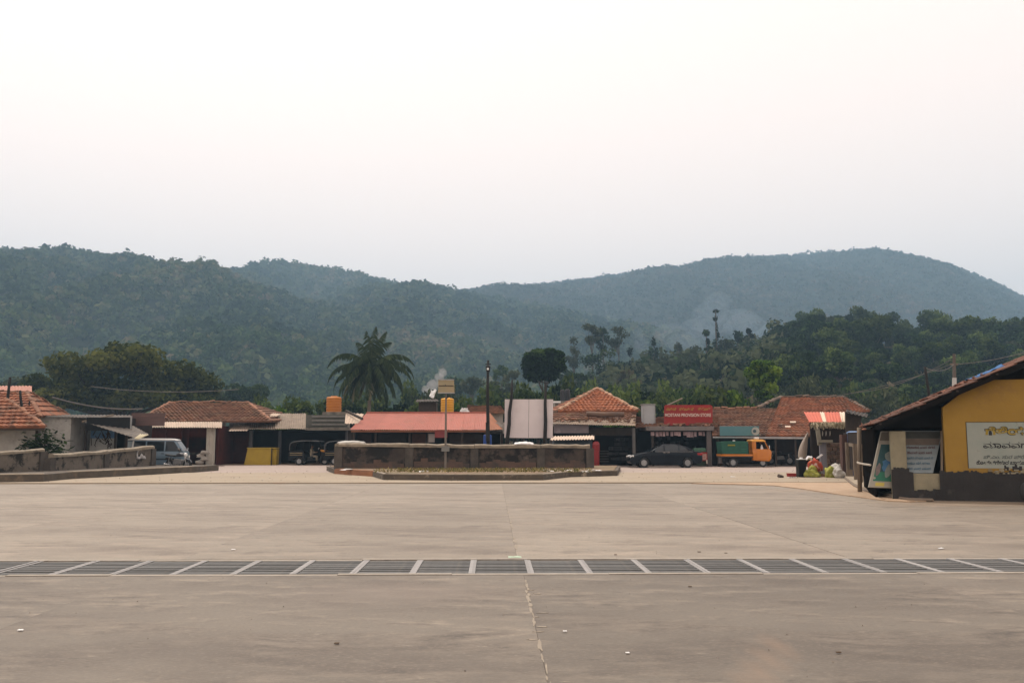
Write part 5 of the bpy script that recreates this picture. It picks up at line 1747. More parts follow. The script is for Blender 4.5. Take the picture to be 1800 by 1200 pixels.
pblob(.62, .40, .32, .13, 'picture_robe', mat('picture_blue', (.045, .12, .25), (.07, .18, .30), scale=6))
pblob(.58, .29, .12, .12, 'picture_drape', mat('picture_pale', (.25, .26, .235), (.16, .20, .19), scale=8), off=.013)
pblob(.20, .31, .09, .11, 'picture_attendant', mat('picture_mauve', (.22, .17, .155), (.14, .115, .115), scale=8), off=.012)
pblob(.55, .55, .22, .09, 'picture_figure', bpy.data.materials['picture_pale'], off=.012)
pblob(.68, .66, .16, .075, 'picture_halo', mat('picture_halo', (.22, .25, .24), (.15, .19, .18), scale=8), off=.011)
pblob(.71, .65, .07, .045, 'picture_hair', mat('picture_dark', (.03, .03, .035)), off=.014)
pblob(.70, .625, .05, .034, 'picture_face', mat('picture_skin', (.36, .28, .23)), off=.016)
pblob(.12, .16, .06, .02, 'picture_streak', m_pw, off=.012)
pquad(.22, .025, .55, .085, 'yellow_caption', mat('caption_yellow', (.50, .40, .08), (.44, .36, .10), scale=12), off=.007)
# second leaning board with lines of writing
NB = thing('notice_board', 'pale blue notice board with lines of writing leaning in the porch opening', 'board', wl_(1.0, .5, LZ(1610, 832)))
def NQ(u, v, off=0.0):
    a = Vector(at(1588, 831, 24.95)).lerp(at(1640, 831, 24.7), u); c = Vector(at(1586, 757, 25.4)).lerp(at(1657, 757, 25.15), u)
    p = a.lerp(c, v); p.y -= off; return p
b = MB(); b.slab([NQ(0, 0), NQ(1, 0), NQ(1, 1), NQ(0, 1)], .04); b.build('panel', mat('notice_pale', (.20, .235, .245), (.15, .175, .185), scale=1.5, stain=((.15, .13, .11), 1.3, .54, .72)), NB)
def nquad(u0, v0, u1, v1, name, m, off=.006):
    b = MB(); b.slab([NQ(u0, v0, off), NQ(u1, v0, off), NQ(u1, v1, off), NQ(u0, v1, off)], .003); return b.build(name, m, NB)
nquad(.02, .82, .98, .985, 'dark_heading', mat('notice_heading', (.055, .058, .05), (.04, .042, .038), scale=5))
nquad(.02, .66, .98, .815, 'brown_heading', mat('notice_brown', (.13, .105, .085), (.10, .08, .065), scale=4))
mts = [mat('notice_maroon_ink', (.10, .05, .05)), mat('notice_blue_ink', (.06, .12, .17))]
lines = ['ಗಜಾನನ ಮನ ನಗರ', 'ಸಮರ ವನ ಜನ', 'ಬದರ ಯವನ ಮದ ರ', 'ಲಸವ ನಗ ಯಜ', 'ದನ ಮರ ವಜನ']
for i, s in enumerate(lines):
    v = .58 - i * .125
    p = NQ(.12, v, .008); q = NQ(.90 - (i % 2) * .06, v, .008); up = NQ(.12, v + .1, .008)
    xa = (q - p).normalized(); za = xa.cross((up - p).normalized()).normalized(); ya = za.cross(xa)
    e = Matrix((xa, ya, za)).transposed().to_euler()
    text_mesh('lettering', s, .085, mts[i > 1], NB, p - ORG[NB.name], e, width=(q - p).length, extrude=.0008, offset=.002)
b = MB(); b.beam(at(1655, 757, 24.75), at(1655.5, 830, 24.6), .05, .04); tag(b.build('wooden_post', m_wood, at0=at(1655, 830, 24.6)), 'thin pale stick standing at the edge of the yellow wall opening', 'stick')
TY = thing('tyre', 'edge of a black tyre leaning on the plinth at the right frame edge', 'tyre', G(1812, 886))
q = G(1814, 886); b = MB()
ring = 20; n = 8; vs = []; fs = []
for i in range(ring):
    a = 2 * math.pi * i / ring
    for j in range(n):
        c = 2 * math.pi * j / n
        rr = .24 + .07 * math.cos(c)
        vs.append((q.x + .12 * 0 + rr * math.cos(a), q.y + .08 * math.sin(c), .31 + rr * math.sin(a)))
for i in range(ring):
    for j in range(n):
        fs.append((i * n + j, ((i + 1) % ring) * n + j, ((i + 1) % ring) * n + (j + 1) % n, i * n + (j + 1) % n))
b.add(vs, fs); b.build('rubber', m_black, TY, smooth=True)

# ---------------- utility poles and wires at the right, cable at the left
pole('electric_pole', 'short black electric pole just left behind the yellow building roof', 'pole', at(1637, 720, 46), at(1625.5, 644, 46), .075, .065)
UP = thing('electric_pole', 'pale concrete electric pole with crossarm behind the yellow building', 'pole', at(1677, 740, 62))
b = MB(); b.tube([at(1678, 777 + 38, 62), at(1677.5, 664, 62)], [.19, .15], 8); b.build('lower_pole', mat('pale_concrete_pole', (.45, .44, .42), (.36, .35, .33)), UP)
b = MB(); b.tube([at(1677.5, 664, 62), at(1677, 622, 62)], [.13, .10], 8); b.build('upper_pole', mat('brown_pole', (.10, .08, .065)), UP)
b = MB(); b.beam(at(1670, 640, 62), at(1684, 640, 62), .08, .1); b.build('crossarm', m_wood, UP)
def wire(a, b_, sag, label, r=.018):
    a = Vector(a); b_ = Vector(b_); n = 14
    pts = [a.lerp(b_, k / n) - Vector((0, 0, sag * 4 * (k / n) * (1 - k / n))) for k in range(n + 1)]
    m = MB(); m.tube(pts, r, 5)
    tag(m.build('wire', bpy.data.materials['dull_wire'] if 'dull_wire' in bpy.data.materials else mat('dull_wire', (.16, .15, .14)), at0=a), label, 'wire')
wire(at(1672, 640, 62), at(1440, 700, 66), .3, 'thin wire running left from the pale concrete pole')
wire(at(1682, 640, 62), at(1840, 608, 58), .2, 'thin wire running right from the pale concrete pole')
wire(at(1626, 646, 46), at(1677, 640, 62), .3, 'short wire between the black pole and the pale concrete pole')
wire(at(1672, 632, 62), at(1500, 690, 80), .5, 'upper thin wire running left over the dark wood')
wire(at(92, 698, 52), at(250, 718, 60), .25, 'thick slack cable over the left shed', .05)
wire(at(160, 679, 70), at(420, 684, 64), .3, 'faint wire crossing the spreading tree at left', .02)
# ================================================================== VEHICLES
def wheel(t, x, y, r, wd, rim=True, spokes=6, name='wheel', mrim=None):
    """wheel with axle along y; outer side follows the sign of y"""
    b = MB(); ring = 22; vs = []; fs = []
    pr = [(r * .62, -wd / 2), (r * .93, -wd / 2), (r, -wd * .32), (r, wd * .32), (r * .93, wd / 2), (r * .62, wd / 2)]
    n = len(pr)
    for i in range(ring):
        a = 2 * math.pi * i / ring
        for (rr, yy) in pr:
            vs.append((x + rr * math.cos(a), y + yy, r + rr * math.sin(a)))
    for i in range(ring):
        for j in range(n):
            fs.append((i * n + j, ((i + 1) % ring) * n + j, ((i + 1) % ring) * n + (j + 1) % n, i * n + (j + 1) % n))
    b.add(vs, fs)
    w_ = b.build('wheel', m_black, t)
    if rim:
        s = 1 if y >= 0 else -1
        b = MB(); yo = y + s * wd * .30
        b.tube([(x, y - s * wd * .2, r), (x, yo - s * .04, r)], [r * .6, r * .6], 20)
        for k in range(spokes):
            a = 2 * math.pi * k / spokes + .3
            c = Vector((math.cos(a), 0, math.sin(a)))
            b.beam(Vector((x, yo, r)) + c * r * .06, Vector((x, yo, r)) + c * r * .60, r * .2, .03)
        b.tube([(x, yo - .02, r), (x, yo + s * .03, r)], [r * .17, r * .14], 10)
        ring_ = []
        o = b.build('rim', mrim or m_rim, w_)
    return w_


def arch(cx, r, n=8, z0=.30):
    """points over a wheel arch from front (+x) to rear"""
    a0 = math.asin(min(1, max(-1, (z0 - .31) / r)))
    return [(cx + r * math.cos(a0 + (math.pi - 2 * a0) * k / n), .31 + r * math.sin(a0 + (math.pi - 2 * a0) * k / n)) for k in range(n + 1)]


def car_sedan(loc, rz):
    t = thing('parked_car', 'dark blue black sedan parked on the road in front of the provision store', 'car', loc, rz, local=True)
    m_body = mat('midnight_paint', (.006, .009, .014), (.005, .007, .011), rough=.3, spec=.12, coat=.06)
    lo = [(2.10, .24), (2.24, .34), (2.27, .52), (2.20, .66), (2.02, .76), (1.55, .88), (1.02, .965), (.2, .985), (-.9, 1.0), (-1.55, 1.025), (-2.02, 1.01), (-2.20, .97), (-2.26, .80), (-2.25, .50), (-2.15, .30)]
    lower = [(-2.05, .25)] + list(reversed(arch(-1.33, .35, z0=.25))) + [(-.8, .2), (.8, .2)] + list(reversed(arch(1.38, .35, z0=.25))) + lo
    hw = lambda z: .86 if z < .62 else .86 - (z - .62) * .16
    b = MB(); b.profile(lower, hw); b.build('body', m_body, t, bevel=.035, auto=True)
    b = MB(); b.box(-1.9, 1.9, -.7, .7, .18, .6); b.build('underbody', m_blackp, t)
    gh = [(1.06, .955), (.62, 1.20), (.22, 1.385), (-.05, 1.445), (-.45, 1.465), (-.85, 1.43), (-1.25, 1.30), (-1.80, 1.02), (-1.7, .99), (0, .965)]
    gw = lambda z: .80 - max(0, (z - .98)) * .44
    b = MB(); b.profile(gh, gw); b.build('cabin', m_body, t, bevel=.03, auto=True)
    for s in (-1, 1):
        def side(pts, name, mt, off=.006):
            b = MB()
            ps = [(x, s * (gw(z) + off), z) for x, z in pts]
            if s > 0:
                ps = ps[::-1]
            b.poly(ps); return b.build(name, mt, t)
        m_cg = mat('car_window', (.03, .035, .04), (.024, .028, .032), rough=.1, spec=.4) if 'car_window' not in bpy.data.materials else bpy.data.materials['car_window']
        side([(.80, 1.01), (.14, 1.02), (.14, 1.355), (.24, 1.345), (.55, 1.19)], 'front_side_window', m_cg)
        side([(.06, 1.02), (-.78, 1.035), (-.78, 1.385), (-.45, 1.42), (-.05, 1.40), (.06, 1.375)], 'rear_side_window', m_cg)
        side([(-.84, 1.04), (-1.40, 1.06), (-1.18, 1.26), (-.84, 1.375)], 'quarter_window', m_cg)
        b = MB(); b.box(-1.66, .88, s * .815 - .012, s * .815 + .012, .985, 1.003); b.build('window_trim', m_metal, t)
        for x in (.12, -.12):
            b = MB(); b.box(x - .09, x + .09, s * .83 - .03, s * .83 + .03, .925, .955); b.build('door_handle', m_chrome, t)
        b = MB(); b.bx((.78, s * .93, 1.04), (.14, .20, .13), None); b.build('wing_mirror', m_body, t, bevel=.03)
        b = MB(); b.bx((2.10, s * .68, .69), (.26, .30, .13), Euler((0, .35, -s * .3)).to_matrix()); b.build('headlight', m_lightg, t, bevel=.03)
        b = MB(); b.bx((-2.10, s * .69, .84), (.34, .28, .15), None); b.build('tail_light', m_redlamp, t, bevel=.03)
        for x in (-.85, .12, 1.0):
            b = MB(); b.box(x - .005, x + .005, s * .857 - .006, s * .857 + .006, .30, .93); b.build('door_seam', m_blackp, t)
        for x in (1.38, -1.33):
            wheel(t, x, s * .76, .31, .20)
    b = MB(); a = [(1.03, -.72, .99), (1.03, .72, .99), (.24, .60, 1.39), (.24, -.60, 1.39)]; b.slab([Vector(p) + Vector((.014, 0, .014)) for p in a], .01); b.build('windscreen', m_glass, t)
    b = MB(); a = [(-1.74, .70, 1.055), (-1.74, -.70, 1.055), (-1.22, -.62, 1.325), (-1.22, .62, 1.325)]; b.slab([Vector(p) + Vector((-.01, 0, .016)) for p in a], .01); b.build('rear_window', m_glass, t)
    b = MB(); b.box(2.25, 2.285, -.45, .45, .42, .56); b.build('grille', m_blackp, t)
    b = MB(); b.box(-2.28, -2.262, -.25, .25, .62, .73); b.build('number_plate', m_wplastic, t)
    return t


q = G(1172, 822.0, .03)
car_sedan((q.x, q.y + .9, .03), math.pi)


def van(loc, rz):
    t = thing('parked_van', 'pale blue box shaped minivan with a white roof parked behind the left wall', 'van', loc, rz, local=True)
    m_body = mat('blue_grey_paint', (.11, .165, .215), (.09, .14, .185), rough=.35, coat=.4, stain=((.08, .09, .09), 3, .6, .8))
    m_roof = mat('white_roof_paint', (.60, .59, .57), (.52, .51, .49), rough=.35, coat=.4)
    lower = [(-1.58, .30)] + list(reversed([(x, z - .02) for x, z in arch(-.98, .33, z0=.30)])) + [(-.55, .27), (.62, .27)] + list(reversed([(x, z - .02) for x, z in arch(1.02, .33, z0=.30)])) + \
            [(1.55, .30), (1.64, .42), (1.66, .75), (1.60, 1.02), (-1.62, 1.02), (-1.66, .70), (-1.64, .40)]
    b = MB(); b.profile(lower, lambda z: .70); b.build('body', m_body, t, bevel=.035, auto=True)
    gw = lambda z: .695 - max(0, z - 1.0) * .16
    b = MB(); b.profile([(1.59, 1.01), (1.10, 1.66), (-1.50, 1.68), (-1.61, 1.01)], gw); b.build('cabin', m_body, t, bevel=.03, auto=True)
    b = MB(); b.profile([(1.16, 1.655), (1.05, 1.72), (.8, 1.76), (-1.3, 1.775), (-1.5, 1.73), (-1.55, 1.66)], lambda z: .62 - max(0, z - 1.68) * .5); b.build('roof', m_roof, t, bevel=.02, auto=True)
    for s in (-1, 1):
        def side(pts, name, mt=m_glass, off=.007):
            b = MB(); ps = [(x, s * (gw(z) + off), z) for x, z in pts]
            if s > 0:
                ps = ps[::-1]
            b.poly(ps); return b.build(name, mt, t)
        side([(1.42, 1.05), (.60, 1.05), (.60, 1.60), (1.03, 1.60)], 'front_side_window')
        side([(.52, 1.05), (-.42, 1.05), (-.42, 1.60), (.52, 1.60)], 'middle_side_window')
        side([(-.50, 1.05), (-1.16, 1.05), (-1.12, 1.60), (-.50, 1.60)], 'rear_side_window')
        side([(-1.17, 1.03), (-1.28, 1.03), (-1.22, 1.64), (-1.13, 1.64)], 'white_pillar', m_roof)
        side([(-1.30, 1.06), (-1.56, 1.06), (-1.47, 1.60), (-1.25, 1.60)], 'corner_window', mat('pale_window', (.30, .36, .38), rough=.1) if 'pale_window' not in bpy.data.materials else bpy.data.materials['pale_window'])
        b = MB(); b.box(-1.5, 1.5, s * .705 - .008, s * .705 + .008, .56, .62); b.build('side_strip', m_blackp, t)
        b = MB(); b.bx((1.63, s * .50, .72), (.08, .24, .16), None); b.build('headlight', m_lightg, t, bevel=.03)
        b = MB(); b.bx((-1.64, s * .58, .80), (.06, .14, .24), None); b.build('tail_light', m_redlamp, t)
        b = MB(); b.bx((1.42, s * .80, 1.1), (.10, .18, .16), None); b.build('wing_mirror', m_blackp, t, bevel=.02)
        for x in (.46, -.36):
            b = MB(); b.box(x - .08, x + .08, s * .71 - .015, s * .71 + .015, .90, .93); b.build('door_handle', m_blackp, t)
        for x in (1.02, -.98):
            wheel(t, x, s * .62, .27, .16)
    b = MB(); b.slab([Vector(p) + Vector((.014, 0, .012)) for p in ((1.54, -.61, 1.06), (1.54, .61, 1.06), (1.15, .54, 1.60), (1.15, -.54, 1.60))], .01); b.build('windscreen', m_glass, t)
    b = MB(); b.slab([(-1.622, .60, 1.08), (-1.622, -.60, 1.08), (-1.535, -.55, 1.58), (-1.535, .55, 1.58)], .01); b.build('rear_window', m_glass, t)
    b = MB(); b.box(1.63, 1.71, -.68, .68, .36, .52); b.build('bumper', m_blackp, t, bevel=.02)
    return t


q = at(277, 790, 51.8)
van((q.x, 51.8, .05), R(6))


def skin_person(name, label, joints, edges, radii, loc, rz, m_cloth, m_skin, head):
    """one continuous skinned body; joints in local coordinates"""
    me = bpy.data.meshes.new(name)
    me.from_pydata(joints, edges, [])
    o = bpy.data.objects.new(name, me); C.objects.link(o)
    sk = o.modifiers.new('skin', 'SKIN')
    for i, r in enumerate(radii):
        me.skin_vertices[0].data[i].radius = (r, r)
    me.skin_vertices[0].data[0].use_root = True
    sub = o.modifiers.new('sub', 'SUBSURF'); sub.levels = 1; sub.render_levels = 1
    dg = bpy.context.evaluated_depsgraph_get()
    m2 = bpy.data.meshes.new_from_object(o.evaluated_get(dg))
    bpy.data.objects.remove(o)
    m2.name = name
    m2.materials.clear(); m2.materials.append(m_cloth); m2.materials.append(m_skin)
    for p in m2.polygons:
        p.use_smooth = True
        c = p.center
        for (s, r) in head:
            if (c - Vector(s)).length < r:
                p.material_index = 1
    q = bpy.data.objects.new(name, m2); C.objects.link(q)
    q.location = loc; q.rotation_euler = (0, 0, rz)
    q['label'] = label; q['category'] = 'person'
    ORG[q.name] = Vector((0, 0, 0))
    return q


m_khaki = mat('khaki_cloth', (.26, .22, .16), (.20, .17, .125), scale=6)
m_skin = mat('brown_skin', (.16, .085, .055), (.14, .075, .05), rough=.6)
m_hair = mat('black_hair', (.012, .011, .01), rough=.6)


def driver(loc, rz, label):
    J = [(0, 0, .62), (.02, 0, .85), (.03, 0, 1.08), (.05, 0, 1.17), (.07, 0, 1.26), (.08, 0, 1.36),       # pelvis, waist, chest, neck, head, crown
         (.03, .19, 1.06), (.16, .23, .86), (.36, .17, .90), (.43, .15, .92),
         (.03, -.19, 1.06), (.16, -.23, .86), (.36, -.17, .90), (.43, -.15, .92),
         (.05, .10, .60), (.42, .13, .62), (.44, .12, .24), (.54, .12, .20),
         (.05, -.10, .60), (.42, -.13, .62), (.44, -.12, .24), (.54, -.12, .20)]
    E_ = [(0, 1), (1, 2), (2, 3), (3, 4), (4, 5), (2, 6), (6, 7), (7, 8), (8, 9), (2, 10), (10, 11), (11, 12), (12, 13),
          (0, 14), (14, 15), (15, 16), (16, 17), (0, 18), (18, 19), (19, 20), (20, 21)]
    Rd = [.15, .14, .155, .055, .095, .07, .075, .05, .04, .045, .075, .05, .04, .045, .10, .075, .055, .045, .10, .075, .055, .045]
    o = skin_person('person', label, J, E_, Rd, loc, rz, m_khaki, m_skin, [((.08, 0, 1.32), .17), ((.43, .15, .92), .09), ((.43, -.15, .92), .09), ((.54, .12, .2), .1), ((.54, -.12, .2), .1)])
    b = MB()
    vs = []; fs = []
    n1, n2 = 10, 5
    for j in range(n2 + 1):
        th = (math.pi * .52) * j / n2
        for i in range(n1):
            ph = 2 * math.pi * i / n1
            vs.append((.06 + math.sin(th) * math.cos(ph) * .108 - .012, math.sin(th) * math.sin(ph) * .105, 1.335 + math.cos(th) * .115))
    for j in range(n2):
        for i in range(n1):
            fs.append((j * n1 + i, (j + 1) * n1 + i, (j + 1) * n1 + (i + 1) % n1, j * n1 + (i + 1) % n1))
    b.add(vs, fs); b.build('hair', m_hair, o, smooth=True)
    b = MB(); b.bx((.185, 0, 1.285), (.03, .03, .045)); b.build('nose', m_skin, o)
    return o


def rickshaw(loc, rz, label, strip):
    t = thing('auto_rickshaw', label, 'auto rickshaw', loc, rz, group='auto rickshaws in front of the dark shed', local=True)
    m_b = m_blackp
    rear = [(-1.32, .34), (-.86, .34)] + list(reversed([(-.62 - .0 + .27 * math.cos(math.pi * k / 6), .28 + .27 * math.sin(math.pi * k / 6)) for k in range(7)])) + [(-.30, .34), (-.18, .36), (-.20, .78), (-.34, .95), (-1.22, 1.0), (-1.36, .8)]
    rear = [(-1.32, .34), (-.90, .34), (-.88, .45), (-.75, .55), (-.5, .55), (-.38, .45), (-.36, .34), (-.16, .34), (-.20, .78), (-.34, .97), (-1.22, 1.0), (-1.36, .8)]
    b = MB(); b.profile(rear, lambda z: .64); b.build('rear_body', m_b, t, bevel=.03, auto=True)
    nose = [(.72, .30), (1.05, .34), (1.24, .52), (1.20, .86), (1.02, 1.02), (.92, 1.02), (.84, .5), (.70, .38)]
    b = MB(); b.profile(nose, lambda z: .46 if z < .8 else .52); b.build('front_cowl', m_b, t, bevel=.03, auto=True)
    b = MB(); b.box(-.3, .9, -.58, .58, .28, .33); b.build('floor', m_b, t)
    b = MB(); b.profile([(-.14, .34), (.26, .34), (.28, .58), (-.12, .58)], lambda z: .34); b.build('driver_seat', m_black, t, bevel=.03)
    b = MB(); b.box(-1.0, -.42, -.56, .56, .552, .66); b.build('rear_seat', m_black, t)
    can = [(-1.30, 1.30), (-1.24, 1.52), (-1.05, 1.63), (-.5, 1.70), (.2, 1.70), (.78, 1.66), (.80, 1.62), (.2, 1.655), (-.5, 1.655), (-1.02, 1.58), (-1.18, 1.48), (-1.24, 1.30)]
    m_can = mat('black_hood_vinyl', (.035, .035, .036), (.05, .05, .05), rough=.33, spec=.6)
    b = MB(); b.profile(can, lambda z: .65 - max(0, z - 1.6) * .5); b.build('hood', m_can, t)
    b = MB(); b.box(-1.31, -1.26, -.63, .63, .99, 1.45); b.build('hood_back', m_can, t)
    for s in (-1, 1):
        b = MB(); b.beam((-.30, s * .62, .95), (-.30, s * .62, 1.64), .04, .04); b.build('door_post', m_b, t)
        b = MB(); b.beam((1.00, s * .50, 1.0), (.74, s * .54, 1.64), .04, .04); b.build('windscreen_post', m_b, t)
        b = MB(); b.box(-1.24, -.36, s * .642 - .006, s * .642 + .006, .80, .85); b.build('side_strip', mat('faded_yellow_strip', (.22, .17, .09)) if 'faded_yellow_strip' not in bpy.data.materials else bpy.data.materials['faded_yellow_strip'], t)
        b = MB(); b.box(-1.24, -.36, s * .642 - .006, s * .642 + .006, .68, .72); b.build('side_strip', bpy.data.materials['faded_yellow_strip'], t)
        wheel(t, -.62, s * .52, .27, .12, spokes=5)
        b = MB(); b.tube([(.78, s * .60, 1.12), (.86, s * .70, 1.14)], .012, 5); b.bx((.84, s * .74, 1.15), (.03, .12, .09)); b.build('mirror', m_chrome, t)
    b = MB(); b.slab([(1.005, -.46, 1.05), (1.005, .46, 1.05), (.76, .50, 1.60), (.76, -.50, 1.60)], .01); b.build('windscreen', m_glass, t)
    b = MB(); b.slab([(1.075, -.50, .93), (1.075, .50, .93), (.985, .48, 1.05), (.985, -.48, 1.05)], .02); b.build('cowl_strip', strip, t)
    b = MB(); b.profile([(.90, .94), (1.16, .90), (1.18, .98), (1.0, 1.06), (.86, 1.06)], lambda z: .53); b.build('yellow_dash', strip, t, bevel=.01)
    b = MB(); b.tube([(1.19, 0, .72), (1.26, 0, .72)], [.10, .09], 12); b.build('headlight', m_lightg, t)
    b = MB(); b.tube([(.72, -.24, .93), (.76, 0, .96), (.72, .24, .93)], .018, 6); b.tube([(.76, 0, .96), (.86, 0, .45)], .025, 6); b.build('handlebar', m_pole, t)
    wheel(t, 1.02, 0.001, .27, .11, spokes=5)
    b = MB(); b.profile([(1.30, .50), (1.2, .60), (.9, .60), (.76, .50), (.9, .55), (1.2, .55)], lambda z: .09); b.build('mudguard', m_b, t)
    return t


m_ystrip = mat('amber_paint', (.42, .19, .02), (.36, .14, .015), rough=.4)
q = G(541, 817.4, .03); lo = (q.x, q.y + .75, .03)
rickshaw(lo, R(-6), 'black auto rickshaw with a driver in khaki parked before the dark shed', m_ystrip)
driver((lo[0] + .06, lo[1] - .02, lo[2] - .02), R(-6), 'person in khaki clothes sitting at the handlebar of the black rickshaw')
q = G(600, 817.4, .03)
rickshaw((q.x, q.y + .9, .03), R(8), 'second black auto rickshaw half hidden by the left end of the island wall', mat('grey_patch', (.22, .215, .22), (.18, .175, .18)))


def cargo(loc, rz):
    t = thing('cargo_rickshaw', 'orange three wheeled cargo rickshaw with a green covered load box', 'cargo rickshaw', loc, rz, local=True)
    m_o = mat('orange_paint', (.50, .165, .012), (.44, .14, .011), rough=.4, coat=.3, scale=2, stain=((.30, .10, .02), 3, .6, .78))
    m_g = mat('green_tarpaulin', (.008, .075, .045), (.006, .055, .035), scale=1.5, rough=.65)
    cab = [(.34, .42), (1.40, .36), (1.52, .55), (1.55, .98), (1.46, 1.12), (1.40, 1.14), (.34, 1.14)]
    b = MB(); b.profile(cab, lambda z: .62 - max(0, z - 1) * .2); b.build('cab_body', m_o, t, bevel=.04, auto=True)
    b = MB(); b.profile([(.34, 1.10), (.42, 1.10), (.42, 1.62), (.34, 1.62)], lambda z: .60); b.build('cab_rear_frame', m_o, t)
    b = MB(); b.profile([(.30, 1.60), (1.16, 1.60), (1.20, 1.66), (1.0, 1.755), (.42, 1.755), (.30, 1.70)], lambda z: .62 - max(0, z - 1.62) * .5); b.build('cab_roof', mat('amber_roof', (.58, .27, .02), (.52, .23, .02), rough=.35, coat=.4), t, bevel=.03, auto=True)
    for s in (-1, 1):
        b = MB(); b.beam((1.38, s * .56, 1.12), (1.12, s * .56, 1.64), .05, .05); b.build('windscreen_post', m_o, t)
        b = MB(); b.box(.44, .56, s * .60 - .01, s * .60 + .01, 1.14, 1.6); b.build('door_edge', m_o, t)
        b = MB(); b.box(.60, 1.3, s * .622 - .006, s * .622 + .006, .50, 1.06); b.build('door', m_o, t, bevel=.01)
        b = MB(); b.bx((1.36, s * .72, 1.26), (.05, .14, .22)); b.build('mirror', m_chrome, t, bevel=.02)
        wheel(t, -.92, s * .56, .29, .15, spokes=5)
        b = MB(); b.tube([(1.50, s * .36, .86), (1.57, s * .36, .86)], [.10, .09], 12); b.build('headlight', m_lightg, t)
        b = MB(); b.box(-1.62, .30, s * .70 - .02, s * .70 + .02, .70, .82); b.build('tray_side', m_o, t)
        # faded lines of print on the cover, too blurred to read
        for k, (x0, x1, z0, z1) in enumerate(((-.42, -.10, 1.40, 1.425), (-.42, -.06, 1.30, 1.322), (-.42, -.08, 1.13, 1.16), (-.42, -.05, 1.02, 1.045))):
            b = MB(); b.box(x0, x1, s * .705 - .004, s * .705 + .004, z0, z1); b.build('print_line', mat('faded_print', (.035, .15, .10)) if 'faded_print' not in bpy.data.materials else bpy.data.materials['faded_print'], t)
        b = MB(); b.box(-1.27, -.80, s * .705 - .005, s * .705 + .005, 1.34, 1.43); b.build('yellow_panel', mat('dull_yellow_print', (.22, .20, .02)) if 'dull_yellow_print' not in bpy.data.materials else bpy.data.materials['dull_yellow_print'], t)
    b = MB(); b.slab([(1.395, -.54, 1.14), (1.395, .54, 1.14), (1.16, .54, 1.62), (1.16, -.54, 1.62)], .01); b.build('windscreen', mat('pale_glass', (.10, .12, .12), rough=.08, spec=.6), t)
    b = MB(); b.box(-1.66, .32, -.70, .70, .62, .70); b.build('tray_floor', m_wooddark, t)
    b = MB(); b.box(-1.66, -1.62, -.70, .70, .70, .82); b.build('tailboard', m_o, t)
    # covered load with slightly sagging sides
    b = MB(); vs = []; fs = []
    for j, z in enumerate((.84, 1.1, 1.35, 1.58, 1.62)):
        for i, (x, y) in enumerate(((-1.60, -.68), (-1.2, -.70), (-.7, -.69), (-.2, -.70), (.04, -.68), (.04, .68), (-.2, .70), (-.7, .69), (-1.2, .70), (-1.60, .68))):
            vs.append((x + .03 * mnoise.noise(Vector((x, y, z * 3))) - .10 * (z - .84) * (x < -1.5), y * (1 - .02 * j) + .02 * mnoise.noise(Vector((x * 3, y, z * 3))), z + (.05 * mnoise.noise(Vector((x * 2, y * 2, 5))) if j == 4 else 0)))
    n = 10
    for j in range(4):
        for i in range(n):
            fs.append((j * n + i, j * n + (i + 1) % n, (j + 1) * n + (i + 1) % n, (j + 1) * n + i))
    fs.append(tuple(4 * n + i for i in range(n)))
    b.add(vs, fs); b.build('load_cover', m_g, t)
    for yy in (-.5, .5):
        b = MB(); b.tube([(.10, yy, .82), (.10, yy, 1.5)], .03, 6); b.build('load_rail', m_pole, t)
    b = MB(); b.box(-1.4, .4, -.35, .35, .30, .60); b.build('chassis', m_blackp, t)
    wheel(t, 1.14, 0.001, .27, .13, spokes=5)
    b = MB(); b.bx((.80, .1, 1.83), (.30, .28, .14)); tagb = b.build('roof_bundle', m_wplastic, t, bevel=.05)
    b = MB(); b.bx((-.62, .2, 1.66), (.14, .14, .08)); b.build('cover_knot', m_wplastic, t, bevel=.02)
    b = MB(); b.tube([(1.0, -.35, 1.14), (1.0, -.35, 1.30), (1.0, -.35, 1.42)], [.11, .07, .02], 8); b.build('white_cover', m_wplastic, t)
    return t


q = G(1321, 821.5, .03)
cargo((q.x, q.y + 1.4, .03), 0.0)


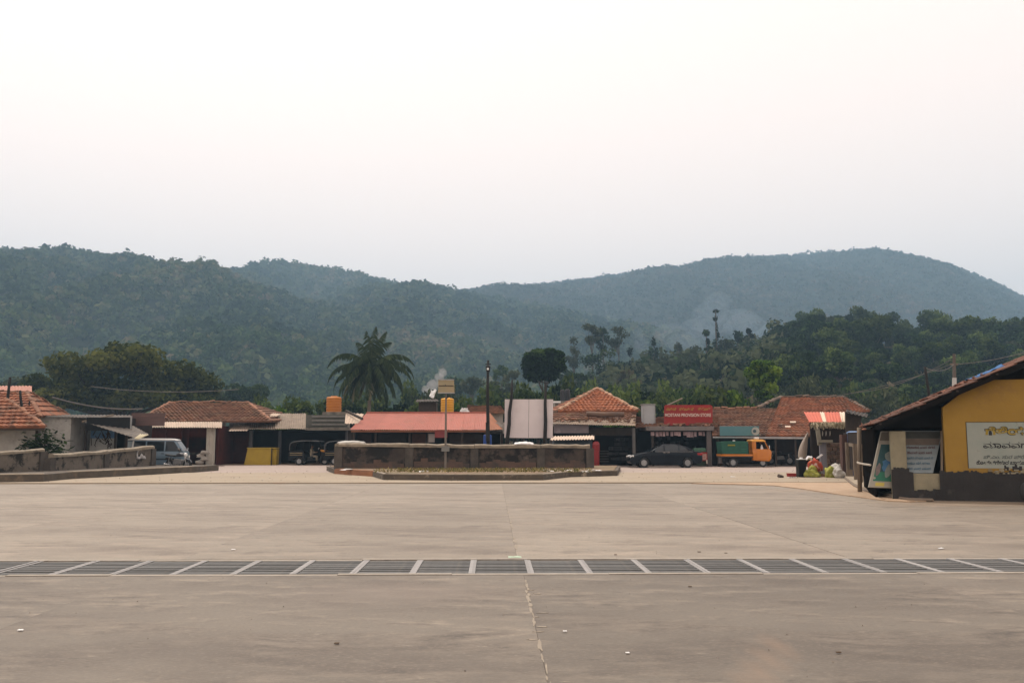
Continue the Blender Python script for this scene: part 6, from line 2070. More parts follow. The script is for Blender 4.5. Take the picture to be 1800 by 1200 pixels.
def motorbike(loc, rz, label, col, name='motorcycle', cat='motorcycle'):
    t = thing(name, label, cat, loc, rz, local=True)
    m = mat('bike_paint', col, tuple(c * .8 for c in col), rough=.35, coat=.3)
    for x in (-.62, .66):
        wheel(t, x, 0.001, .30, .10, spokes=6)
    b = MB(); b.profile([(-.28, .38), (.30, .34), (.36, .60), (-.20, .64)], lambda z: .13); b.build('engine', m_metal, t, bevel=.02)
    b = MB(); b.profile([(-.10, .74), (.38, .78), (.42, .88), (.20, .98), (-.06, .90)], lambda z: .15); b.build('tank', m, t, bevel=.05, auto=True)
    b = MB(); b.profile([(-.86, .80), (-.08, .74), (-.06, .84), (-.5, .86), (-.84, .90)], lambda z: .14); b.build('seat', m_black, t, bevel=.03)
    for s in (-.07, .07):
        b = MB(); b.tube([(.66, s, .30), (.44, s, .98)], .025, 6); b.build('fork', m_metal, t)
        b = MB(); b.tube([(-.62, s * 1.5, .34), (-.55, s * 1.5, .76)], .022, 6); b.build('shock', m_metal, t)
    b = MB(); b.tube([(.34, -.34, 1.06), (.44, -.1, 1.04), (.44, .1, 1.04), (.34, .34, 1.06)], .018, 6); b.build('handlebar', m_pole, t)
    b = MB(); b.tube([(.48, 0, .88), (.60, 0, .87)], [.10, .085], 12); b.build('headlight', m_lightg, t)
    b = MB(); b.profile([(.98, .46), (.86, .60), (.62, .64), (.42, .56), (.62, .61), (.84, .56)], lambda z: .06); b.build('front_mudguard', m, t)
    b = MB(); b.profile([(-.96, .62), (-.80, .72), (-.45, .66), (-.60, .62)], lambda z: .07); b.build('rear_mudguard', m, t)
    b = MB(); b.tube([(.10, -.14, .36), (-.3, -.16, .30), (-.85, -.17, .36)], [.03, .04, .045], 8); b.build('exhaust', m_chrome, t)
    b = MB(); b.beam((-.02, .10, .34), (-.12, .26, .0), .03, .03); b.build('side_stand', m_pole, t)
    for s in (-1, 1):
        b = MB(); b.tube([(.36, s * .26, 1.06), (.33, s * .34, 1.18)], .01, 5); b.bx((.33, s * .36, 1.2), (.02, .11, .07)); b.build('mirror', m_chrome, t)
    return t


q = G(1375, 817, .04); motorbike((q.x, q.y + .3, .04), R(150), 'dark motorcycle parked in shade just right of the orange cargo rickshaw', (.02, .02, .025))
q = G(1394, 816, .04); motorbike((q.x, q.y + 1.2, .04), R(120), 'dark motorcycle parked nearest the striped stall', (.03, .02, .02))
q = at(313, 815, 50.0); motorbike((q.x, 50.0, .05), R(-25), 'black motorcycle standing at the front of the pale blue van', (.03, .03, .035))
b = MB(); q = at(298, 816, 49.4); b.box(q.x - .13, q.x + .13, 49.4, 49.6, .05, .32); tag(b.build('white_can', m_wplastic, bevel=.05, at0=(q.x, 49.4, .05)), 'bright white can on the ground beside the black motorcycle', 'can')

# plants by the white house
def small_plant(px, py, d, h, rad, label, n=160, zb=.03):
    q = at(px, py, d)
    t = thing('plant', label, 'plant', (q.x, d, zb))
    b = MB(); b.tube([(q.x, d, zb), (q.x + .1, d, zb + h * .5), (q.x, d, zb + h * .85)], [.04, .03, .015], 6); b.build('stem', m_wooddark, t)
    vs = []; qs = []; ts = []
    for k in range(n):
        c = Vector((rng.normal(0, rad * .45), rng.normal(0, rad * .45), h * .68 + rng.normal(0, h * .2)))
        a = rng.uniform(0, 6.28); s = rng.uniform(.06, .15)
        u = Vector((math.cos(a), math.sin(a), rng.uniform(-.5, .5))) * s * 1.8; v = Vector((-math.sin(a), math.cos(a), rng.uniform(-.6, .6))) * s * .6
        i = len(vs)
        vs += [c - u, c + v, c + u, c - v]; qs.append((i, i + 1, i + 2, i + 3)); ts.append(rng.rand())
    fast_mesh('foliage', [tuple(v) for v in vs], qs, ts, m_leafplant, parent=t)


m_leafplant = leaf_mat('dark_plant_leaf', [(.012, .02, .01), (.03, .05, .02), (.05, .08, .03)])
small_plant(50, 810, 45.8, 1.7, .55, 'spindly dark plant against the white wall left of its bushier neighbour')
small_plant(75, 810, 46.0, 2.1, .9, 'bushy dark shrub against the white wall of the left house', 380)
small_plant(100, 810, 49.4, 1.3, .5, 'low dark plant in front of the right part of the white wall')
# ================================================================== TREES
def leaf_cloud(lobes, n, size, seed=0, tilt=.8, shell=.55):
    """leaf clumps spread through ellipsoid lobes (cx,cy,cz,rx,ry,rz); returns verts, quads, tint"""
    r = np.random.RandomState(seed)
    L_ = np.array(lobes, float)
    vol = (L_[:, 3] * L_[:, 4] * L_[:, 5]) ** (2 / 3)
    pick = r.choice(len(L_), n, p=vol / vol.sum())
    d = r.normal(size=(n, 3)); d /= np.linalg.norm(d, axis=1)[:, None]
    rad = (shell + (1 - shell) * r.rand(n)) ** .8
    rad = np.where(r.rand(n) < .2, r.rand(n), rad)
    rad *= r.uniform(.88, 1.1, n)
    c = L_[pick, :3] + d * rad[:, None] * L_[pick, 3:6]
    nrm = d * .7 + r.normal(size=(n, 3)) * tilt + np.array([0, 0, .5])
    nrm /= np.linalg.norm(nrm, axis=1)[:, None]
    a = np.cross(nrm, r.normal(size=(n, 3))); a /= np.linalg.norm(a, axis=1)[:, None]
    b = np.cross(nrm, a)
    s = size * r.uniform(.55, 1.3, n)[:, None]
    a *= s; b *= s * .62
    v = np.stack([c - a, c - b * r.uniform(.6, 1.2, n)[:, None], c + a, c + b], 1).reshape(-1, 3)
    q = np.arange(n * 4).reshape(-1, 4)
    lt = r.rand(len(L_))[pick] * .62 - .06
    tint = np.clip(lt + .15 + r.normal(0, .2, n) + .1 * d[:, 2], 0, 1)
    return v, q, tint


def limb_tree(b, base, top, r0, r1, seed=0, bend=.06, n=5):
    base = Vector(base); top = Vector(top)
    L_ = (top - base).length
    pts = []
    for k in range(n + 1):
        u = k / n
        p = base.lerp(top, u)
        p += Vector((mnoise.noise(Vector((u * 2 + seed, 0, 0))), mnoise.noise(Vector((u * 2 + seed, 5, 0))), 0)) * bend * L_ * math.sin(math.pi * u)
        pts.append(p)
    b.tube(pts, [r0 + (r1 - r0) * k / n for k in range(n + 1)], 7)


def tree(name, label, loc, h, lobes, n, size, m, seed, trunk_r=.25, cat='tree', group=None, limbs=True, mtrunk=None, shell=.55, tilt=.8):
    """a tree in its own frame standing at loc"""
    t = thing(name, label, cat, loc, 0, group, local=True)
    b = MB()
    zs = min(l[2] - l[5] for l in lobes)
    fork = max(h * .15, zs * .85)
    limb_tree(b, (0, 0, -.4), (0, 0, fork), trunk_r, trunk_r * .75, seed)
    if limbs:
        for i, l in enumerate(lobes):
            limb_tree(b, (0, 0, fork - .1), (l[0], l[1], l[2] + l[5] * .3), trunk_r * .55, trunk_r * .08, seed + i * 3.3, .12)
    b.build('trunk', mtrunk or m_bark, t, smooth=True)
    v, q, ti = leaf_cloud(lobes, n, size, seed, tilt, shell)
    fast_mesh('crown', v, q, ti, m, parent=t)
    return t


m_bark = mat('grey_brown_bark', (.10, .08, .06), (.06, .05, .04), scale=4)
m_barkdark = mat('dark_bark', (.035, .029, .022), (.022, .019, .015), scale=4)
m_barkpale = mat('pale_bark', (.22, .19, .15), (.14, .12, .09), scale=3)
lf_rain = leaf_mat('olive_leaf', [(.016, .024, .006), (.045, .055, .014), (.092, .102, .026), (.14, .145, .04)], .35)
lf_dark = leaf_mat('deep_green_leaf', [(.004, .010, .004), (.011, .024, .009), (.026, .050, .016), (.055, .088, .027)], .2, .4)
lf_dark2 = leaf_mat('round_tree_leaf', [(.008, .018, .007), (.020, .042, .014), (.045, .085, .024), (.08, .13, .035)], .3)
lf_bright = leaf_mat('fresh_green_leaf', [(.018, .04, .007), (.05, .10, .014), (.12, .19, .026), (.20, .28, .045)], .4)
lf_mid = leaf_mat('mid_green_leaf', [(.010, .022, .007), (.027, .050, .015), (.06, .090, .026), (.105, .14, .04)], .25, .4)
lf_dry = leaf_mat('dry_scrub_leaf', [(.035, .032, .018), (.07, .062, .032), (.11, .095, .05), (.17, .14, .085)], .3)
lf_hazel = leaf_mat('grey_green_leaf', [(.02, .028, .016), (.04, .052, .028), (.065, .078, .04), (.09, .10, .055)], .3)


def lobes_round(r, h, k, seed, flat=.7, core=True):
    rr = np.random.RandomState(seed)
    out_ = []
    for i in range(k):
        a = rr.uniform(0, 6.28); q = r * rr.uniform(.25, .75)
        s = r * rr.uniform(.32, .5)
        out_.append((math.cos(a) * q, math.sin(a) * q, h + rr.uniform(-.45, .5) * r * flat, s, s, s * rr.uniform(.6, .9)))
    if core:
        out_.append((0, 0, h, r * .6, r * .6, r * .55 * flat))
    return out_


# spreading rain tree at left: px 60..360, py 610..730, d 112
d = 112.0
k = d / FPX
cx = 212
lob = []
for (px, py, rpx, rpy) in ((100, 668, 38, 26), (135, 645, 40, 22), (175, 628, 42, 20), (220, 622, 46, 20), (262, 634, 42, 22), (300, 652, 40, 24), (335, 672, 32, 24), (80, 690, 28, 18),
                           (150, 680, 44, 28), (210, 662, 55, 32), (270, 680, 48, 28), (120, 702, 40, 20), (185, 705, 44, 22), (320, 695, 34, 20), (245, 648, 40, 20), (195, 640, 40, 20), (290, 702, 30, 14), (74, 678, 26, 20), (62, 694, 20, 14), (90, 655, 26, 16), (170, 708, 40, 16), (235, 704, 44, 18), (205, 690, 40, 20), (255, 690, 40, 18), (140, 695, 36, 16), (100, 712, 34, 14), (345, 706, 30, 14)):
    p = at(px, py, d)
    lob.append(((px - cx) * k, rng.uniform(-4, 4), p.z, rpx * k, 2.6, rpy * k))
tree('rain_tree', 'wide spreading olive green tree behind the left houses', (at(cx, 777, d).x, d, 0), 12, lob, 15500, .36, lf_rain, 11, .45, shell=.5, mtrunk=m_barkdark)
# small extra trees beside it
for (px, py, d, r, m, lab) in ((395, 712, 120, 3.0, lf_hazel, 'grey green tree right of the big spreading tree'), (30, 670, 150, 4.0, lf_hazel, 'hazy grey green tree above the pink roof at left'),
                              (430, 690, 160, 4.5, lf_mid, 'mid green rounded tree above the left part of the asbestos shed'), (375, 690, 170, 4.0, lf_hazel, 'faint grey green tree between the spreading tree and the shed roof')):
    p = at(px, py, d)
    tree('broadleaf_tree', lab, (p.x, d, 0), 8, lobes_round(r, max(2.5, p.z - r * .2), 8, int(px)), 2200, .34, m, int(px), .2)

# round dark tree behind the billboard
d = 105.0; k = d / FPX
lob = []
for (px, py, rx, ry) in ((955, 642, 28, 22), (934, 640, 17, 18), (978, 637, 17, 14), (948, 623, 16, 9), (966, 621, 15, 8), (981, 625, 10, 7), (942, 657, 22, 14), (966, 657, 18, 13), (929, 628, 10, 9), (988, 645, 8, 8)):
    p = at(px, py, d); lob.append(((px - 956) * k, rng.uniform(-1, 1), p.z, rx * k, 1.9, ry * k))
tree('broadleaf_tree', 'round dense dark green tree directly above the blank billboard', (at(956, 777, d).x, d, 0), 10, lob, 6200, .27, lf_dark2, 3, .12, shell=.6)
# bright tree at 1345
d = 88.0; k = d / FPX
lob = []
for (px, py, rx, ry) in ((1343, 648, 20, 11), (1326, 655, 14, 11), (1360, 654, 15, 11), (1333, 641, 12, 7), (1354, 640, 12, 7), (1348, 664, 20, 12), (1333, 672, 15, 11), (1352, 682, 15, 11), (1340, 692, 12, 9), (1346, 702, 10, 9), (1368, 664, 8, 7)):
    p = at(px, py, d); lob.append(((px - 1343) * k, rng.uniform(-.8, .8), p.z, rx * k, 1.2, ry * k))
tree('broadleaf_tree', 'fresh bright green upright tree above the low tiled roof', (at(1343, 777, d).x, d, 0), 9, lob, 4600, .23, lf_bright, 9, .2, shell=.6)

# bushes and young trees in the strip behind the roofs
bush_group = 'green bushes behind the roofs'
protos = []
for i, (r, m) in enumerate(((1.7, lf_bright), (2.2, lf_mid), (2.4, lf_mid), (2.0, lf_dark), (1.5, lf_bright), (2.6, lf_hazel))):
    t = tree('bush', 'green', (0, 0, 0), 3, lobes_round(r, r * 1.0, 7, 40 + i, .8), 1500, .2, m, 60 + i, .1, 'bush', bush_group)
    protos.append(t)
spots = [(505, 708, 88, 0), (525, 704, 90, 1), (548, 712, 92, 4), (480, 716, 96, 1), (735, 712, 84, 1), (700, 716, 86, 3), (672, 714, 84, 4), (815, 702, 86, 0), (832, 706, 92, 1), (845, 712, 88, 3), (790, 716, 96, 5),
         (905, 700, 96, 3), (880, 690, 110, 1), (985, 690, 100, 2), (1010, 688, 104, 1), (920, 705, 90, 2), (945, 694, 96, 1), (957, 686, 100, 3), (968, 690, 98, 0), (1085, 700, 92, 1), (1110, 696, 96, 2), (1135, 694, 90, 3), (1160, 698, 88, 1), (1185, 692, 94, 2), (1150, 705, 84, 4),
         (1210, 688, 96, 1), (1235, 697, 86, 2), (1268, 684, 86, 4), (1285, 690, 84, 0), (1302, 680, 90, 0), (1310, 696, 84, 3), (1255, 702, 82, 1), (1290, 706, 80, 4), (1225, 706, 84, 3), (1195, 707, 82, 1), (1375, 700, 100, 5), (1400, 690, 110, 5), (1450, 694, 104, 5), (1490, 690, 108, 2), (1530, 700, 100, 5),
         (1560, 700, 104, 1), (600, 712, 100, 1), (625, 714, 98, 3), (1040, 690, 110, 2), (1070, 692, 100, 3), (455, 705, 110, 1), (1120, 710, 82, 1), (1100, 716, 80, 4), (862, 706, 96, 2), (650, 700, 110, 1), (760, 704, 112, 5), (720, 690, 120, 1)]
kinds = ['small bright leafy bush in the green strip behind the roofs', 'mid green bush in the strip behind the roofs', 'fuller mid green bush in the strip behind the roofs', 'dark green bush in the strip behind the roofs',
         'low fresh green bush close behind the roofs', 'grey green bush in the strip behind the roofs']
used = set()
for (px, py, d, i) in spots:
    t = protos[i] if i not in used else copy_tree(protos[i])
    used.add(i)
    p = at(px, py, d)
    s = max(.7, (p.z + .6) / 3.4)
    t.location = (p.x, d, 0); t.scale = (min(s, 1.25) * rng.uniform(.85, 1.15), min(s, 1.25), s * rng.uniform(.92, 1.08)); t.rotation_euler = (0, 0, rng.uniform(0, 6.28))
    t['label'] = kinds[i]; t['group'] = bush_group + (' ' if False else '')
    t['group'] = kinds[i].replace(' in the strip', 'es in the strip', 1) if False else 'bushes of one kind: ' + kinds[i].split(' bush')[0]


# banana plants right behind the roofs are broad bright leaves
# ------------------------------------------------------------------ palm
def palm(loc, label, htrunk, fronds):
    t = thing('coconut_palm', label, 'palm', loc, 0, local=True)
    b = MB(); n = 10
    pts = [(.25 * math.sin(k / n * 1.6), 0, htrunk * k / n - .2) for k in range(n + 1)]
    b.tube(pts, [.22 - .06 * k / n + (.02 if k % 2 else 0) for k in range(n + 1)], 9); b.build('trunk', m_barkpale, t, smooth=True)
    crown = Vector(pts[-1]) + Vector((0, 0, .1))
    for i, (az, el, ln, droop, m) in enumerate(fronds):
        r = np.random.RandomState(100 + i)
        vs = []; qs = []; ts = []
        N_ = 46
        P = []
        dirh = Vector((math.cos(az), math.sin(az), 0))
        p = crown.copy(); e = el
        step = ln / N_
        for k in range(N_ + 1):
            P.append(p.copy())
            p = p + (dirh * math.cos(e) + Vector((0, 0, math.sin(e)))) * step
            e -= droop / N_ * (1 + 1.2 * k / N_)
        side = Vector((-math.sin(az), math.cos(az), 0))
        # rachis
        for k in range(N_):
            wv = side * (.045 * (1 - k / N_) + .008)
            j = len(vs); vs += [P[k] - wv, P[k] + wv, P[k + 1] + wv, P[k + 1] - wv]; qs.append((j, j + 1, j + 2, j + 3)); ts.append(.75)
            uv = Vector((0, 0, 1)) * (.035 * (1 - k / N_) + .006)
            j = len(vs); vs += [P[k] - uv, P[k] + uv, P[k + 1] + uv, P[k + 1] - uv]; qs.append((j, j + 1, j + 2, j + 3)); ts.append(.7)
        for k in range(4, N_ + 1):
            u = k / N_
            ll = 1.15 * math.sin(math.pi * min(1, .12 + u * .86)) ** .6 * (1 - .25 * u)
            fw = (P[min(k, N_)] - P[k - 1]).normalized()
            for s in (-1, 1):
                if r.rand() < .06:
                    continue
                dr = side * s * .75 + fw * .55 + Vector((0, 0, -.55 - .6 * r.rand() - .3 * u))
                dr.normalize()
                tip = P[k] + dr * ll * r.uniform(.8, 1.1)
                mid = P[k] + dr * ll * .5 + Vector((0, 0, .05))
                wv = fw * .085
                j = len(vs)
                vs += [P[k] - wv * .5, P[k] + wv * .5, mid + wv, mid - wv, tip + wv * .2, tip - wv * .2]
                qs.append((j, j + 1, j + 2, j + 3)); qs.append((j + 3, j + 2, j + 4, j + 5)); tt = min(1, max(0, r.normal(.45, .2))); ts += [tt, tt]
        fast_mesh('frond', [tuple(v) for v in vs], qs, ts, m, parent=t)
    b = MB()
    for k in range(7):
        a = rng.uniform(0, 6.28)
        c = crown + Vector((math.cos(a) * .3, math.sin(a) * .3, -.35 - rng.uniform(0, .3)))
        b.tube([c + Vector((0, 0, -.13)), c + Vector((0, 0, -.05)), c + Vector((0, 0, .06)), c + Vector((0, 0, .13))], [.05, .11, .11, .04], 8)
    b.build('coconuts', mat('coconut_husk', (.12, .10, .03), (.08, .06, .02)), t, smooth=True)
    return t


lf_palm = leaf_mat('palm_leaflet', [(.010, .018, .008), (.022, .034, .014), (.04, .055, .022), (.07, .085, .035)], .3, .2)
lf_palmdry = leaf_mat('dry_palm_leaflet', [(.06, .055, .025), (.12, .11, .055), (.20, .18, .10), (.34, .31, .22)], .3, .2)
d = 92.0
pc = at(651, 647, d)
fr = []
# visible sweep: (azimuth, start elevation, length, droop)
for az, el, ln, dr, m in ((80, 1.45, 5.0, .5, lf_palm), (120, 1.25, 4.9, .8, lf_palm), (60, 1.25, 4.9, .8, lf_palm), (170, 1.05, 5.2, 1.5, lf_palm), (8, 1.0, 5.2, 1.35, lf_palm), (150, .8, 5.0, 1.5, lf_palm), (25, .75, 5.0, 1.4, lf_palm),
                          (185, .55, 5.0, 1.4, lf_palm), (-5, .55, 5.2, 1.4, lf_palm), (200, .25, 4.8, 1.3, lf_palm), (-20, .25, 4.9, 1.3, lf_palm), (215, .0, 4.6, 1.1, lf_palm), (-38, .0, 4.6, 1.1, lf_palm), (240, .35, 4.6, 1.6, lf_palm), (-65, .35, 4.6, 1.6, lf_palm),
                          (270, .7, 4.6, 1.8, lf_palm), (255, -.2, 4.2, 1.0, lf_palm), (-80, -.15, 4.2, 1.0, lf_palm), (175, -.25, 4.2, .9, lf_palmdry), (5, -.3, 4.2, .9, lf_palm), (225, -.55, 3.6, .7, lf_palmdry), (-50, -.6, 3.6, .6, lf_palm), (190, .85, 4.6, 2.3, lf_palm),
                          (160, .1, 4.6, 1.2, lf_palm), (20, .1, 4.6, 1.2, lf_palm), (205, -.4, 4.2, .9, lf_palm), (-25, -.45, 4.2, .9, lf_palm), (140, -.1, 4.4, 1.0, lf_palm), (40, -.1, 4.4, 1.0, lf_palm), (190, -.75, 3.6, .5, lf_palm), (-8, -.8, 3.6, .5, lf_palm), (230, .9, 4.6, 2.0, lf_palm), (-45, .95, 4.6, 2.0, lf_palm), (110, 1.4, 4.8, .5, lf_palm), (70, 1.35, 4.9, .6, lf_palm), (215, -1.0, 3.0, .3, lf_palmdry), (-30, -1.0, 3.0, .3, lf_palm),
                          (100, .9, 4.8, 1.2, lf_palm), (45, .5, 4.8, 1.3, lf_palm), (135, .4, 4.8, 1.3, lf_palm), (-95, 1.1, 4.2, 1.6, lf_palm), (280, -.75, 3.2, .5, lf_palmdry), (95, -.2, 4.2, .8, lf_palm)):
    fr.append((R(az + rng.uniform(-6, 6)), el, ln * rng.uniform(.93, 1.1) * 1.10, dr, m))
palm((pc.x - .25, d, 0), 'tall coconut palm with arching dark fronds above the salmon roof', pc.z, fr)

# ================================================================== HILLS AND FORESTS
def ridge_fn(prof):
    xs_ = np.array([p[0] for p in prof], float); ys_ = np.array([p[1] for p in prof], float)
    return lambda px: np.interp(px, xs_, ys_)


hill_mats = {}


def hill(prof, dr, d0, px0, px1, tree_h, seed, m, ncol=150, nrow=46, power=1.0, rough=.05):
    """a hill whose crest shows along prof (photo pixels) at distance dr; foot at d0"""
    f = ridge_fn(prof)
    pxs_ = np.linspace(px0, px1, ncol)
    T = np.concatenate([np.linspace(0, 1, nrow), np.array([1.06, 1.15, 1.3])])
    Zg = np.zeros((len(T), ncol)); Xg = np.zeros_like(Zg); Yg = np.zeros_like(Zg)
    for i, px in enumerate(pxs_):
        r = ray(px, 777); kx = r.x / r.y
        zr = max(2.0, at(px, f(px), dr).z - tree_h)
        for j, t in enumerate(T):
            y = d0 + (dr - d0) * t
            if t <= 1:
                s = math.sin(t * math.pi / 2) ** 1.25 * (1 - power) + t * power
                z = zr * s
                z += zr * rough * math.sin(math.pi * min(1, t / .93)) * (mnoise.fractal(Vector((kx * y / dr * 9 + seed, t * 2.2, seed)), .8, 2.0, 4) * 1.5 if t < .93 else 0)
            else:
                z = zr * (1 - (t - 1) ** 2 * 6)
            Zg[j, i] = z; Xg[j, i] = kx * y; Yg[j, i] = y
    v = np.stack([Xg, Yg, Zg], -1).reshape(-1, 3)
    q = []
    for j in range(len(T) - 1):
        for i in range(ncol - 1):
            k_ = j * ncol + i
            q.append((k_, k_ + 1, k_ + ncol + 1, k_ + ncol))
    o = fast_mesh('hill', v, q, np.full(len(q), .5), m, kind='structure', smooth=True)
    return dict(px0=px0, px1=px1, T=T, X=Xg, Y=Yg, Z=Zg, ncol=ncol, f=f)


def sample(h, px, t):
    i = (px - h['px0']) / (h['px1'] - h['px0']) * (h['ncol'] - 1)
    i0 = np.clip(np.floor(i).astype(int), 0, h['ncol'] - 2); fi = i - i0
    j = np.interp(t, h['T'], np.arange(len(h['T'])))
    j0 = np.clip(np.floor(j).astype(int), 0, len(h['T']) - 2); fj = j - j0
    res = []
    for A_ in (h['X'], h['Y'], h['Z']):
        res.append((A_[j0, i0] * (1 - fi) + A_[j0, i0 + 1] * fi) * (1 - fj) + (A_[j0 + 1, i0] * (1 - fi) + A_[j0 + 1, i0 + 1] * fi) * fj)
    return np.stack(res, 1)


def forest(h, n, r0, r1, m, seed, tmin=0.0, tmax=1.02, K=16, tpow=.8, tall=1.0, ridge_big=0, pxr=None, dens=None, tone=None, lr=.46):
    """n crowns of K leaf clumps each, joined: a far wood that reads as one mass"""
    r = np.random.RandomState(seed)
    px = r.uniform(*(pxr or (h['px0'], h['px1'])), n)
    t = tmin + (tmax - tmin) * r.rand(n) ** tpow
    if dens is not None:
        keep = r.rand(n) < np.array([dens(a, b) for a, b in zip(px, t)])
        px, t = px[keep], t[keep]
    rad = r0 + (r1 - r0) * r.rand(len(px)) ** 2
    if ridge_big:
        px2 = r.uniform(*(pxr or (h['px0'], h['px1'])), ridge_big)
        t2 = r.uniform(.985, 1.01, ridge_big)
        cl = np.array([mnoise.noise(Vector((a * .02, seed, 1))) for a in px2])
        rad2 = r1 * (.55 + .75 * np.clip(cl + .3, 0, 1)) * r.uniform(.6, 1.1, ridge_big)
        px = np.concatenate([px, px2]); t = np.concatenate([t, t2]); rad = np.concatenate([rad, rad2])
    n = len(px)
    P = sample(h, px, t)
    base = np.array([.8 * mnoise.noise(Vector((p[0] * .012, p[1] * .012, seed))) + .7 * mnoise.noise(Vector((p[0] * .004, p[1] * .005, seed + 5))) for p in P])
    tt = np.clip(.42 + .5 * base + r.normal(0, .20, n), 0, 1)
    if tone is not None:
        tt = np.clip(tt + np.array([tone(a, b) for a, b in zip(px, t)]), 0, 1)
    d = r.normal(size=(n, K, 3)); d[:, :, 2] = np.abs(d[:, :, 2]) * 1.1 - .25
    d /= np.linalg.norm(d, axis=2)[:, :, None]
    asp = tall * r.uniform(.75, 1.35, n)
    ctr = P.copy(); ctr[:, 2] += rad * asp * .75
    sc = np.stack([rad, rad, rad * asp], 1)[:, None, :]
    c = ctr[:, None, :] + d * sc * r.uniform(.6, 1.05, (n, K))[:, :, None]
    nr = d + r.normal(size=(n, K, 3)) * .55
    nr /= np.linalg.norm(nr, axis=2)[:, :, None]
    a = np.cross(nr, r.normal(size=(n, K, 3))); a /= np.linalg.norm(a, axis=2)[:, :, None]
    b = np.cross(nr, a)
    s = (rad * lr)[:, None, None] * r.uniform(.6, 1.15, (n, K))[:, :, None]
    a = a * s; b = b * s * .75
    v = np.stack([c - a, c - b, c + a, c + b], 2).reshape(-1, 3)
    q = np.arange(n * K * 4).reshape(-1, 4)
    ti = np.clip(tt[:, None] + r.normal(0, .08, (n, K)), 0, 1).reshape(-1)
    return fast_mesh('forest', v, q, ti, m, kind='stuff')


m_hillg = mat('forest_floor', (.045, .05, .028), (.028, .034, .018), scale=.02, rough=1, spec=0, stain=((.10, .075, .05), .03, .55, .7))
m_hilldry = mat('dry_hill_ground', (.034, .034, .023), (.024, .027, .017), scale=.015, rough=1, spec=0, stain=((.048, .038, .029), .03, .54, .7))
lf_hill = leaf_mat('hill_forest_leaf', [(.014, .026, .012), (.034, .055, .024), (.062, .088, .036), (.105, .115, .055), (.16, .13, .08)], .2, 0)
lf_hillg = leaf_mat('foothill_leaf', [(.014, .028, .010), (.032, .060, .020), (.060, .095, .030), (.10, .13, .045), (.16, .15, .08)], .25, 0)
lf_hilld = leaf_mat('hill_dry_leaf', [(.022, .030, .016), (.042, .050, .027), (.066, .068, .040), (.10, .085, .058), (.14, .105, .08)], .2, 0)

profA = [(-200, 425), (0, 434), (90, 438), (160, 446), (240, 456), (300, 473), (370, 483), (450, 502), (550, 530), (650, 556), (800, 590), (950, 640)]
profB = [(150, 520), (300, 494), (370, 486), (420, 473), (490, 464), (560, 468), (640, 484), (700, 499), (800, 525), (950, 560), (1100, 600)]
profC = [(330, 600), (450, 560), (560, 525), (640, 503), (690, 495), (760, 493), (800, 501), (830, 508), (900, 520), (1000, 540), (1100, 558), (1200, 582), (1350, 625), (1500, 660)]
profD = [(650, 530), (760, 515), (850, 506), (900, 502), (960, 497), (1020, 493), (1070, 486), (1120, 479), (1200, 473), (1260, 459), (1330, 451), (1400, 447), (1480, 442), (1550, 440), (1620, 452), (1680, 463), (1740, 488), (1800, 516), (1900, 566), (2050, 630)]
hD = hill(profD, 1500, 560, 640, 2060, 7, 4.4, m_hilldry, 150, 46, .45, .05)
hB = hill(profB, 1150, 420, 140, 1110, 11, 2.2, m_hillg, 110, 46, .4, .10)
hC = hill(profC, 950, 330, 330, 1500, 13, 3.3, m_hillg, 130, 46, .4, .11)
hA = hill(profA, 800, 260, -220, 960, 10, 1.1, m_hillg, 130, 46, .4, .11)
dens_d = lambda px, t: .95 if t > .985 else (.62 + .4 * max(0, 1 - t * 1.1) + .3 * mnoise.noise(Vector((px * .01, t * 6, 2))))
forest(hD, 20000, 2.0, 4.4, lf_hilld, 21, .0, 1.0, 12, .75, .8, 520, dens=dens_d, tone=lambda px, t: .12 * t - .12 + .1 * mnoise.noise(Vector((px * .006, t * 3, 7))), lr=.55)
forest(hB, 5200, 3.0, 5.8, lf_hill, 22, .25, 1.0, 18, .85, .95, 420, tone=lambda px, t: .06)
forest(hC, 8600, 2.3, 4.9, lf_hill, 23, .16, 1.0, 22, .85, .95, 420, tone=lambda px, t: -.10)
forest(hC, 1500, 2.4, 4.6, lf_hillg, 25, .0, .26, 56, .9, 1.0, 0, lr=.27)
forest(hA, 9400, 2.1, 4.7, lf_hill, 24, .16, 1.0, 22, .85, .95, 420, tone=lambda px, t: -.05 + .10 * t)
forest(hA, 1700, 2.4, 4.6, lf_hillg, 26, .0, .30, 56, .9, 1.0, 0, lr=.27)

forest(hA, 46, 4.5, 7.5, lf_hill, 27, .985, 1.0, 40, 1.0, .9, pxr=(95, 240), lr=.3)
forest(hD, 60, 4.0, 7.5, lf_hilld, 28, .99, 1.0, 30, 1.0, .95, pxr=(1050, 1600), lr=.3)
# near wooded rise on the right, and its low left shoulder
profE = [(560, 745), (800, 735), (930, 722), (1000, 700), (1080, 672), (1160, 652), (1250, 640), (1320, 625), (1370, 600), (1430, 596), (1550, 606), (1620, 612), (1700, 616), (1800, 612), (1950, 600)]
hE = hill(profE, 235, 100, 540, 1950, 1.0, 5.5, mat('scrub_floor', (.09, .07, .042), (.055, .048, .028), scale=.3, stain=((.14, .105, .07), .5, .52, .7)), 110, 30, .7, .05)
forest(hE, 1500, .7, 1.7, lf_dry, 31, .15, 1.0, 22, 1.0, .9, pxr=(960, 1950), tone=lambda px, t: .12)
forest(hE, 1100, .8, 1.9, lf_mid, 32, .0, .9, 22, 1.1, 1.0, pxr=(700, 1950), tone=lambda px, t: -.05)
forest(hE, 250, 1.5, 3.0, lf_hazel, 33, .2, .98, 46, 1.0, 1.15, pxr=(985, 1385), lr=.28)
forest(hE, 260, 1.4, 2.8, lf_dark, 34, .2, .95, 46, 1.0, 1.2, pxr=(1000, 1385), lr=.28, tone=lambda px, t: .1)
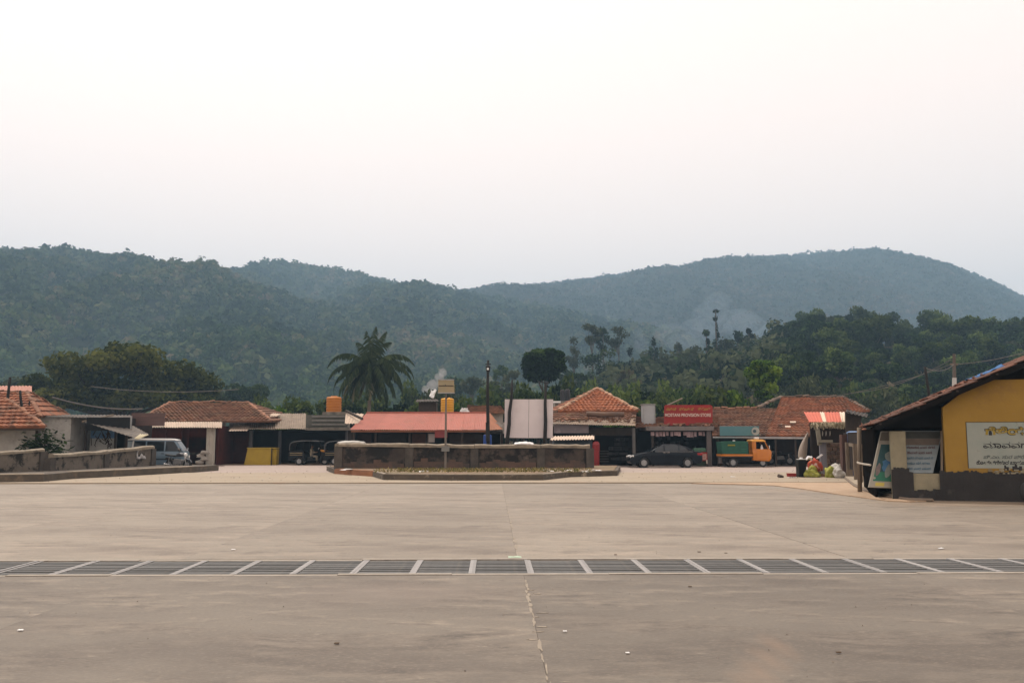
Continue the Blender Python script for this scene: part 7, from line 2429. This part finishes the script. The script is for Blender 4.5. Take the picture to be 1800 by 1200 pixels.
# individual trees of the wood
wp = []
lob_defs = [(4.2, 6.5, 10, lf_dark), (3.6, 6.0, 9, lf_dark), (4.6, 7.2, 11, lf_mid), (3.2, 5.5, 8, lf_hazel), (2.6, 6.6, 8, lf_dark), (3.8, 5.6, 9, lf_mid)]
wl = ['large dark green tree of the wood on the right hand rise', 'dense dark tree of the wood on the right hand rise', 'broad mid green tree of the wood on the right hand rise', 'grey green tree of the wood on the right hand rise',
      'slim dark tree of the wood on the right hand rise', 'rounded mid green tree of the wood on the right hand rise']
for i, (r, h, k_, m) in enumerate(lob_defs):
    wp.append(tree('broadleaf_tree', wl[i], (0, 0, 0), h, lobes_round(r, h, k_, 200 + i, .85), 2300, .46, m, 300 + i, .28, group='trees of the wood: ' + wl[i].split(' tree')[0]))
wr = np.random.RandomState(77)
usedw = set()
cnt = 0
for px in np.arange(1375, 1900, 10.5):
    for t in np.arange(.16, 1.0, .135):
        p_ = px + wr.uniform(-9, 9); t_ = min(1.0, t + wr.uniform(-.05, .05))
        if p_ < 1370 or wr.rand() < .12:
            continue
        P = sample(hE, np.array([p_]), np.array([t_]))[0]
        i = wr.choice(6, p=[.24, .24, .2, .08, .1, .14]) if t_ > .45 else wr.choice(6, p=[.15, .15, .22, .18, .12, .18])
        o = wp[i] if i not in usedw else copy_tree(wp[i])
        usedw.add(i)
        s = wr.uniform(.62, 1.02) * (1.0 if t_ > .6 else .72)
        if p_ < 1400 or 1570 < p_ < 1650:
            s *= .85
        o.location = (P[0], P[1], P[2] - .3); o.scale = (s, s, s * wr.uniform(.85, 1.15)); o.rotation_euler = (0, 0, wr.uniform(0, 6.28))
        cnt += 1
        if cnt >= 285:
            break
    if cnt >= 285:
        break
# scattered taller trees left of the wood: (px, top y, d, crown width px, height of crown px, material)
sc = [(1010, 590, 200, 36, 60, lf_hazel), (1042, 568, 205, 40, 44, lf_hazel), (1062, 572, 215, 34, 60, lf_dark), (1090, 574, 210, 50, 40, lf_hazel), (1075, 612, 190, 50, 70, lf_mid), (1045, 618, 190, 44, 76, lf_dark),
      (1110, 608, 195, 26, 74, lf_dark), (1128, 640, 180, 34, 54, lf_hazel), (1152, 590, 200, 20, 80, lf_dark), (1170, 622, 190, 34, 60, lf_hazel), (1195, 600, 205, 30, 66, lf_hazel), (1215, 640, 170, 44, 50, lf_dark),
      (1228, 604, 205, 26, 70, lf_hazel), (1285, 592, 210, 40, 70, lf_hazel), (1300, 578, 215, 26, 60, lf_dark), (1320, 590, 205, 40, 70, lf_hazel), (1350, 588, 205, 44, 70, lf_dark), (1362, 560, 225, 34, 80, lf_dark), (1140, 668, 160, 44, 36, lf_dry),
      (1180, 662, 160, 44, 40, lf_dry), (1250, 650, 165, 40, 50, lf_dry), (1230, 676, 150, 50, 36, lf_mid), (990, 640, 180, 36, 50, lf_mid), (1020, 655, 160, 44, 44, lf_mid), (900, 650, 170, 36, 50, lf_hazel), (870, 668, 150, 40, 44, lf_hazel), (830, 660, 175, 44, 44, lf_hazel),
      (1290, 650, 150, 40, 44, lf_hazel), (1100, 650, 165, 40, 44, lf_dry), (880, 640, 200, 30, 40, lf_mid), (795, 660, 200, 44, 40, lf_mid), (1395, 652, 150, 44, 44, lf_dry), (1440, 660, 140, 44, 36, lf_dry), (1500, 664, 140, 48, 36, lf_dry), (1570, 660, 140, 48, 40, lf_dry)]
for i, (px, py, d, wd, hh, m) in enumerate(sc):
    k = d / FPX
    top = at(px, py, d).z
    gz = float(sample(hE, np.array([float(px)]), np.array([np.clip((d - 100) / 135., 0, 1)]))[0][2])
    rr = np.random.RandomState(500 + i)
    lob = []
    for j in range(7):
        v = rr.uniform(.12, .9)
        lob.append((rr.uniform(-.32, .32) * wd * k, rr.uniform(-.3, .3) * wd * k, top - gz - v * hh * k, wd * k * rr.uniform(.16, .34), wd * k * .3, hh * k * rr.uniform(.10, .2)))
    lob.append((0, 0, top - gz - .14 * hh * k, wd * k * .24, wd * k * .24, hh * k * .13))
    kind = {id(lf_hazel): 'grey green', id(lf_dark): 'dark', id(lf_mid): 'mid green', id(lf_dry): 'dry brownish'}[id(m)]
    tree('woodland_tree', kind + ' thin crowned tree on the scrubby slope left of the dense wood', (at(px, 777, d).x, d, gz), top - gz, lob, 900, .30, m, 600 + i, .16, group=kind + ' trees on the scrubby slope', shell=.3)
# the very tall bare stemmed tree and its neighbour
def tall_tree(px, d, py_top, parts, label, rt=.2):
    k = d / FPX
    gz = float(sample(hE, np.array([float(px)]), np.array([np.clip((d - 100) / 135., 0, 1)]))[0][2])
    lob = []
    for (dx, py, rx, ry) in parts:
        lob.append((dx * k, 0, at(px, py, d).z - gz, rx * k, rx * k, ry * k))
    t = thing('tall_tree', label, 'tree', (at(px, 777, d).x, d, gz), 0, local=True)
    b = MB(); limb_tree(b, (0, 0, -.4), (0, 0, lob[0][2] + lob[0][5] * .5), rt, rt * .5, px, .01)
    b.build('trunk', m_bark, t, smooth=True)
    v, q, ti = leaf_cloud(lob, 700, .26, int(px), .8, .3)
    fast_mesh('crown', v, q, ti, lf_dark, parent=t)
tall_tree(1264, 205, 543, [(0, 547, 7, 3), (-1, 560, 5, 5), (1, 578, 3, 16), (3, 590, 4, 9), (-3, 604, 5, 9), (2, 618, 6, 14), (-4, 632, 7, 9)], 'very tall thin pole like tree standing above the scrub', .26)
tall_tree(1246, 205, 576, [(0, 585, 7, 7), (3, 600, 4, 8), (4, 615, 5, 10)], 'tall thin tree with a small round tuft left of the tallest one', .18)
tall_tree(1322, 210, 575, [(0, 582, 5, 6), (-4, 595, 6, 6), (5, 590, 5, 5)], 'thin tree with a tufted top nearer the dense wood', .16)

# ================================================================== SMOKE AND HAZE
def smoke(label, puffs, dens, col, name='smoke'):
    b = MB()
    for (px, py, d, rx, ry) in puffs:
        k = d / FPX; c = at(px, py, d)
        n1, n2 = 14, 9; vs = []; fs = []
        for j in range(n2 + 1):
            th = math.pi * j / n2
            for i in range(n1):
                ph = 2 * math.pi * i / n1
                u = Vector((math.sin(th) * math.cos(ph), math.sin(th) * math.sin(ph), math.cos(th)))
                q = 1 + .25 * mnoise.noise(u * 2 + Vector((px, py, 0)))
                vs.append(c + Vector((u.x * rx * k, u.y * rx * k * .8, u.z * ry * k)) * q)
        for j in range(n2):
            for i in range(n1):
                fs.append((j * n1 + i, (j + 1) * n1 + i, (j + 1) * n1 + (i + 1) % n1, j * n1 + (i + 1) % n1))
        b.add(vs, fs)
        v = vol_mat(name + '_air', col, dens) if name + '_air' not in bpy.data.materials else bpy.data.materials[name + '_air']
    o = b.build(name, v, kind='stuff')
    o['label'] = label; o['category'] = 'smoke'
    return o


smoke('thin blue smoke drifting above the scrub in front of the right hill', [(1232, 578, 260, 40, 24), (1250, 552, 264, 34, 24), (1205, 600, 258, 40, 20), (1262, 530, 268, 26, 18), (1295, 565, 262, 46, 24), (1330, 580, 264, 40, 18), (1180, 585, 262, 34, 18)], .018, (.60, .78, 1.0), 'blue_smoke')
smoke('wisp of pale smoke rising between the palm and the solar light', [(762, 676, 132, 12, 10), (772, 664, 132, 9, 9), (757, 690, 130, 11, 9), (778, 655, 133, 8, 8), (748, 684, 131, 8, 7)], .45, (.92, .93, .95), 'pale_smoke')
smoke('small blue smoke patch between the thin trees', [(1128, 606, 240, 14, 20), (1122, 590, 242, 12, 14)], .028, (.62, .78, 1.0), 'faint_smoke')

hz = MB()
hz.box(-1400, 1900, -80, 2000, -2.0, 375)
hb = hz.build('haze', vol_mat('haze_air', (.45, .73, 1.0), .00053), kind='stuff')
